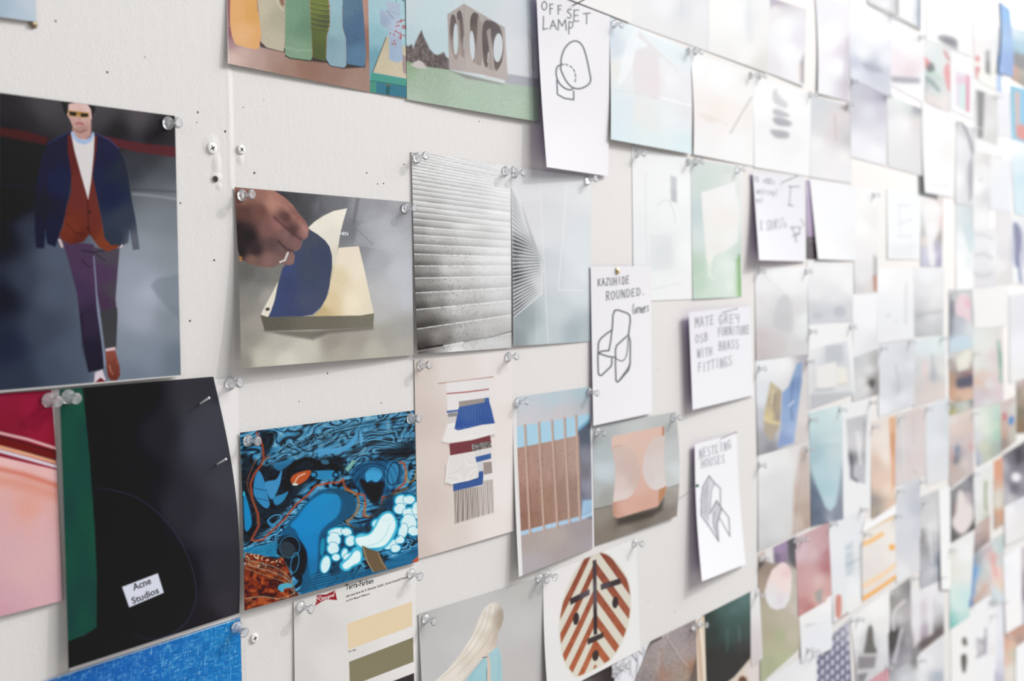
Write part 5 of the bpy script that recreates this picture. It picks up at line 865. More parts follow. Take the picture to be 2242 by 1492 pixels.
far('strong blue sheet curling away from the wall at the upper right', [(2190, 4), (2210, 22), (2216, 168), (2188, 158)], E_, [(1280, 60, '3d8cc8'), (1330, 150, '5f9cd0'), (1300, 400, '7ea4d0'), (1340, 350, '6d98c8'), (1300, 700, '5b86c4'), (1340, 750, '5580bc'), (1260, 750, '7094cc')], name='coloured_sheet', cat='paper sheet', lift=(6, 0, 1, 12), base=2.5, bow=(5, 3), unwash=.35)
far('pale blue edged sheet behind the strong blue one', [(2176, 60), (2194, 66), (2192, 200), (2180, 196)], E_, [(1180, 400, 'eceef4'), (1240, 500, 'dfe6f4'), (1210, 800, 'b8ccec'), (1240, 700, 'aac4ec')], name='coloured_sheet', cat='paper sheet', base=.6)
far('light blue and dark shaded print against the right edge, near the top', [(2214, 58), (2262, 74), (2262, 200), (2215, 172)], E_, [(1400, 330, 'e2eaee'), (1450, 380, 'cfe2ec'), (1400, 480, 'a8cce0'), (1480, 550, 'b4d8ec'), (1440, 640, '5c6060'), (1490, 690, '484c44'), (1390, 750, 'd8a890'), (1400, 820, 'cf9c80'), (1480, 780, 'b8bcb8'), (1480, 860, '9c9c94')], lift=(0, 0, 1, 1), base=1.5)
# --- second row
def teal_folds():
    return [('p', 'f2f4f5', [(290, 400), (420, 280), (400, 330), (480, 360), (440, 560), (120, 1250), (180, 860)], 6, .8)]
far('pale teal folded print with peaked white shapes, right of the OFFSET LAMP card', [(1335, 38), (1511, 111), (1513, 336), (1339, 304)], (1150, 0, 3.47),
    [(670, 300, 'd2dde8'), (700, 400, 'd4dde6'), (690, 500, 'e8e8e2'), (780, 250, 'e6eef2'), (850, 260, 'e8f0f4'), (760, 450, 'f2f3f4'), (900, 500, 'ebe7ea'), (1000, 620, 'eae2e4'), (1100, 350, 'e6f0f4'), (1200, 400, 'e8f2f6'), (1100, 600, 'f0f0f2'), (1230, 700, 'eae8ec'), (700, 800, 'dce9ee'), (680, 1000, 'd8e8ee'),
     (850, 850, 'e6e6e4'), (950, 950, 'e2e6e4'), (1100, 900, 'e6ecee'), (1230, 850, 'e4e4e8'), (1000, 1060, 'dce8ea'), (1200, 1100, 'd6e8ec'), (800, 1020, 'dae8ec')],
    [('c', 'f0f4f6', [(740, 450), (800, 260), (855, 235), (870, 290), (930, 350), (850, 400), (760, 600), (700, 640)], 3, .7), ('c', 'e4dadd', [(870, 230), (920, 300), (1000, 380), (1130, 500), (1220, 620), (1170, 560), (1020, 440), (1020, 740), (910, 720), (830, 700), (830, 400), (930, 350), (860, 280)], 3, .6),
     ('l', 'f6f6f4', [(1030, 740), (1150, 775), (1265, 800)], 3.5, .9, 1.5), ('l', 'd8dede', [(670, 680), (820, 710), (1030, 760)], 2, .6, 1.5), ('p', 'd8e6ee', [(665, 760), (820, 740), (830, 900), (660, 1000)], 5, .5)], base=1.6, lift=(0, 0, 3, 7), belly=1.5, bow=(1.5, 0), step=1.8)
far('nearly white print with a thin pencil stroke, right of the pale teal print', [(1512, 112), (1651, 166), (1650, 363), (1520, 337)], (1150, 0, 3.47), [(1300, 450, 'fafafa'), (1500, 600, 'fbfbfb'), (1650, 700, 'f8f6f4'), (1320, 850, 'f4eeec'), (1450, 850, 'f4eae4'), (1600, 850, 'f8f0ec'), (1380, 1000, 'f2eeee'), (1600, 1100, 'f4f4f4'), (1320, 1130, 'f0f0f0'), (1700, 900, 'f2eeea')],
    [('l', 'c9c5c4', [(1560, 1010), (1640, 870), (1720, 740)], 4, .8, 2), ('p', 'e6d8d2', [(1310, 860), (1400, 870), (1540, 950), (1480, 920), (1380, 930)], 5, .5)], base=1.2, lift=(0, 0, 1, 8), bow=(4, 0), step=2)
far('white print with four smudged grey brush strokes, second row', [(1651, 166), (1775, 208), (1775, 386), (1653, 365)], A, [(200, 800, 'fbfbfb'), (500, 800, 'fafafa'), (250, 1000, 'f3f3f3'), (450, 1100, 'f3f1f2'), (560, 1250, 'f6f6f8'), (250, 1200, 'f6f6f6'), (600, 1000, 'f6f6f8')],
    [('c', 'd2d2d6', [(320, 700), (350, 680), (360, 720), (430, 790), (410, 820), (330, 780)], 4, .9), ('c', 'bcbcc2', [(320, 840), (360, 830), (440, 870), (430, 890), (340, 880)], 4, .9), ('c', 'aaaab2', [(320, 900), (380, 895), (460, 930), (440, 960), (350, 950)], 4, .9), ('c', 'aeaeb4', [(300, 990), (380, 990), (440, 1010), (430, 1050), (340, 1045)], 4, .9)], base=1.0, lift=(0, 0, 1, 3), step=2.6)
far('print of blurred leaning figures in grey and rose, second row', [(1777, 210), (1862, 232), (1864, 400), (1775, 386)], A, [(680, 800, 'd4d8dc'), (650, 900, 'd8dade'), (720, 950, 'dcdcde'), (800, 900, 'e2d8d8'), (780, 1000, 'e0d4d4'), (850, 1000, 'd4d0d2'), (900, 1050, 'cac6c8'), (850, 1200, 'f2eeee'), (700, 1200, 'eeecee'), (760, 1330, 'f0eef0'), (900, 1350, 'ecebee'), (650, 1100, 'f2f1f3')],
    [('p', '8c8280', [(830, 820), (885, 800), (905, 860), (890, 850)], 3, .7), ('l', 'c4b4b4', [(790, 880), (800, 1060)], 4, .6, 3)], base=1.0, lift=(0, 0, 2, 2))
far('lilac grey print fading to white, under the blue banded print', [(1863, 170), (1939, 208), (1938, 362), (1864, 342)], A, [(950, 650, 'c6c8d4'), (1050, 700, 'c4c2ce'), (1130, 720, 'b4b0c4'), (930, 850, 'd0ced8'), (1050, 850, 'dedee6'), (1150, 850, 'cfcbda'), (950, 1100, 'eeeef4'), (1100, 1150, 'f4f4f8'), (1150, 1050, 'e2e0e8')], base=.9, lift=(0, 0, 2, 2))
far('pale print shading to grey at its upper right corner, under the dark banded print', [(1943, 208), (2022, 242), (2018, 384), (1945, 364)], E_, [(150, 1100, 'e8eeec'), (250, 1150, 'dfe6e4'), (340, 1170, '9a9ca2'), (100, 1300, 'f2f0f2'), (200, 1350, 'f6f4f5'), (350, 1350, 'e4dcdc'), (60, 1250, 'e0dee2')], base=.8, lift=(0, 0, 2, 2))
far('sheet painted dark brown for the shade beside the white lettered sheet', [(2010, 340), (2050, 350), (2052, 436), (2013, 426)], Z0, [(2018, 400, '3a2a24'), (2020, 420, '30221c'), (2045, 400, '5a4a44'), (2015, 345, 'b0a49c')], base=.8)  # dark brown ink stands in for the shadow beside the leaning sheet
far('tall white sheet with a faint line of lettering at its foot', [(2020, 226), (2088, 252), (2086, 432), (2026, 420)], F_, [(500, 100, 'f6f6f8'), (550, 300, 'f4f6f8'), (680, 400, 'f2f0ee'), (500, 700, 'f8f8fa'), (620, 800, 'f6f6f8')],
    [('l', 'dcdce0', [(460, 765), (680, 785)], 4, .6, 2.5)], base=2.2, lift=(0, 0, 1, 8), kind='matte', name='paper_sheet', cat='paper sheet', bow=(-2, 0))
far('black and white print with a dark curved slash', [(2095, 266), (2131, 282), (2129, 450), (2093, 444)], F_, [(800, 120, 'e0dfe2'), (820, 300, 'ededf0'), (800, 700, 'f4f4f5'), (920, 300, 'dcdcde'), (930, 700, 'c4c4c8')], [('l', '8c8c92', [(830, 100), (900, 250), (945, 430)], 6, .9, 3), ('p', '9a9aa0', [(895, 560), (945, 430), (940, 900), (905, 950)], 4, .8), ('l', 'ccccd0', [(790, 130), (850, 250)], 8, .7, 4)], base=1.4, lift=(0, 0, 2, 3))
far('grey print with a charcoal strip down its left side', [(2135, 196), (2184, 212), (2182, 322), (2137, 312)], E_, [(1100, 1100, 'd8d6d6'), (1180, 1200, 'dcdad8'), (1100, 1350, 'e2e0e0'), (1180, 1050, 'e0dedd'), (1180, 1500, 'd4d4d2')], [('p', '77737a', [(990, 985), (1068, 990), (1050, 1500), (1000, 1500)], 3, .95), ('p', 'a09c9c', [(1050, 1000), (1080, 1000), (1060, 1400), (1045, 1400)], 4, .5)], base=1.2, lift=(0, 0, 1, 1))
far('white mount around the grey print with a charcoal strip', [(2133, 168), (2196, 190), (2196, 345), (2135, 330)], Z0, 'f4f3f2', name='blank_sheet', cat='paper sheet', base=.6, kind='matte')
far('print with sky blue frame and orange shapes at the right edge', [(2214, 188), (2264, 202), (2264, 320), (2216, 302)], E_, [(1400, 1000, '86c4dc'), (1480, 960, '7cc8e4')], [('p', 'e0b4a4', [(1405, 1000), (1450, 1000), (1450, 1500), (1415, 1450)], 2.5), ('p', '6cc4e4', [(1455, 1060), (1510, 1050), (1510, 1340), (1465, 1370)], 2), ('p', 'dc9484', [(1415, 1370), (1510, 1350), (1560, 1550), (1420, 1500)], 3)], base=1.6, lift=(1, 0, 0, 1))
far('pale lilac grey sheet left of the sky blue framed print', [(2186, 196), (2215, 205), (2214, 300), (2186, 298)], Z0, [(2195, 210, 'ececf0'), (2205, 290, 'e8e8ec')], name='blank_sheet', cat='paper sheet', base=.8)
# --- third row
far('white bordered print of a faint grey figure in an armchair, under the pale teal print', [(1385, 322), (1512, 350), (1517, 654), (1389, 659)], (1150, 380, 3.47), [(850, 0, 'f2f2f3'), (1000, 50, 'f3f4f4'), (1200, 100, 'f6f7f7'), (950, 500, 'eef0f0'), (1050, 600, 'e2e5e6'), (1230, 600, 'f5f6f6'), (880, 500, 'ebedef'), (1000, 850, 'f0f1f1'), (1200, 900, 'f3f3f3'), (1100, 300, 'f2f3f3')],
    [('p', 'dfe3e4', [(945, 460), (1110, 470), (1120, 720), (960, 745)], 6, .6), ('l', 'd6dcdc', [(1000, 250), (1040, 210), (1090, 210), (1130, 300), (1140, 380)], 2.5, .7, 1.5), ('p', 'c4c8ce', [(1102, 15), (1150, 30), (1152, 225), (1108, 210)], 3, .85), ('p', 'b4b8be', [(1105, 120), (1150, 130), (1150, 220), (1110, 210)], 4, .4), ('l', 'dfe3e3', [(915, 0), (920, 560), (945, 740)], 2.5, .7, 1.5), ('l', 'd9dddd', [(960, 885), (1060, 860), (1190, 835)], 2.5, .6, 1.8)], base=1.0, lift=(0, 0, 1.5, 1), step=2)
far('mint green print of a tilted cream panel, above the MATE GREY card', [(1513, 350), (1619, 366), (1622, 649), (1519, 654)], (1150, 380, 3.47), [(1290, 0, 'd3deda'), (1350, 60, 'd0dcd6'), (1500, -30, 'd8e0da'), (1600, 30, 'e6ebe8'), (1300, 300, 'c8d6d8'), (1310, 500, 'd4e0de'), (1290, 700, 'bcd4c0'), (1330, 850, 'c0d8c4'), (1400, 900, 'cfe2d2'), (1480, 850, 'd8e6dc'), (1560, 850, 'e8f0ea'), (1540, 700, 'e4eee6'), (1620, 600, 'd4e4d8'), (1625, 850, 'c4dcc0'), (1620, 300, 'e8efea')],
    [('g', [(1400, 200, 'f2f0ee'), (1500, 350, 'f2ece6'), (1560, 150, 'f2f2f2'), (1440, 600, 'eeece6'), (1590, 480, 'f0f1ee'), (1400, 450, 'eeeeea')], [(1338, 150), (1590, 75), (1625, 300), (1615, 520), (1520, 590), (1440, 620), (1395, 690), (1375, 640), (1350, 350)], 2.5), ('p', 'eef0e8', [(1375, 620), (1440, 600), (1410, 740), (1425, 800), (1470, 700), (1430, 810), (1390, 780)], 4, .7), ('l', 'fafafa', [(1338, 150), (1590, 75)], 2.5, .8, 1.5), ('l', '94c486', [(1612, 660), (1622, 930)], 7, .75, 5), ('l', '62a850', [(1624, 620), (1634, 930)], 3, .9, 1.6)], base=1.4, lift=(0, 0, 0, 4), belly=2, step=2.2)
def p_sec(i):
    i.fill('eeedf2'); K = '7c7c88'
    for t, a in (('SEcoNDs', (1650, 386, 1698, 393, 10, 12)), ('anlrsepl', (1656, 412, 1704, 415, 12, 13)), ('nel', (1656, 432, 1672, 434, 11, 10)), ('X SDOKSTo', (1664, 484, 1724, 478, 22, 20))): hand(i, t, *a, 1.8, K, .5, 1.3, gap=.25)
    i.line(K, [(1727, 409), (1750, 409)], 2.4, .7, 1.2); i.line(K, [(1731, 409), (1728, 448)], 2.2, .6, 1.2); i.line(K, [(1726, 449), (1736, 451)], 3, .7, 1.2)
    i.line(K, [(1731, 498), (1752, 498)], 2.6, .7, 1.2); i.line(K, [(1734, 500), (1740, 514), (1750, 510), (1752, 498)], 2.4, .7, 1.2); i.line(K, [(1735, 518), (1751, 513)], 2.4, .7, 1.2); i.line(K, [(1741, 516), (1743, 530)], 2.6, .75, 1.2); i.line(K, [(1753, 480), (1760, 490), (1759, 496)], 2.2, .6, 1.2)
sheet('sketch_note', 'white card with grey handwriting and small table sketches, above the seated figure print', 'note card', [(1648, 377), (1762, 390), (1764, 573), (1662, 570)], p_sec, (2, 0, 1, 16), base=2.0, kind='matte', back='purple', step=2)
far('purple print with a dark photographed foot, half hidden by a blank white card', [(1766, 396), (1850, 408), (1848, 567), (1768, 566)], B, [(590, 80, 'b8a4c4'), (600, 250, 'a894b8'), (620, 400, 'a892b4'), (590, 470, '9c88a8')], [('p', '3c3038', [(570, 480), (680, 488), (700, 660), (570, 655)], 2.5), ('p', 'a090ac', [(590, 500), (645, 505), (640, 530), (600, 520)], 3, .5), ('p', '685a68', [(600, 560), (630, 540), (640, 640), (610, 640)], 3, .6)], base=.8, unwash=0)
far('blank white card leaning out over the purple print', [(1774, 394), (1872, 411), (1872, 570), (1792, 566)], B, [(700, 200, 'f5f5f8'), (800, 400, 'f3f4f7'), (700, 600, 'f6f6f8'), (900, 500, 'f0f0f2')], name='note_card', cat='note card', base=2.4, kind='matte', back='purple', lift=(2, 1, 2, 14))
far('whitish print with a rust edge low on its right side', [(1870, 412), (1921, 418), (1920, 640), (1872, 643)], B, [(960, 200, 'f7f6f2'), (1000, 400, 'f8f8f6'), (1060, 150, 'fbfbfb'), (1080, 350, 'eeecea'), (960, 600, 'f0eeee'), (1000, 800, 'ececee'), (960, 870, 'd8d4d4'), (1050, 860, 'e0dad8')], [('p', 'a09896', [(1085, 620), (1112, 640), (1112, 780), (1085, 790)], 4, .7), ('p', 'c08068', [(1078, 780), (1112, 770), (1112, 900), (1085, 895)], 3, .85)], base=1.2, lift=(0, 0, 1, 1))
far('sheet with a faint outline drawing of a chair, third row from the top', [(1943, 416), (2015, 421), (2013, 567), (1945, 566)], F_, [(150, 900, 'f5f6f8'), (250, 1100, 'f4f6f8'), (200, 1400, 'f2f4f6')], [('l', 'd4d6da', [(140, 990), (250, 1000)], 3, .7, 2), ('l', 'dadce0', [(140, 1000), (150, 1330)], 2.5, .6, 2), ('l', 'd0d2d6', [(150, 1200), (280, 1140)], 3, .7, 2), ('l', 'd4d6da', [(130, 1330), (270, 1330)], 3, .6, 2), ('p', 'e6e8ea', [(40, 1430), (330, 1400), (320, 1550), (50, 1570)], 6, .6)], name='sketch_note', cat='note card', base=1.2, kind='matte', lift=(0, 0, 1, 3))
far('print of a white triangle over lilac, under the white lettered sheet', [(2016, 424), (2064, 432), (2061, 583), (2018, 582)], F_, [(400, 900, 'f2eeee'), (500, 1000, 'f8f2f0'), (600, 950, 'e2d8d4'), (400, 1150, 'ccd0ce'), (400, 1300, 'bcbcba'), (500, 1250, 'f6f4f4'), (590, 1150, 'dcc0bc'), (600, 1350, 'a8a098'), (400, 1380, 'e8ded4'), (400, 1500, 'c8c8d8'), (440, 1600, 'c4c4d8'), (500, 1550, 'eae8ec'), (570, 1450, 'b4b0c4'), (590, 1600, 'a49ebc')], [('c', 'f8f6f6', [(400, 1000), (600, 1000), (560, 1300), (520, 1400), (530, 1650), (480, 1650), (450, 1450), (430, 1250)], 4, .8)], base=1.0)
far('pale print with a teal wedge and a tiny dark pattern at its top', [(2093, 446), (2132, 452), (2130, 632), (2095, 634)], F_, [(800, 1050, 'dce2e4'), (900, 1080, 'ccd4d6'), (850, 1150, 'd8e0e2'), (900, 1300, 'cadade'), (820, 1350, 'f2f4f5'), (800, 1600, 'fafafb'), (900, 1600, 'e8eced'), (850, 1800, 'fbfbfb')], [('c', 'c8dade', [(840, 1200), (945, 1180), (945, 1500), (890, 1450)], 4, .7)], base=1.0, lift=(0, 0, 4, 2))
far('beige and white striped print beside the dark curved slash print', [(2131, 330), (2168, 338), (2166, 500), (2132, 502)], F_, [(1000, 400, 'eceae8'), (1060, 600, 'ecebea'), (1100, 500, 'd8d4d4'), (1000, 800, 'f4f4f5'), (1100, 900, 'd6d4d6'), (1030, 1150, 'f0eff0')], [('e', 'c4c0c4', 1030, 720, 14, 30, 0, 2.5, .6)], base=1.0)
far('flat pale lilac sheet between the striped and the pale blue ones', [(2168, 345), (2214, 352), (2213, 462), (2170, 458)], Z0, [(2175, 360, 'ededee'), (2205, 380, 'e9eaee'), (2190, 440, 'e8e9ee')], name='blank_sheet', cat='paper sheet', base=.8, kind='matte')
far('pale sky blue print at the right edge, under the sky blue framed print', [(2214, 304), (2264, 312), (2264, 478), (2222, 466)], F_, [(1380, 350, 'f4f8fa'), (1430, 600, 'dae8ee'), (1480, 700, 'c8dfe8'), (1430, 900, 'd4e4ec'), (1480, 1000, 'd0e4ea')], base=1.2)
far('white sheet with tiny illegible writing in three blocks', [(2131, 503), (2181, 500), (2179, 626), (2131, 628)], G_, [(1000, 100, 'e6e6e9'), (1100, 300, 'e2e0e4'), (1100, 500, 'e0dee2'), (1200, 300, 'f2f2f3')], [('l', 'bab8c0', [(960, 80), (1040, 70), (1150, 110)], 6, .45, 4), ('l', 'b8b4bc', [(960, 300), (1060, 280), (1150, 330)], 7, .5, 4), ('l', 'b8b6bc', [(960, 490), (1040, 520), (1140, 500)], 7, .5, 4)], base=1.0, name='paper_sheet', cat='paper sheet')
far('thin mauve grey print left of the royal blue shape', [(2182, 458), (2212, 462), (2210, 622), (2182, 622)], G_, [(1240, 100, 'e4e0e2'), (1300, 300, 'dcd8dc'), (1240, 400, 'eceaea'), (1320, 500, 'dedad9')], base=.8)
far('print of a royal blue curved shape at the right edge', [(2214, 470), (2264, 478), (2264, 624), (2216, 620)], G_, [(1380, -60, 'ececea'), (1460, 50, 'dcdce4'), (1400, 500, 'f0f2f2'), (1490, 300, 'c8c8d8')], [('c', '5670a8', [(1383, -45), (1430, -50), (1475, 50), (1475, 200), (1450, 330), (1480, 580), (1455, 580), (1435, 430), (1405, 400), (1395, 150)], 2.5), ('c', '4462a8', [(1395, 0), (1440, 20), (1450, 200), (1410, 200)], 3, .7)], base=1.2)
# --- fourth row
far('misty grey print of a seated figure, left end of the fourth row of prints', [(1654, 585), (1766, 588), (1768, 775), (1657, 788)], B, [(220, 730, 'f0f0f2'), (350, 750, 'f8f8f9'), (500, 760, 'f9f9fa'), (250, 850, 'eeeef0'), (450, 850, 'f3f3f5'), (230, 1000, 'e4e0e2'), (400, 1000, 'dcdcde'), (400, 1120, 'cfced0'), (520, 1050, 'dcd9d9'), (300, 1100, 'd8d8da'), (550, 1200, 'e4e8e6'), (230, 1250, 'cfc4c4'), (350, 1300, 'd0c9ca'), (500, 1300, 'd6d4d4'), (230, 1380, 'cabfbe'), (560, 1100, 'eceff0')],
    [('c', 'c6c5c8', [(330, 1050), (370, 950), (420, 920), (465, 1000), (468, 1190), (400, 1200), (320, 1160)], 5, .6), ('l', 'e0dfe0', [(200, 720), (300, 820), (380, 890)], 3, .6, 3)], lift=(0, 0, 1, 3), base=1.2, step=2.5)
far('faded print of a misty landscape with bushes, beside the misty seated figure', [(1768, 572), (1867, 582), (1866, 703), (1772, 710)], B, [(650, 700, 'f2f2f4'), (800, 750, 'f5f5f6'), (900, 850, 'f4f4f5'), (650, 900, 'eceaec'), (800, 950, 'e8e6e8'), (640, 1050, 'd0d2d6'), (700, 1080, 'd0d2d8'), (820, 1040, 'c8cad2'), (900, 1050, 'd8d8dc'), (750, 1110, 'd4d6da')], [('e', 'bcc0c8', 660, 1080, 40, 28, 0, 4, .6), ('e', 'b8bcc8', 830, 1050, 45, 40, 0, 4, .6)], lift=(0, 0, 1, 1), base=1.0)
far('white bordered print of pale cube furniture', [(1772, 712), (1864, 707), (1869, 862), (1772, 896)], B, 'f2f2f2', [('g', [(640, 1330, 'e8e8ea'), (770, 1380, 'cfd2d8'), (880, 1300, 'dcdfe4'), (640, 1650, 'd8d9da'), (900, 1600, 'dcdee0')], [(600, 1340), (720, 1310), (885, 1270), (930, 1660), (600, 1800)], 2.5), ('p', 'c2c6cc', [(720, 1310), (850, 1300), (860, 1420), (820, 1450), (800, 1430), (720, 1440)], 3, .8), ('p', 'eceae6', [(650, 1470), (800, 1430), (805, 1610), (720, 1630), (655, 1620)], 2), ('p', 'eceadf', [(805, 1470), (880, 1480), (885, 1590), (810, 1600)], 2), ('l', 'e0c09c', [(808, 1603), (882, 1592)], 2, .7, 1.2), ('p', 'b8babf', [(600, 1680), (930, 1660), (925, 1740), (600, 1800)], 3, .7), ('l', '9c9ea2', [(640, 1650), (780, 1640)], 3, .6, 2)], lift=(0, 0, 1, 2), base=1.6)
far('blank white print above the black and white portrait', [(1869, 645), (1921, 641), (1922, 762), (1869, 783)], B, [(1000, 950, 'f6f6f8'), (1050, 1100, 'f6f6f9'), (950, 1250, 'eeeef2'), (1080, 1300, 'e4e4e8')], base=1.2, lift=(0, 0, 1, 1))
far('print fading from white to grey specks, fourth row', [(1922, 588), (1999, 588), (2003, 740), (1922, 752)], B, [(1150, 800, 'fafafb'), (1300, 850, 'f5f5f6'), (1200, 1000, 'f0f1f3'), (1180, 1200, 'ececef'), (1350, 1100, 'eeeff1'), (1150, 1080, 'eceef0')], [('l', 'c4c4c8', [(1335, 840), (1330, 1000), (1330, 1140)], 3.5, .6, 3), ('e', 'd4d6d8', 1200, 1080, 20, 14, 0, 3, .6), ('e', 'd6d8da', 1255, 1125, 12, 10, 0, 3, .6)], base=1.0)
far('print of stacked pale grey bands, fourth row', [(2001, 588), (2066, 590), (2064, 731), (2003, 737)], G_, [(450, 500, 'f2f3f5'), (400, 700, 'e6e6e8'), (550, 700, 'ededee'), (350, 800, 'd8d8dc'), (500, 830, 'ececed'), (350, 880, 'd2d2d6'), (500, 900, 'd8d8da'), (350, 940, 'b4b6ba'), (500, 970, 'e2e2e4'), (400, 1070, 'cfcfd3'), (550, 1050, 'cdcfd3'), (350, 1140, 'bcbec0'), (580, 1120, 'c4c8c8')], [('l', 'aeb0b4', [(320, 945), (620, 905)], 4, .7, 2.5), ('l', 'd0d2d6', [(320, 800), (480, 795)], 4, .6, 3)], base=1.0)
far('black and white portrait print turned to the right', [(1870, 783), (1923, 761), (1924, 862), (1868, 878)], C, [(950, 180, 'c8cacc'), (1000, 150, 'd0d4d6'), (1050, 250, 'e6e6e6'), (1000, 330, 'ecebea'), (1110, 170, 'b8b4b4'), (1115, 300, 'a8a2a0'), (1070, 340, '6c6866'), (1100, 400, '9a9494'), (1030, 390, 'eceaea'), (960, 400, 'd8d8d8'), (950, 300, 'd4d4d6')], [('c', '5a5654', [(1050, 330), (1095, 320), (1080, 380), (1060, 370)], 2.5, .8)], base=1.0)
far('print of grey curtains lit from the side', [(1924, 757), (2000, 745), (2001, 886), (1925, 912)], C, [(1150, 100, 'e2e4ea'), (1200, 250, 'dcdfe6'), (1180, 400, 'dfe0e6'), (1260, 200, 'e0e1e6'), (1265, 380, 'c9cad0'), (1330, 150, 'd6d8dc'), (1340, 300, 'd4d5db'), (1380, 200, 'e2e6ea'), (1300, 450, 'e6e8ee'), (1150, 530, 'eceef2'), (1320, 520, 'd8dae0')], [('l', 'b8bac0', [(1250, 200), (1275, 330), (1270, 430)], 4, .6, 3)], base=1.2)
far('pale print with faint rose and grey uprights, left of the colourful column', [(2000, 746), (2068, 734), (2069, 869), (2001, 891)], C, [(1450, 60, 'dfe9ec'), (1550, 60, 'e2ecee'), (1420, 250, 'cfd3d4'), (1420, 400, 'd2ccca'), (1480, 250, 'ecdfdc'), (1540, 280, 'b4b8c0'), (1550, 400, 'dcd0ca'), (1480, 430, 'e0d2ce'), (1600, 250, 'e6e6e2'), (1600, 420, 'e4d6d2')], [('l', 'aab4bc', [(1530, 130), (1540, 330)], 5, .6, 3), ('l', 'ecc8c4', [(1470, 180), (1490, 400)], 4, .6, 3)], base=1.0)
# --- fifth row
far('print of a gold pillow and a crumpled blue cloth', [(1655, 786), (1771, 772), (1767, 966), (1661, 996)], C, [(250, 200, 'eef0f2'), (400, 200, 'f2f2f4'), (230, 450, 'dfe3ea'), (220, 600, 'c4c6d2'), (560, 300, 'dcd4d2'), (560, 600, 'dfd6d2'), (530, 750, 'd8ceca'), (240, 800, 'a8a8b0'), (300, 840, '8e8e98'), (420, 780, 'd0ccd0'), (570, 150, 'b8b0b8')],
    [('g', [(310, 400, 'ccb890'), (350, 450, 'b4a184'), (300, 600, 'dcc488'), (330, 700, 'bca890'), (360, 600, 'a89888'), (280, 700, 'b8a890')], [(300, 330), (385, 400), (380, 560), (370, 680), (300, 790), (250, 700), (255, 560), (285, 420)], 2.5), ('l', 'ecd490', [(262, 610), (310, 640), (370, 650)], 6, .8, 3), ('l', '8c7a68', [(330, 430), (335, 560)], 6, .4, 3), ('l', 'f0e2b8', [(325, 400), (310, 500)], 3, .7, 1.5),
     ('g', [(500, 250, '8caede'), (450, 450, '86a8e0'), (500, 350, '7898d0'), (430, 600, '90b0e4'), (470, 700, '9cbae8'), (400, 780, '88a4dc')], [(500, 200), (545, 180), (540, 330), (510, 560), (480, 800), (350, 840), (380, 700), (390, 420), (440, 370)], 2.5), ('l', '5e7cb0', [(470, 350), (460, 480), (465, 620)], 5, .6, 3), ('l', 'eef2fa', [(445, 520), (475, 480)], 3, .8, 1.5)], lift=(0, 0, 1, 3), base=1.4, step=2.5, sat=.7)
far('print of long sandy hair on a misty background', [(1661, 999), (1770, 966), (1777, 1151), (1662, 1207)], C, [(250, 950, 'ececec'), (400, 900, 'e8e8e8'), (500, 850, 'dfdcda'), (240, 1200, 'dedede'), (350, 1100, 'dcdcdc'), (400, 1300, 'd8d8d9'), (250, 1450, 'd2d2d2'), (350, 1450, 'd8d8da'), (440, 1450, 'd6d4d2'), (300, 1600, 'c6c6c6')],
    [('g', [(560, 880, 'cabfb8'), (540, 1050, 'd4c6c0'), (500, 1200, 'cab4a8'), (560, 1300, 'b8a090'), (600, 1400, 'b4998a'), (500, 1400, 'cdbcb2'), (580, 1100, 'c8b8b0')], [(530, 830), (590, 810), (612, 1420), (600, 1490), (460, 1540), (470, 1350), (480, 1100)], 5)] + [('l', ['a08c7e', 'e4d8d0'][k % 2], [(545 + k * 6, 860 + k * 8), (520 + k * 10, 1150), (490 + k * 15, 1480 - k * 6)], 2.2, .55, 1.4) for k in range(8)], lift=(0, 0, 1, 3), base=1.2, step=2.5)
far('print of a large pale teal hanging leaf over slate blue', [(1772, 906), (1843, 888), (1845, 1136), (1778, 1152)], C, [(620, 650, 'c2dcde'), (700, 600, 'c8dedf'), (800, 560, 'd4e6e6'), (620, 800, 'b2ccd4'), (700, 850, 'c4d8dc'), (800, 850, 'd0e0e2'), (830, 1100, '98a4b0'), (620, 1200, '64748a'), (650, 1350, '5c6a80'), (700, 1400, '68748a'), (790, 1370, '7c8698'), (760, 1380, 'b4b4c2')],
    [('g', [(620, 900, 'a4c4cc'), (700, 1000, 'b4d0d8'), (800, 1000, 'bed4dc'), (760, 1250, 'b8d2dc'), (700, 1150, 'aaccd4'), (820, 900, 'c4d6da')], [(600, 800), (840, 800), (835, 1050), (800, 1270), (760, 1320), (720, 1290), (640, 1100), (605, 960)], 4)], lift=(0, 0, 1, 5), base=1.4)
far('white bordered black and white print of a street scene', [(1843, 889), (1905, 872), (1905, 1112), (1848, 1131)], C, 'ededef', [('g', [(900, 650, 'c8c8cc'), (930, 800, 'd2d0d4'), (1010, 620, 'c4c4c8'), (900, 920, '7c7c84'), (950, 1000, 'c4c4ca'), (1000, 800, 'e2e0e2')], [(875, 620), (1040, 580), (1020, 1110), (905, 1080)], 2.5), ('l', '5a5c66', [(905, 900), (925, 960), (920, 1050), (960, 1090)], 5, .8, 3), ('l', '8c8c96', [(1015, 640), (1010, 900)], 4, .6, 3), ('l', 'f0eeee', [(960, 720), (985, 960)], 5, .8, 3)], lift=(0, 0, 1, 1), base=1.0)
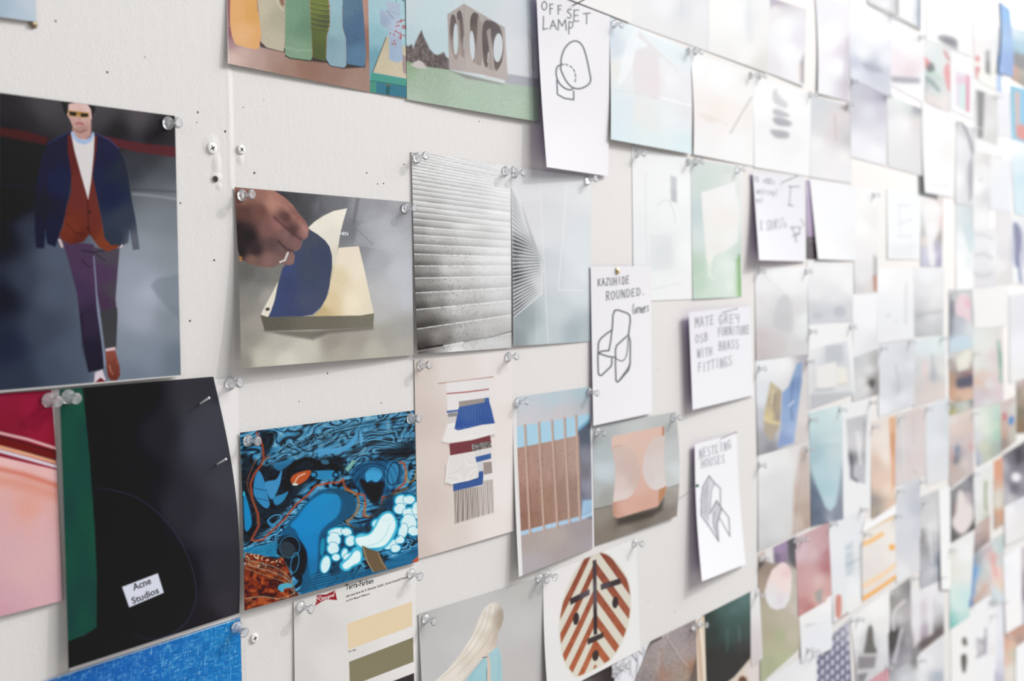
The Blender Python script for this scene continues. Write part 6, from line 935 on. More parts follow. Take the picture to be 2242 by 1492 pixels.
far('print of peach tree trunks with an orange right edge', [(1907, 926), (1961, 907), (1960, 1122), (1910, 1146)], C, [(1100, 700, 'e8dcd4'), (1150, 750, 'f0e4da'), (1100, 950, 'dcc0ac'), (1180, 900, 'f2e4da'), (1130, 1100, 'e8c8b4'), (1200, 1150, 'f0d8c4'), (1230, 1300, 'ecc8ac'), (1090, 1250, 'a09490'), (1110, 1350, '8a8a8c'), (1160, 1350, 'dcc4b4'), (1080, 1350, 'c8b08c')], [('g', [(1220, 650, 'e8b48c'), (1245, 800, 'dc9c70'), (1230, 1000, 'eab08c')], [(1200, 610), (1256, 590), (1250, 1100), (1225, 1180), (1215, 900)], 3)], lift=(0, 0, 1, 2), base=1.2)
far('print of faint mauve vertical stripes', [(1962, 909), (2027, 890), (2026, 1042), (1962, 1062)], C, [(1280, 650, 'd6d2d2'), (1270, 900, 'cfcbcd'), (1400, 600, 'dccdca'), (1350, 800, 'dfd6d6'), (1450, 650, 'ddd2d0'), (1400, 950, 'dccfcc'), (1300, 1060, 'dcd2d2'), (1420, 1000, 'e0d4d2')], [('l', 'c6bfbf', [(1385, 600), (1388, 800)], 4, .5, 3), ('l', 'bfbdbd', [(1390, 1010), (1410, 1030)], 7, .5, 4), ('l', 'e8e2e2', [(1310, 620), (1315, 1000)], 5, .5, 3)], lift=(0, 0, 0, 2), base=1.0)
far('light grey unmarked print, right end of the mauve striped one', [(2028, 892), (2078, 870), (2076, 1046), (2030, 1062)], C, [(1500, 650, 'dfe3e8'), (1560, 800, 'e4e8ee'), (1620, 900, 'dfe0e4'), (1550, 1100, 'e2e3e7'), (1640, 700, 'd8dbe0')], lift=(0, 0, 0, 1), base=1.2)
# --- sixth row and below
far('print of a pale rounded stone shape over an olive ground', [(1661, 1216), (1742, 1176), (1752, 1418), (1667, 1496)], K_, [(320, 100, 'd8c8c0'), (330, 240, '8a7c70'), (400, 300, '9c8878'), (350, 400, 'a89484'), (330, 500, 'ac9c88'), (700, 200, '8c8484'), (650, 100, '7c7880'), (700, 300, 'c0bcae'), (690, 500, 'c4bcac'), (690, 700, 'c8bcb0'), (400, 750, 'b4aa94'), (600, 800, 'bcb09c'), (400, 950, 'b0a68c'), (550, 1000, 'a8ae88'), (500, 1150, 'b4b090'), (420, 1300, 'a8ac8a'), (560, 1250, 'b0b890'), (650, 1000, 'c2b6a4')],
    [('p', 'e4e2e4', [(370, 70), (460, 30), (470, 210), (390, 190)], 3, .9), ('g', [(540, 60, 'a48cb0'), (500, 150, '7c6c8a'), (580, 150, '98809c')], [(465, 20), (620, -60), (620, 190), (520, 215), (475, 200)], 3), ('p', '5c5c62', [(615, -70), (720, -100), (715, 280), (640, 190)], 3, .9), ('p', '4a423c', [(305, 215), (350, 190), (370, 200), (310, 270)], 3, .8), ('l', 'a8604c', [(310, 100), (355, 85)], 3, .6, 2),
     ('g', [(550, 250, 'eed6d6'), (600, 300, 'ecc8c8'), (480, 350, 'eed8d4'), (560, 450, 'eed8d4'), (620, 450, 'eedcd8'), (450, 520, 'e2dcdc'), (550, 600, 'dcd4dc'), (430, 600, 'e2e2e4'), (600, 620, 'e2e0e2')], [(550, 198), (600, 205), (645, 260), (668, 340), (660, 480), (640, 600), (590, 690), (500, 718), (430, 690), (385, 610), (368, 520), (400, 400), (450, 280)], 2)], lift=(0, 0, 1, 4), base=1.3, step=2.4, bow=(-1, 0))
far('rose red print with a small grey window shape', [(1742, 1180), (1815, 1145), (1820, 1309), (1750, 1350)], K_, [(760, 100, 'd6bcc4'), (900, 100, 'd4b8bc'), (1000, 50, 'd0a8ac'), (1050, 100, 'b47880'), (1050, 250, 'b8747a'), (760, 300, 'cc9ca0'), (850, 350, 'd0a4a4'), (950, 400, 'dcb8b2'), (770, 500, 'd09c9e'), (800, 650, 'c48484'), (860, 700, 'bc7474'), (930, 600, 'd8aca4'), (1050, 500, 'd4a09c'), (1000, 600, 'd8b4ac'), (760, 740, 'c88c8c')], [('p', 'a0a09c', [(910, 530), (1000, 480), (985, 660), (935, 620)], 3, .9)], lift=(0, 0, 1, 3), base=1.2, bow=(0, 0))
far('white card with a faint blue window grid and a terracotta bar at the bottom', [(1816, 1147), (1888, 1112), (1886, 1322), (1826, 1366)], K_, [(1150, 50, 'e8eaee'), (1180, 300, 'e4e6ec'), (1200, 500, 'e2e6ea'), (1350, 500, 'eceef0'), (1400, 200, 'dcdee0'), (1250, 50, 'e6eaee'), (1350, 650, 'ecebe8'), (1140, 700, 'dfe0e4')],
    [('p', 'c6d0d8', [(1240, 20), (1330, -30), (1335, 320), (1255, 360)], 3, .9), ('l', 'e6ebef', [(1210, 105), (1320, 60)], 3, .9, 1.5), ('l', 'a8b8ca', [(1260, 230), (1400, 160)], 3, .6, 2), ('p', 'a8b4be', [(1250, 215), (1335, 180), (1335, 210), (1250, 250)], 3, .5), ('l', '8c8484', [(1420, 0), (1430, 600)], 5, .6, 2.5), ('c', 'dc9080', [(1145, 570), (1175, 550), (1205, 580), (1200, 780), (1150, 800), (1140, 680)], 2), ('l', 'b06858', [(1148, 600), (1150, 780)], 2.5, .7, 1.5), ('c', '7c4844', [(1120, 870), (1160, 840), (1270, 750), (1280, 770), (1200, 850), (1150, 875)], 2.5, .9)], lift=(0, 0, 1, 2), base=1.3, name='photo_print')
far('cream print crossed by orange diagonal stripes', [(1889, 1161), (1960, 1122), (1962, 1266), (1890, 1318)], D, [(1020, 350, 'eee4d8'), (1100, 500, 'e8e2de'), (1200, 400, 'eee8e0'), (1150, 600, 'e6dedc'), (1030, 650, 'e2dcda'), (1200, 550, 'ece6e0'), (1100, 720, 'e8dcd0')],
    [('l', 'fcc884', [(1000, 335), (1230, 245)], 8, .8, 4), ('l', 'fcbc6c', [(1005, 450), (1060, 430), (1150, 375)], 9, .9, 3), ('e', 'fcb04c', 1225, 475, 24, 24, -30, 2.5), ('l', 'fcd09c', [(1010, 770), (1130, 700), (1250, 610)], 8, .9, 3.5), ('l', 'fcb050', [(1000, 870), (1130, 790), (1255, 700)], 9, .95, 2)], lift=(0, 0, 1, 2), base=1.3)
far('bright white page above the orange striped print', [(1893, 1142), (1960, 1108), (1960, 1126), (1889, 1164)], Z0, 'ecebeb', name='blank_sheet', cat='paper sheet', base=.7, kind='matte')
far('tall blue grey print of a draped cloth', [(1961, 1068), (2012, 1046), (2016, 1246), (1964, 1277)], I_, [(130, 450, 'e8e8ea'), (200, 500, 'd0d2d8'), (300, 500, 'c8cbd4'), (330, 650, 'c0c4d0'), (180, 700, 'd4d8e0'), (250, 850, 'd8dae2'), (350, 900, 'cccfd8'), (200, 1100, 'd4d6de'), (300, 1250, 'dadade'), (160, 1350, 'e6e6e8')], lift=(0, 0, 1, 2), base=1.2)
far('grey print of a dim narrow corridor', [(2013, 1092), (2057, 1072), (2062, 1268), (2017, 1290)], I_, [(400, 580, 'c6c8cc'), (480, 600, 'd6d6d8'), (530, 550, 'c8c8ca'), (420, 800, 'd2d2d4'), (500, 850, 'e2e2e4'), (400, 1000, '9a9898'), (420, 1100, '98989c'), (470, 1000, 'd0d0d4'), (550, 1100, 'b8bac0'), (580, 1250, '8890a0'), (420, 1300, 'b4b4bc'), (500, 1350, 'd2d2da'), (560, 1400, 'a8aab4')], [('l', '8a8480', [(395, 900), (405, 1050)], 6, .6, 3), ('l', 'eeeef0', [(470, 850), (500, 1250)], 5, .6, 3.5), ('p', '78828f', [(560, 1150), (600, 1100), (600, 1450), (575, 1450)], 4, .6)], lift=(0, 0, 1, 2), base=1.2)
far('white strip of paper between the grey corridor print and the colourful column', [(2057, 1075), (2079, 1064), (2080, 1290), (2062, 1290)], Z0, 'eeeeee', name='blank_sheet', cat='paper sheet', base=.8, kind='matte', lift=(0, 0, 1, 4))
far('white card with one ruled grey line, below the rose red print', [(1752, 1352), (1820, 1306), (1820, 1420), (1756, 1450)], K_, [(780, 800, 'eceae8'), (1050, 650, 'f0eeee'), (800, 950, 'e4e4e8'), (950, 1000, 'e2e4ea'), (1080, 850, 'e6e8ec')], [('l', 'b4b4ba', [(820, 890), (910, 872)], 3, .8, 1.8), ('l', 'd8d8dc', [(760, 880), (1080, 850)], 2, .6, 1.5)], lift=(0, 0, 1, 2), base=.8, kind='matte', name='note_card', cat='note card')
def p_dots(i):
    i.T(*K_); i.grad([(950, 1100, '6c6c80'), (1200, 950, '9494a4'), (1280, 900, 'c4c4d0'), (950, 1300, '70708a'), (1200, 1200, '767690'), (1250, 1450, '70708a')])
    for r in range(8):
        for q in range(8):
            x = 940 + q * 55 + (r % 2) * 2; y = 1130 + r * 105 - q * 52 - (r % 2) * 0
            if 900 < x < 1310 and 820 < y < 1600: i.ell('d0d2e0', x, y, 15, 34, 8, 1.8, .95); i.ell('5c5c74', x + 18, y + 50, 14, 12, 0, 2.5, .6)
    i.T(0, 0, 1)
sheet('fabric_swatch_print', 'slate blue print with a regular grid of white dots', 'print', [(1786, 1421), (1858, 1358), (1865, 1510), (1787, 1560)], p_dots, (0, 0, 1, 2), base=1.3, step=2.4)
far('white card partly under the dotted print, left of it', [(1680, 1490), (1786, 1421), (1788, 1570), (1680, 1600)], K_, [(500, 1450, 'e2e2e4'), (800, 1250, 'e4e4e7'), (880, 1400, 'e8e8ea'), (750, 1150, 'dfe3e8')], lift=(0, 0, 1, 1), base=1.0, kind='matte', name='blank_sheet', cat='paper sheet')
far('black and white print of a dark conical tree above stone blocks', [(1862, 1357), (1947, 1293), (1946, 1458), (1876, 1510)], K_, [(1350, 900, 'eeeeee'), (1600, 700, 'f2f2f0'), (1650, 900, 'e6e6e4'), (1400, 1100, 'e2e2e4'), (1650, 1100, 'dcdce0'), (1350, 1250, 'dcdce0'), (1650, 1300, 'd4d4d8'), (1430, 1280, '908c90'), (1550, 1450, 'cccccf')],
    [('p', 'c4c4c8', [(1400, 1050), (1520, 850), (1620, 1100), (1580, 1200), (1400, 1200)], 6, .6), ('c', '6a6866', [(1520, 880), (1545, 930), (1560, 1080), (1590, 1180), (1520, 1200), (1450, 1190), (1470, 1050), (1490, 930)], 3), ('p', 'bcb8ba', [(1390, 1190), (1590, 1190), (1590, 1220), (1390, 1225)], 2.5), ('p', '8c888e', [(1385, 1230), (1585, 1225), (1560, 1350), (1385, 1360)], 3), ('p', 'c8c6c8', [(1380, 1365), (1560, 1355), (1550, 1400), (1380, 1410)], 3, .8), ('p', '848088', [(1380, 1420), (1490, 1400), (1450, 1500), (1380, 1500)], 3)], lift=(0, 0, 1, 4), base=1.4, bow=(3, 0), step=2.6)
far('rose pink finely striped print at the bottom edge', [(1886, 1503), (1944, 1458), (1944, 1570), (1886, 1600)], K_, 'cf8c98', [('l', 'e4b8c0', [(1500 + k * 22, 1700), (1500 + k * 22, 1300)], 1.8, .7, 1) for k in range(11)], lift=(0, 0, 1, 1), base=1.0)
far('black and white print of pale bent arms and a black hollow', [(1944, 1302), (1992, 1266), (1995, 1444), (1948, 1476)], J_, [(100, 480, 'b4b2b0'), (200, 420, '9c9a9a'), (240, 450, '807c80'), (60, 650, '98948f'), (150, 800, 'cac6c8'), (230, 750, 'b4b0b2'), (260, 900, 'a09c9c'), (70, 1000, '34323a'), (90, 1100, '2e2c30'), (150, 1150, '94909a'), (250, 1050, 'a4a2a8'), (230, 1250, 'a8a6ae'), (120, 1350, '9c9ca4')],
    [('l', 'dcd8dc', [(200, 620), (100, 720), (75, 850), (90, 960)], 6, .9, 2.5), ('p', '2a282c', [(50, 960), (150, 920), (110, 1120), (60, 1180)], 3.5, .9), ('l', 'cfccd4', [(170, 930), (130, 1100), (90, 1280)], 7, .85, 2.5)], lift=(0, 0, 1, 2), base=1.2)
far('print of pale vertical rolls above dark earth', [(1995, 1300), (2063, 1256), (2066, 1388), (1998, 1442)], J_, [(350, 550, 'e6e6e8'), (500, 480, 'eceaee'), (600, 600, 'e6e6ea'), (320, 850, 'e2e0e4'), (410, 700, 'd4ccd4'), (410, 950, 'b8a8b8'), (480, 800, 'e4e2e6'), (550, 700, 'cfd0d6'), (550, 850, 'b0b0b4'), (420, 1080, '6c6060'), (550, 950, '6c6868'), (590, 920, '747070'), (350, 1150, '8c8a8e')],
    [('p', 'e8e6ea', [(290, 600), (370, 540), (375, 1050), (300, 1130)], 4, .8), ('p', 'e8e6ea', [(440, 500), (510, 500), (510, 980), (465, 1010)], 4, .8), ('p', '5e5454', [(370, 1080), (480, 1000), (610, 900), (620, 960), (480, 1070), (360, 1160)], 4, .85)], lift=(0, 0, 1, 2), base=1.2)
far('shaded grey print low on the wall, under the pale vertical rolls', [(1948, 1470), (2012, 1432), (2014, 1580), (1950, 1600)], J_, [(50, 1400, '9ea0a8'), (150, 1380, 'b4b8be'), (250, 1330, 'c4c8ce'), (300, 1300, '74706e'), (200, 1450, 'd0d4da'), (350, 1400, 'dfe3e8')], lift=(0, 0, 1, 1), base=.8)
far('white print with a pale blue side at the bottom edge', [(2010, 1440), (2064, 1396), (2066, 1580), (2012, 1590)], J_, [(400, 1350, 'e6e6ea'), (480, 1300, 'eceaec'), (550, 1300, 'd8dae0'), (560, 1450, 'a4b0c0'), (400, 1480, 'e2e4e6'), (520, 1480, 'b4b8c4')], lift=(0, 0, 1, 1), base=1.0)
# --- the colourful column and the right edge
far('print of a pink shirt and slate blue skirt', [(2079, 636), (2129, 634), (2129, 760), (2079, 773)], G_, [(700, 720, 'c8c8ca'), (850, 700, 'd0d2d2'), (720, 900, '94969e'), (700, 1100, 'a0a4b0'), (800, 1100, 'c4c8d4'), (780, 1000, 'c0c4d0'), (900, 1100, 'dfe2e2'), (900, 1250, 'cfdee6'), (750, 1280, 'c8dce8'), (850, 1300, 'ccdee6')], [('c', 'f0d4da', [(760, 800), (820, 710), (900, 750), (920, 850), (915, 1020), (840, 970), (770, 950), (750, 870)], 3, .95), ('c', 'ecb8c0', [(860, 780), (915, 780), (915, 850), (880, 860)], 4, .8), ('p', '84868f', [(693, 760), (740, 800), (730, 1000), (710, 1180), (695, 1180)], 4, .8), ('c', 'c8dce8', [(700, 1240), (790, 1170), (870, 1180), (920, 1290), (700, 1340)], 3, .9)], base=1.2, lift=(0, 0, 1, 2))
far('print of a room with warm orange floor and violet figures', [(2079, 776), (2130, 762), (2131, 872), (2080, 884)], H_, [(720, 160, 'd8d8dc'), (830, 250, 'eceadc'), (900, 200, 'e8e8d8'), (720, 280, 'b4aca4'), (800, 380, '9c8c88'), (900, 380, 'a88c88'), (820, 470, '6c6878'), (900, 480, '64687a'), (720, 450, 'c49c7c'), (710, 600, 'd8a480'), (800, 600, 'e8bca4'), (900, 580, 'ecc0a4'), (850, 660, 'e8c8a8'), (800, 680, 'b89c8c')], [('p', 'ecebdc', [(760, 230), (900, 140), (910, 330), (780, 370)], 3, .9), ('c', '5c5c70', [(770, 460), (860, 430), (945, 400), (945, 510), (850, 540), (780, 545)], 3.5, .8), ('l', '8c5060', [(830, 400), (900, 390)], 4, .6, 2.5)], base=1.0, lift=(0, 0, 1, 1))
far('narrow dark green and ochre print under the orange floored room', [(2079, 886), (2130, 872), (2130, 893), (2079, 909)], H_, [(700, 770, '8c9080'), (720, 810, 'c8bc78'), (800, 760, 'bcc4c0'), (880, 740, 'dcdccf'), (930, 720, '8c9090')], base=.7)
far('peach print of tiny people at a bright counter', [(2079, 912), (2129, 894), (2131, 1033), (2080, 1066)], H_, [(720, 900, 'e4dcd6'), (850, 850, 'dfd0c6'), (750, 1000, 'e4cfc4'), (880, 950, 'dcc8be'), (720, 1150, 'e0cec6'), (850, 1150, 'd8ccc8'), (900, 1180, 'd8b8b8'), (770, 1200, '9ca8b8'), (780, 1300, '8c909c'), (730, 1320, 'b8a4a4'), (720, 1250, 'dcb4b0'), (850, 1350, 'e4d4cc'), (720, 1420, 'c8b4a8'), (900, 1300, 'ccc0c4')], [('e', '7486a0', 775, 1230, 30, 60, 10, 3, .6), ('e', 'd88c90', 935, 1190, 22, 22, 0, 2.5, .7), ('e', '6c7480', 760, 1330, 34, 50, 0, 3, .6), ('e', 'e09c98', 720, 1310, 16, 30, 0, 3, .6)], base=1.1, lift=(0, 0, 1, 2))
far('dark grey print of a person in a pale full skirt', [(2079, 1080), (2129, 1038), (2133, 1158), (2080, 1190)], I_, [(720, 500, '8c8c90'), (850, 350, 'a4a4a8'), (910, 320, '74747c'), (720, 700, '807c80'), (710, 900, '6c6a6c'), (730, 980, '5e5e60'), (950, 600, '98989c'), (940, 860, '3e3e40'), (850, 950, 'a49c9c')], [('c', 'e6dcda', [(780, 500), (820, 470), (870, 540), (940, 650), (950, 780), (900, 880), (820, 940), (740, 880), (720, 800), (760, 700), (770, 600)], 4), ('c', 'd2bcc4', [(850, 500), (920, 500), (930, 600), (880, 620)], 4, .7), ('p', 'dcb09c', [(745, 620), (765, 600), (765, 740), (748, 760)], 3, .6)], base=1.2, lift=(0, 0, 1, 2))
far('cream print turning aqua at the bottom corner', [(2080, 1200), (2133, 1160), (2122, 1350), (2081, 1378)], J_, [(720, 100, 'dedcd2'), (800, 50, 'eceeee'), (850, 100, 'f0f0f2'), (730, 300, 'e4e0d8'), (850, 300, 'e6e8e4'), (720, 600, 'd4e8e2'), (800, 700, 'd4e8e4'), (880, 600, 'c4e4e4'), (720, 800, '8cccc4'), (720, 880, '74c4bc'), (800, 800, 'bcdcd8')], base=1.2, lift=(0, 0, 1, 2))
far('mint cream print with a rose edge and a green upright stroke', [(2131, 716), (2194, 702), (2196, 880), (2133, 893)], H_, [(980, 50, 'e4eae6'), (1080, 100, 'e8eae2'), (1000, 300, 'e4e9e6'), (1100, 300, 'e0e2dc'), (1060, 400, 'e4c8bc'), (1000, 480, 'e0c4b4'), (1000, 650, 'd2c8d0'), (1080, 600, 'd0c0c4'), (1180, 200, 'e4d0d0'), (1180, 450, 'e6cdcc'), (1120, 500, 'dfe4e6'), (1220, 600, 'e0ccd2'), (1100, 700, 'dcdcdc')], [('l', '84bca4', [(1220, 40), (1240, 250), (1250, 480)], 6, .85, 3), ('l', '5ca48c', [(1238, 150), (1245, 300)], 5, .7, 3), ('l', 'e4b8a0', [(970, 480), (1050, 480), (1085, 600)], 4, .6, 3)], base=1.3, lift=(0, 0, 1, 1))
far('fresh green print of garden light through trees', [(2132, 900), (2188, 884), (2192, 992), (2140, 1022)], H_, [(960, 900, 'e8e8ec'), (980, 1100, 'dcdce6'), (980, 1280, 'b8c0dc'), (960, 1340, 'a8b0cc'), (1060, 900, 'e6eadf'), (1100, 1000, 'e4eadb'), (1060, 1200, 'd4d6b8'), (1180, 950, 'cfe2c8'), (1220, 900, 'b4d4c8'), (1220, 1050, 'a8d0bc'), (1080, 1300, 'c8ccb4'), (1180, 1250, 'b4b8a8'), (1230, 1200, 'a4b4b0')], base=1.1, lift=(0, 0, 1, 1))
far('print of people in red and bright blue', [(2190, 884), (2224, 868), (2224, 966), (2193, 990)], H_, [(1280, 700, 'd8c8c4'), (1330, 700, 'd0bcb8'), (1400, 750, 'd8d8d4'), (1280, 1000, 'd0b0a4'), (1300, 1150, '9c8c84'), (1380, 1050, 'c8c8b8'), (1400, 1150, 'd4ccc0')], [('e', 'd07c7c', 1290, 860, 24, 50, 0, 3), ('e', '4a90dc', 1362, 900, 26, 50, 10, 2.5), ('e', 'c09080', 1300, 1060, 22, 50, 0, 3, .6)], base=1.0)
far('white print with a thin leaf green figure', [(2132, 1036), (2178, 1012), (2166, 1128), (2136, 1150)], I_, [(980, 300, 'e8eaee'), (1000, 500, 'eaeaea'), (980, 700, 'e0e2e0'), (1090, 350, 'e4e6e0'), (1020, 800, 'dadcd6'), (1100, 780, 'd8cccb')], [('l', '98a87c', [(1085, 380), (1080, 560), (1088, 680)], 6, .85, 3), ('l', 'a4d090', [(1060, 750), (1100, 740)], 5, .7, 3)], base=1.2)
far('print of a brown and rose draped figure', [(2135, 1150), (2167, 1130), (2166, 1185), (2134, 1212)], I_, [(1000, 880, 'c8bcb8'), (1090, 860, 'c8aca4'), (1000, 1000, 'b8a4a4'), (1080, 950, 'bc9c94'), (960, 1120, '8c8486'), (1060, 1040, '8c8082')], base=1.0)
far('narrow print with orange at top and bottom', [(2177, 1012), (2196, 1000), (2196, 1148), (2178, 1160)], I_, [(1200, 250, 'e8a484'), (1230, 300, 'e4a080'), (1210, 400, 'dcb098'), (1230, 500, 'd8d4c8'), (1210, 600, 'dcdacc'), (1240, 750, 'e09c78'), (1200, 780, 'b8a494')], base=1.3)
far('black and white print of a person carrying a white ball', [(2196, 998), (2264, 955), (2264, 1075), (2200, 1108)], I_, [(1290, 200, 'c0bcc4'), (1300, 450, 'c4c0c8'), (1350, 550, 'c8c4ca'), (1450, 100, '5c585e'), (1380, 150, '746f7a'), (1440, 200, '807c88'), (1370, 420, '7c7888'), (1440, 450, '8a8690'), (1480, 350, 'a4a0a8')], [('e', 'eeeef2', 1415, 325, 50, 50, 0, 3), ('p', '504c54', [(1400, 30), (1470, 0), (1480, 160), (1420, 200)], 3.5, .8), ('e', '6a6678', 1400, 450, 50, 60, 0, 4, .6)], base=1.3)
far('white card under the print with the white ball', [(2200, 1108), (2264, 1070), (2264, 1165), (2202, 1195)], Z0, [(2210, 1120, 'eceaec'), (2240, 1140, 'e2e0de'), (2230, 1105, 'dcdee4')], name='blank_sheet', cat='paper sheet', base=1.0, kind='matte')
far('print of a seaside scene with a bright blue post', [(2120, 1222), (2170, 1192), (2172, 1296), (2123, 1332)], J_, [(920, 200, '6484b4'), (920, 260, '6ca4dc'), (980, 300, '84b8e4'), (920, 500, '6c98d0'), (920, 650, '5c7cb4'), (1000, 180, '9ca0a4'), (1080, 200, 'd4d6d4'), (1060, 330, 'd0d0c4'), (1130, 250, 'dcdcd8'), (1000, 480, 'd8d0c8'), (1060, 480, 'dcb8a4'), (960, 600, 'dcbcac'), (1120, 450, 'd4c8c4'), (1140, 150, 'e4b4b0')], [('p', '5c98d8', [(900, 240), (990, 260), (960, 500), (930, 660), (905, 680)], 4, .7), ('l', 'c8a088', [(1090, 450), (1020, 560), (960, 640)], 6, .7, 3)], base=1.2, lift=(0, 0, 1, 1))
far('print of coral and aqua shapes', [(2170, 1186), (2197, 1168), (2200, 1316), (2172, 1330)], J_, [(1190, 50, 'cfdcdc'), (1250, 50, 'b4d0cc'), (1240, 200, 'c8dcdc'), (1170, 150, 'e4a8a4'), (1180, 300, 'f0c0bc'), (1230, 300, 'f2ccc4'), (1250, 450, 'f0ccac'), (1200, 500, 'd0e0e8'), (1240, 600, 'd4e4ec'), (1180, 650, 'b4b8bc')], [('l', 'e89c94', [(1150, 80), (1180, 260), (1210, 340)], 5, .7, 3)], base=1.1)
far('bright white blank page low on the right', [(2198, 1222), (2234, 1196), (2236, 1366), (2203, 1388)], Z0, [(2205, 1250, 'ecedf2'), (2225, 1230, 'f0f0f4'), (2215, 1350, 'f0eeee')], name='blank_sheet', cat='paper sheet', base=1.4, kind='matte')
far('mauve sliver of a print at the lower right edge', [(2233, 1205), (2264, 1190), (2264, 1360), (2236, 1368)], Z0, [(2238, 1230, 'cfc4c8'), (2240, 1270, 'a89ca4'), (2241, 1300, '8c8490'), (2238, 1340, 'c8c4cc')], base=1.0)
far('white print with two dark olive ovals one above the other', [(2083, 1375), (2135, 1335), (2132, 1560), (2085, 1580)], J_, 'eeeeee', [('c', '6c6c60', [(825, 1040), (860, 1010), (882, 1060), (875, 1110), (840, 1100)], 2.2), ('c', '5e5e56', [(820, 1210), (870, 1200), (880, 1280), (860, 1400), (830, 1380), (815, 1280)], 2.2)], base=1.2, lift=(0, 0, 1, 2))
far('white print with a small sketch of grey buildings', [(2133, 1330), (2180, 1296), (2178, 1560), (2133, 1570)], J_, 'ededf0', [('p', 'b4b0b8', [(980, 1050), (1100, 1000), (1100, 1200), (990, 1240)], 4, .7), ('l', '8c8894', [(1085, 920), (1080, 1180)], 4, .8, 2.5), ('l', '8c8894', [(990, 1030), (1070, 1080)], 4, .6, 3), ('l', '94909a', [(985, 1240), (1060, 1180)], 4, .6, 3), ('l', 'dcc8c0', [(1155, 1090), (1155, 1200)], 4, .6, 3)], base=1.2, lift=(0, 0, 1, 1))
far('soft lilac print right of the sketched buildings', [(2180, 1334), (2200, 1322), (2200, 1570), (2178, 1570)], J_, [(1220, 900, 'e6e8f0'), (1240, 1200, 'dfe0ec'), (1230, 1350, 'd4d6e4'), (1200, 1450, 'b8b8cc')], base=.9)
far('orange map-like print at the lower right edge', [(2199, 1388), (2250, 1362), (2246, 1480), (2200, 1500)], J_, [(1340, 950, 'd89880'), (1420, 900, 'c49484'), (1320, 1100, 'e4ac90'), (1380, 1100, 'e4c4a8'), (1440, 1050, 'a88880'), (1320, 1250, 'e4b8a4'), (1390, 1200, 'c4ccb4'), (1400, 1350, 'd8dcd0'), (1350, 1400, 'e4dcd4')], base=1.3)
far('bright white page at the lower right corner', [(2226, 1420), (2264, 1390), (2264, 1590), (2224, 1590)], Z0, 'f0f0f2', name='blank_sheet', cat='paper sheet', base=1.7, kind='matte')
far('blank cream print, fourth row near the right edge', [(2131, 636), (2206, 622), (2203, 712), (2134, 718)], Z0, [(2140, 640, 'f2f1f0'), (2190, 690, 'f4f3f1')], name='blank_sheet', cat='paper sheet', base=1.4, kind='matte')
far('pale lavender blank sheet at the right edge, beside the cream one', [(2210, 648), (2264, 640), (2264, 822), (2212, 838)], Z0, [(2214, 700, 'e8e8ee'), (2240, 760, 'f2f2f8'), (2215, 830, 'f0efee')], name='blank_sheet', cat='paper sheet', base=1.4, kind='matte', lift=(1, 0, 0, 3))
far('print of brown bark and foliage at the right edge', [(2226, 835), (2264, 822), (2264, 945), (2228, 948)], H_, [(1430, 450, 'd8d4d8'), (1490, 520, 'c8a8a8'), (1450, 600, '8c8470'), (1490, 600, 'c8b8a4'), (1470, 700, 'a89484'), (1450, 820, '787860'), (1490, 850, '988470'), (1470, 960, '94785c')], base=1.4)
far('dark brown print mostly hidden under the mask print', [(1268, 1492), (1345, 1454), (1346, 1600), (1270, 1620)], Z0, [(1300, 1480, '4c4240'), (1330, 1465, '3a3030'), (1335, 1490, '3c3232'), (1285, 1492, '6a6262')], base=.8)
def p_lines(i):
    i.fill('e4e3e8')
    for k in range(16): x = 1345 + k * 5; i.line(['8c8c96', '4c4c54', 'b4b4be'][k % 3], [(x, 1452 - k * 3 + (k % 4) * 5), (x + 10 - (k % 3) * 12, 1492 - (k % 5) * 6)], 1.6, .6, 1)
    i.line('33333a', [(1381, 1431), (1395, 1450)], 2, .9, .9); i.line('33333a', [(1397, 1425), (1405, 1434)], 2, .9, .9)
sheet('photo_print', 'white print of fine black pen lines beside the knitted texture', 'print', [(1340, 1458), (1414, 1412), (1400, 1600), (1338, 1640)], p_lines, (0, 0, 1, 1), base=.9)
def p_knit(i):
    i.T(1190, 1190, 4.77)
    i.grad([(1150, 1040, '9c9090'), (1300, 1000, 'aca0a2'), (1450, 950, 'a89c9e'), (1560, 900, '988c8c'), (1100, 1200, '9a8e8c'), (1250, 1200, 'a89c9a'), (1450, 1150, 'b0a2a0'), (1580, 1100, 'a49696'), (1250, 1400, 'ac8c7c'), (1450, 1350, 'a8988c'), (1550, 1300, 'b08468'), (1100, 1400, '8c8484')])
    n = vnoise(i.x * .9 + i.y * .25, i.y * .9 - i.x * .2, 5) - .5; i.c = i.c + n[:, None] * .22
    X = (i.x - 1190) * 4.77; Y = (i.y - 1190) * 4.77; w = .5 + .5 * np.sin((Y + X * .25) * .30); m = (X + Y * .3 > 1600); i.c = i.c - (m * w * .08)[:, None]
    i.line('8c807e', [(1270, 980), (1400, 1200), (1480, 1300)], 3, .6, 2); i.line('c0b2ac', [(1290, 970), (1420, 1180), (1500, 1280)], 3, .5, 2); i.line('a86c4c', [(1240, 1100), (1230, 1441)], 4, .4, 3)
    i.line('48403e', [(1225, 990), (1120, 1040), (1060, 1130), (910, 1441)], 5, .85, 2); i.poly('58504e', [(1560, 1290), (1620, 1150), (1620, 1500), (1500, 1500)], 5, .7)
sheet('fabric_swatch_print', 'print of knitted brown-grey textile with slanted left side', 'print', [(1426, 1404), (1523, 1357), (1531, 1600), (1345, 1600)], p_knit, (0, 0, 1, 2), base=1.3, step=1.8)
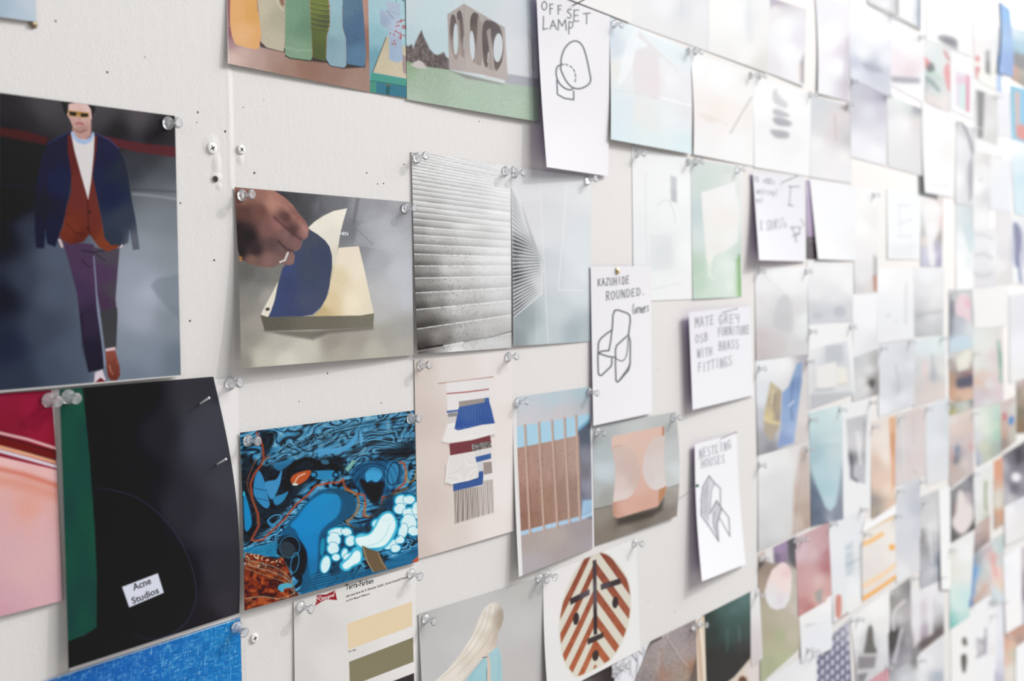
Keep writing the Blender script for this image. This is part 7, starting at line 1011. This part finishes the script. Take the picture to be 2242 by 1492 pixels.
far('beige edge of a curling sheet between the knitted and dark green prints', [(1523, 1366), (1541, 1350), (1552, 1580), (1528, 1590)], (1190, 1190, 4.77), 'dccab2', [('l', 'b88c78', [(1612, 880), (1635, 1150), (1655, 1441)], 3, .8, 1.5), ('l', 'efe4d4', [(1640, 880), (1675, 1150), (1690, 1441)], 3, .8, 1.5), ('l', 'c8a490', [(1590, 880), (1610, 1100), (1640, 1441)], 2.5, .7, 1.5)], lift=(2, 0, 0, 6), base=1.6, name='coloured_sheet', cat='paper sheet')
far('dark green and black painted print with a clipped lower corner', [(1539, 1350), (1643, 1297), (1641, 1448), (1551, 1560)], (1190, 1190, 4.77), [(1700, 780, '2e443f'), (1900, 650, '3e6660'), (2100, 570, '4c7c78'), (2000, 700, '48746f'), (1750, 950, '2a3e3a'), (1950, 950, '345852'), (2100, 900, '3c5650'), (1750, 1200, '2c3432'), (1900, 1150, '2a3836'), (2080, 1100, '3e4040'), (1850, 1350, '1e1c20'), (2100, 1200, '38342f'), (1950, 1350, '302c2c'), (1720, 1400, '26262a'), (2000, 800, '386058')],
    [('l', '6c9490', [(2040, 880), (2050, 1030)], 4, .4, 3), ('l', '4c7c74', [(1920, 900), (1920, 1120)], 5, .4, 4), ('p', 'd8c8b0', [(2170, 1190), (2170, 1300), (1900, 1600), (1880, 1480), (1990, 1400)], 2, 1)], lift=(0, 0, 5, 1), base=1.6, step=2, sat=.6)
far('cream sheet with a small brown stamp under the green print', [(1600, 1480), (1664, 1424), (1668, 1590), (1600, 1610)], K_, [(100, 1450, 'dcc8b4'), (200, 1300, 'dcd0cc'), (250, 1400, 'dcd2d0'), (300, 1200, 'e0dad8')], [('c', '6c4434', [(80, 1500), (110, 1440), (160, 1450), (175, 1500)], 2.5), ('l', 'c8a888', [(20, 1490), (220, 1260)], 3, .7, 1.8)], base=1.0, lift=(0, 0, 1, 1))
far('narrow white strip of paper left of the rounded stone print', [(1645, 1299), (1661, 1290), (1668, 1440), (1646, 1460)], Z0, [(1652, 1310, 'e6e4e4'), (1655, 1420, 'dcd4d4')], name='blank_sheet', cat='paper sheet', base=.8, kind='matte', lift=(0, 1, 6, 0))
# ------------------------------------------------------------------ pins and screws
def clear_plastic():
    mt = bpy.data.materials.new('clear_plastic'); mt.use_nodes = True; nt = mt.node_tree; nt.nodes.remove(nt.nodes['Principled BSDF'])
    N = nt.nodes.new; K = nt.links.new; out = nt.nodes['Material Output']
    t = N('ShaderNodeBsdfTransparent'); t.inputs['Color'].default_value = (.97, .975, .98, 1)
    g = N('ShaderNodeBsdfGlass'); g.inputs['IOR'].default_value = 1.45; g.inputs['Roughness'].default_value = .02
    m1 = N('ShaderNodeMixShader'); m1.inputs[0].default_value = .08; K(t.outputs[0], m1.inputs[1]); K(g.outputs[0], m1.inputs[2])
    d = N('ShaderNodeBsdfDiffuse'); d.inputs['Color'].default_value = (.95, .95, .97, 1); tl = N('ShaderNodeBsdfTranslucent'); tl.inputs['Color'].default_value = (.95, .95, .97, 1)
    m2 = N('ShaderNodeMixShader'); m2.inputs[0].default_value = .5; K(d.outputs[0], m2.inputs[1]); K(tl.outputs[0], m2.inputs[2])
    m3 = N('ShaderNodeMixShader'); m3.inputs[0].default_value = .28; K(m1.outputs[0], m3.inputs[1]); K(m2.outputs[0], m3.inputs[2])
    gl = N('ShaderNodeBsdfGlossy'); gl.inputs['Roughness'].default_value = .17; fr = N('ShaderNodeFresnel'); fr.inputs['IOR'].default_value = 1.4
    m4 = N('ShaderNodeMixShader'); K(fr.outputs[0], m4.inputs[0]); K(m3.outputs[0], m4.inputs[1]); K(gl.outputs[0], m4.inputs[2])
    K(m4.outputs[0], out.inputs['Surface']); return mt
CLEAR = clear_plastic()
WHITEP = mat('milky_plastic', (.82, .82, .84), .25); STEEL = mat('pin_steel', (.85, .85, .87), .38, metal=1.0)
BRASS = mat('brass', (.75, .56, .28), .22, metal=1.0); OLDBRASS = mat('old_brass', (.22, .16, .10), .45, metal=.7); BLACKW = mat('black_wire', (.02, .02, .022), .35)
GREENP = mat('green_bead', (.0, .22, .10), .3); SCREWP = mat('painted_screw', (.68, .66, .64), .5); HOLE = mat('hole_dark', (.03, .022, .018), .9)  # HOLE: flat dark colour standing in for shade inside holes and slots
WIREM = mat('grey_wire', (.30, .29, .28), .35, metal=.6)
def lathe(name, prof, material, seg=24, smooth=True):
    bm = bmesh.new(); rings = []
    for r, z in prof:
        rings.append([bm.verts.new((0, 0, z))] if r == 0 else [bm.verts.new((r * math.cos(a), r * math.sin(a), z)) for a in [2 * math.pi * k / seg for k in range(seg)]])
    for a, b in zip(rings[:-1], rings[1:]):
        for k in range(seg):
            k2 = (k + 1) % seg
            if len(a) == 1: bm.faces.new((a[0], b[k], b[k2]))
            elif len(b) == 1: bm.faces.new((a[k], b[0], a[k2]))
            else: bm.faces.new((a[k], b[k], b[k2], a[k2]))
    bmesh.ops.recalc_face_normals(bm, faces=bm.faces)
    for f in bm.faces: f.smooth = smooth
    me = bpy.data.meshes.new(name); bm.to_mesh(me); bm.free(); me.materials.append(material); return me
mm = .001
# push pin: +z points out of the wall, z = 0 where the collar meets the paper
HEADP = [(0, .5 * mm), (2.2 * mm, .4 * mm), (4.6 * mm, .2 * mm), (5.3 * mm, .6 * mm), (5.4 * mm, 1.2 * mm), (4.9 * mm, 1.9 * mm), (3.4 * mm, 2.7 * mm), (2.4 * mm, 3.6 * mm), (2.0 * mm, 5.0 * mm), (1.95 * mm, 6.6 * mm), (2.3 * mm, 7.8 * mm), (3.3 * mm, 8.9 * mm), (4.1 * mm, 9.6 * mm), (4.3 * mm, 10.3 * mm), (3.9 * mm, 10.9 * mm), (2.9 * mm, 11.1 * mm), (1.9 * mm, 10.8 * mm), (0, 10.6 * mm)]
HEADP = [(r * .97, z if z < 2.5 * mm else 2.5 * mm + (z - 2.5 * mm) * 1.22) for r, z in HEADP]
ME_HEAD = lathe('pin_head', HEADP, CLEAR); ME_HEADW = lathe('pin_head', HEADP, CLEAR)
ME_NEEDLE = lathe('needle', [(0, -7 * mm), (.2 * mm, -6 * mm), (.35 * mm, -4 * mm), (.35 * mm, 5 * mm), (0, 5.2 * mm)], STEEL, 10)
rp = random.Random(11)
PROTO = None
def surf_height(px, py):
    """outermost sheet surface under a photo point"""
    best = 0.0
    for o, q, _k in SHEETS:
        x, y = px, py; ins = False; n = 4
        for k in range(4):
            ax, ay = q[k]; bx, by = q[(k + 1) % 4]
            if (ay > y) != (by > y) and x < (bx - ax) * (y - ay) / (by - ay) + ax: ins = not ins
        if ins: best = max(best, float(owner_lift(o, np.array([px]), np.array([py]))[0]))
    return best
def push_pin(px, py, label, dx=None, dy=None, white=False):
    """px,py = where the collar sits; dx,dy = where the outer end of the pin points on the photograph"""
    global PROTO
    h = surf_height(px, py)
    base = Vector(unproj(px, py, h)[:])
    root = bpy.data.objects.new('push_pin', None) if PROTO is None else PROTO.copy()
    root.empty_display_size = .005
    scene.collection.objects.link(root)
    d = Vector((0, -1, 0))
    if dx is not None:
        # aim: choose the tilt whose outer end projects where the photograph shows it
        best = None
        for a in range(-7, 8):
            for b in range(-7, 8):
                v = Vector((a * .07, -1, b * .07)).normalized(); e = base + v * .0125
                ex, ey = proj(np.array([e[:]]))
                s = (ex[0] - px - dx) ** 2 + (ey[0] - py - dy) ** 2 + (a * a + b * b) * .12
                if best is None or s < best[0]: best = (s, v)
        d = best[1]
    else: d = Vector((rp.uniform(-.12, .12), -1, rp.uniform(-.10, .10))).normalized()
    root.location = base + d * .0002
    root.rotation_euler = d.to_track_quat('Z', 'X').to_euler()
    if PROTO is None:
        a = bpy.data.objects.new('pin_head', ME_HEAD); link(a, root); b = bpy.data.objects.new('needle', ME_NEEDLE); link(b, root); PROTO = root
    else:
        for ch in PROTO.children:
            c = ch.copy(); scene.collection.objects.link(c); c.parent = root
    tag(root, label, 'push pin', 'clear push pins holding up the sheets'); return root
PINS = [
 (366, 270, 25, -2, 'top right corner of the fashion page'), (503, 840, 22, -2, 'corner of the white backing sheet'), (105, 876, 22, 4, 'corner of the crimson print'), (148, 869, 20, 5, 'green strip of the black page'),
 (517, 1373, 18, 14, 'corner of the blue woven-texture print'), (528, 428, 24, -2, 'left corner of the hand print'), (886, 456, 22, 1, 'right corner of the hand print'), (912, 346, 20, -5, 'left corner of the concrete steps print'),
 (1106, 375, 20, -2, 'right corner of the concrete steps print'), (1127, 379, 19, -1, 'left corner of the pale fin print'), (1285, 396, 20, -5, 'right corner of the pale fin print'), (921, 799, 19, 0, 'left corner of the wall hanging print'),
 (1112, 782, 20, -2, 'right corner of the wall hanging print'), (1131, 882, 24, -3, 'left corner of the brown boards print'), (1289, 859, 20, 2, 'right corner of the brown boards print'), (1307, 946, 18, 4, 'left corner of the peach parcel print'),
 (1473, 915, 17, 0, 'right corner of the peach parcel print'), (541, 965, 24, 2, 'left corner of the marbled print'), (898, 917, 18, 0, 'right corner of the marbled print'), (899, 1256, 21, 7, 'right corner of the colour chart'),
 (657, 1329, 26, 6, 'left corner of the colour chart'), (931, 1355, 20, 7, 'left corner of the veiled person print'), (1180, 1266, 18, 6, 'right corner of the veiled person print'), (1197, 1257, 20, 8, 'left corner of the mask sheet'),
 (1389, 1189, 17, 3, 'right corner of the mask sheet'), (1344, 52, 19, 3, 'left corner of the pale teal print'), (1507, 112, 15, 1, 'right corner of the pale teal print'), (1521, 113, 15, 1, 'left corner of the pencil stroke print'),
 (1643, 165, 14, 0, 'right corner of the pencil stroke print'), (1662, 167, 14, 0, 'left corner of the brush stroke print'), (1773, 207, 14, 0, 'right corner of the brush stroke print'), (1394, 336, 17, 1, 'left corner of the faint armchair print'),
 (1506, 355, 16, 0, 'right corner of the faint armchair print'), (1523, 354, 15, -1, 'left corner of the mint green print'), (1614, 372, 16, -2, 'right corner of the mint green print'), (1660, 593, 14, 1, 'left corner of the misty seated figure print'),
 (1764, 595, 12, 0, 'right corner of the misty seated figure print'), (1661, 807, 15, 1, 'left corner of the gold pillow print'), (1766, 791, 14, 2, 'right corner of the gold pillow print'), (1662, 1018, 14, 2, 'left corner of the sandy hair print'),
 (1766, 983, 15, 1, 'right corner of the sandy hair print'), (1774, 918, 14, 2, 'left corner of the teal leaf print'), (1838, 897, 15, 1, 'right corner of the teal leaf print'), (1905, 881, 12, 1, 'right corner of the street scene print'),
 (1911, 934, 13, 1, 'left corner of the tree trunks print'), (1968, 916, 13, -1, 'left corner of the mauve striped print'), (2029, 896, 12, 0, 'corner of the light grey print'), (1885, 1116, 12, 0, 'right corner of the window grid card'),
 (1818, 1148, 14, 0, 'left corner of the window grid card'), (1740, 1184, 13, -2, 'right corner of the rounded stone print'), (1756, 1181, 12, 1, 'left corner of the rose red print'), (1667, 1224, 15, 3, 'left corner of the rounded stone print'),
 (1656, 1300, 14, 5, 'corner of the dark green print'), (1893, 1170, 13, 2, 'left corner of the orange striped print'), (1960, 1130, 12, 1, 'right corner of the orange striped print'), (1966, 1075, 12, 0, 'left corner of the draped cloth print'),
 (2016, 1055, 10, 0, 'right corner of the draped cloth print'), (2021, 1101, 12, 1, 'left corner of the corridor print'), (2058, 1265, 12, 2, 'corner of the pale rolls print'), (1999, 1266, 11, 2, 'right corner of the bent arms print'),
 (1952, 1301, 12, -2, 'left corner of the bent arms print'), (1864, 1358, 12, 2, 'left corner of the conical tree print'), (1878, 1356, 12, 3, 'corner of the dotted print'), (1768, 1424, 13, 0, 'white card beside the dotted print'),
 (1781, 1430, 13, -6, 'left corner of the dotted print'), (1940, 1461, 15, 3, 'corner of the rose pink striped print'), (2014, 1447, 12, 2, 'corner of the shaded grey print'), (1517, 1374, 14, -6, 'corner of the knitted print'),
 (1531, 1366, 18, 4, 'top corner of the curling beige edge'), (1345, 1468, 14, -10, 'corner of the hidden dark brown print'), (1361, 1461, 14, -2, 'corner of the pen line print'), (1773, 726, 14, 0, 'left corner of the cube furniture print'),
 (1861, 716, 12, 0, 'right corner of the cube furniture print'), (1929, 763, 12, 0, 'left corner of the grey curtain print'), (1990, 750, 13, 1, 'right corner of the grey curtain print'), (2061, 741, 10, 0, 'corner of the rose and grey uprights print'),
 (2081, 643, 11, 0, 'corner of the pink shirt print'), (2079, 786, 12, 0, 'left corner of the orange floored room print'), (2132, 775, 11, 0, 'corner of the mint cream print'), (2076, 881, 10, 1, 'corner of the ochre strip print'),
 (2129, 906, 11, 0, 'corner of the garden light print'), (2084, 1064, 11, 0, 'corner of the pale skirt print'), (2133, 1039, 11, 1, 'corner of the leaf green figure print'), (2080, 1206, 11, 0, 'corner of the aqua cornered print'),
 (1866, 179, 12, -1, 'corner of the lilac grey print'), (1856, 230, 12, -1, 'corner of the leaning figures print'), (1940, 212, 11, -1, 'corner of the print with the grey corner'), (1953, 36, 12, -2, 'corner of the blurred band print'),
 (2014, 82, 10, -1, 'corner of the blush banded print'), (2097, 268, 11, -1, 'corner of the dark slash print'), (2136, 281, 11, 0, 'right corner of the dark slash print'), (2180, 213, 12, 0, 'corner of the charcoal strip print'),
 (1912, 428, 12, -1, 'corner of the rust edged print'), (2166, 1318, 10, -1, 'corner of the seaside print'), (2204, 1395, 11, 1, 'corner of the orange map print'), (2170, 1350, 10, -1, 'corner of the sketched buildings print'), (2196, 1318, 10, 1, 'corner of the coral print'),
]
for x, y, dx, dy, t in PINS: push_pin(x, y, 'clear push pin at the ' + t, dx, dy)
def rod(p, q, r, material, name='rod', ball=None, parent=None, ballmat=None, seg=10):
    """thin wire from p to q, optionally with a bead at q"""
    p = Vector(p); q = Vector(q); L = (q - p).length
    me = lathe(name, [(0, 0), (r, L * .02), (r, L), (0, L + r)], material, seg)
    o = bpy.data.objects.new(name, me); o.rotation_euler = (q - p).to_track_quat('Z', 'X').to_euler(); return o, L
def wire_pin(a, b, r, material, label, head_r, head_mat, out=.03, name='dressmaker_pin'):
    """a pin pushed in at photo point a whose head shows at photo point b, standing out from the wall"""
    h = surf_height(*a); p = Vector(unproj(a[0], a[1], h - .0)[:]); q = Vector(unproj(b[0], b[1], out)[:])
    root = bpy.data.objects.new(name, None); root.empty_display_size = .004; root.location = p; scene.collection.objects.link(root)
    tag(root, label, 'pin')
    o, L = rod(p, q, r, material, 'shaft'); link(o, root)
    me = lathe('head', [(0, -head_r), (head_r * .7, -head_r * .7), (head_r, 0), (head_r * .7, head_r * .7), (0, head_r)], head_mat, 14)
    hd_ = bpy.data.objects.new('head', me); link(hd_, root); hd_.location = q - p; return root
def out_for(a, b):
    """how far the head must stand out so the pin sits square to the wall"""
    best = None
    p = unproj(a[0], a[1], 0)
    for k in range(2, 60):
        q = unproj(b[0], b[1], k * .001); t = abs(q[0] - p[0]) + abs(q[2] - p[2])
        if best is None or t < best[0]: best = (t, k * .001)
    return best[1]
for a, b, r, mt, lb, hr, hm in [
    ((438, 884), (457, 872), .0008, WHITEP, 'white headed steel pin near the top right of the black page', .0011, WHITEP),
    ((475, 1017), (494, 1006), .0007, WHITEP, 'white headed steel pin lower down the right side of the black page', .0011, WHITEP),
    ((1254, 12), (1290, -6), .0007, BLACKW, 'black wire pin at the top of the OFFSET LAMP card', .001, BLACKW),
    ((1581, 685), (1614, 676), .0006, WIREM, 'thin grey pin at the top of the MATE GREY card', .0012, WIREM),
    ((1578, 961), (1612, 947), .0006, WIREM, 'thin grey pin at the top of the NESTLING HOUSES card', .0013, WIREM),
    ((1487, 1093), (1527, 1064), .0004, WIREM, 'long thin pin with a green bead left of the NESTLING HOUSES card', .0024, GREENP),
    ((1712, 400), (1745, 386), .0007, WIREM, 'thin grey pin at the top of the card with table sketches', .0012, WIREM)]:
    wire_pin(a, b, r, mt, lb, hr, hm, out=out_for(a, b))
def tack(px, py, label, material, r=.0048, h=None):
    hh = surf_height(px, py); me = lathe('thumbtack', [(0, 0), (r * .9, 0), (r, .0004), (r * .85, .0013), (r * .5, .0021), (0, .0024)], material, 24)
    o = bpy.data.objects.new('thumbtack', me); o.location = unproj(px, py, hh + .0003)[:]; o.rotation_euler = Vector((.25, -1, .1)).to_track_quat('Z', 'X').to_euler()
    tag(link(o), label, 'thumbtack')
tack(1352, 593, 'brass thumbtack at the top of the KAZUHIDE ROUNDED card', BRASS)
tack(72, 53, 'dull brass thumbtack under the pale blue print in the upper left', OLDBRASS, .0032)
# screws: painted-over cross-head screws
def screw(px, py, r, rot, label, mound=True):
    seg = 32; bm = bmesh.new()
    rings = []
    for rr, z in [(r, 0), (r, .0011), (r * .93, .0015), (r * .6, .00165), (r * .45, .0017)]: rings.append([bm.verts.new((rr * math.cos(2 * math.pi * k / seg), rr * math.sin(2 * math.pi * k / seg), z)) for k in range(seg)])
    for a, b in zip(rings[:-1], rings[1:]):
        for k in range(seg): bm.faces.new((a[k], a[(k + 1) % seg], b[(k + 1) % seg], b[k]))
    bm.faces.new(rings[-1])
    for f in bm.faces: f.smooth = True
    me = bpy.data.meshes.new('screw_head'); bm.to_mesh(me); bm.free(); me.materials.append(SCREWP)
    o = bpy.data.objects.new('wall_screw', me); o.location = unproj(px, py, .0)[:]; o.rotation_euler = Vector((.05, -1, 0)).to_track_quat('Z', 'X').to_euler(); link(o)
    tag(o, label, 'screw')
    bm = bmesh.new()
    for a in (rot, rot + math.pi / 2):
        c, s = math.cos(a), math.sin(a); w = r * .12; l = r * .52; z = .00172
        v = [bm.verts.new((x * c - y * s, x * s + y * c, z)) for x, y in ((-l, -w * .6), (0, -w * 1.3), (l, -w * .6), (l, w * .6), (0, w * 1.3), (-l, w * .6))]; bm.faces.new(v)
    me = bpy.data.meshes.new('cross_slot'); bm.to_mesh(me); bm.free(); me.materials.append(HOLE); link(bpy.data.objects.new('cross_slot', me), o)
screw(463, 325, .0047, .5, 'white painted cross-head screw left of the board joint')
screw(527, 328, .0040, .9, 'half filled painted screw just right of the board joint')
screw(556, 1398, .0040, .2, 'painted cross-head screw beside the colour chart')
# pin holes and filler blemishes are part of the wall
def blister(px, py, pw, ph, h, name='filler_patch'):
    c = unproj(px, py); ex = unproj(px + pw, py) - c; ez = unproj(px, py + ph) - c; bm = bmesh.new(); seg = 20; rings = []
    for rr, y in ((1.25, -.00004), (1.1, .06 * h), (.9, .22 * h), (.65, .52 * h), (.4, .78 * h), (.2, .9 * h)):
        rings.append([bm.verts.new(Vector((c + ex * rr * math.cos(a) + ez * rr * math.sin(a))[:]) + Vector((0, -y, 0))) for a in [2 * math.pi * k / seg for k in range(seg)]])
    for a, b in zip(rings[:-1], rings[1:]):
        for k in range(seg): bm.faces.new((a[k], b[k], b[(k + 1) % seg], a[(k + 1) % seg]))
    bm.faces.new(rings[-1]); bmesh.ops.recalc_face_normals(bm, faces=bm.faces)
    for f in bm.faces: f.smooth = True
    me = bpy.data.meshes.new(name); bm.to_mesh(me); bm.free(); me.materials.append(WALL); link(bpy.data.objects.new(name, me), wall)
blister(462, 318, 17, 24, .0010); blister(474, 360, 10, 30, .0009); blister(474, 388, 12, 13, .0012); blister(526, 348, 8, 14, .0008); blister(479, 408, 7, 9, .0006)
def hole(px, py, r, h=.0): 
    me = lathe('pin_hole', [(0, .00005), (r, .00008), (r * 1.25, .0)], HOLE, 12); o = bpy.data.objects.new('pin_hole', me); o.location = unproj(px, py, .00006 + h)[:]; o.rotation_euler = Vector((0, -1, 0)).to_track_quat('Z', 'X').to_euler(); link(o, wall)
hole(472, 392, .0020, .0012)
for x, y, r in [(122, 46, .0006), (235, 158, .0007), (317, 125, .0004), (433, 246, .0007), (493, 288, .0008), (431, 268, .0004), (557, 379, .0008), (395, 445, .0006), (469, 570, .0007), (416, 703, .0007), (803, 379, .0006), (840, 402, .0006), (827, 403, .0005), (717, 818, .0006),
                (1049, 266, .0006), (885, 360, .0006), (533, 235, .0004), (578, 218, .0003), (655, 880, .0004), (835, 883, .0005), (1440, 810, .0005), (1419, 1316, .0006), (1478, 1340, .0007)]: hole(x, y, r)
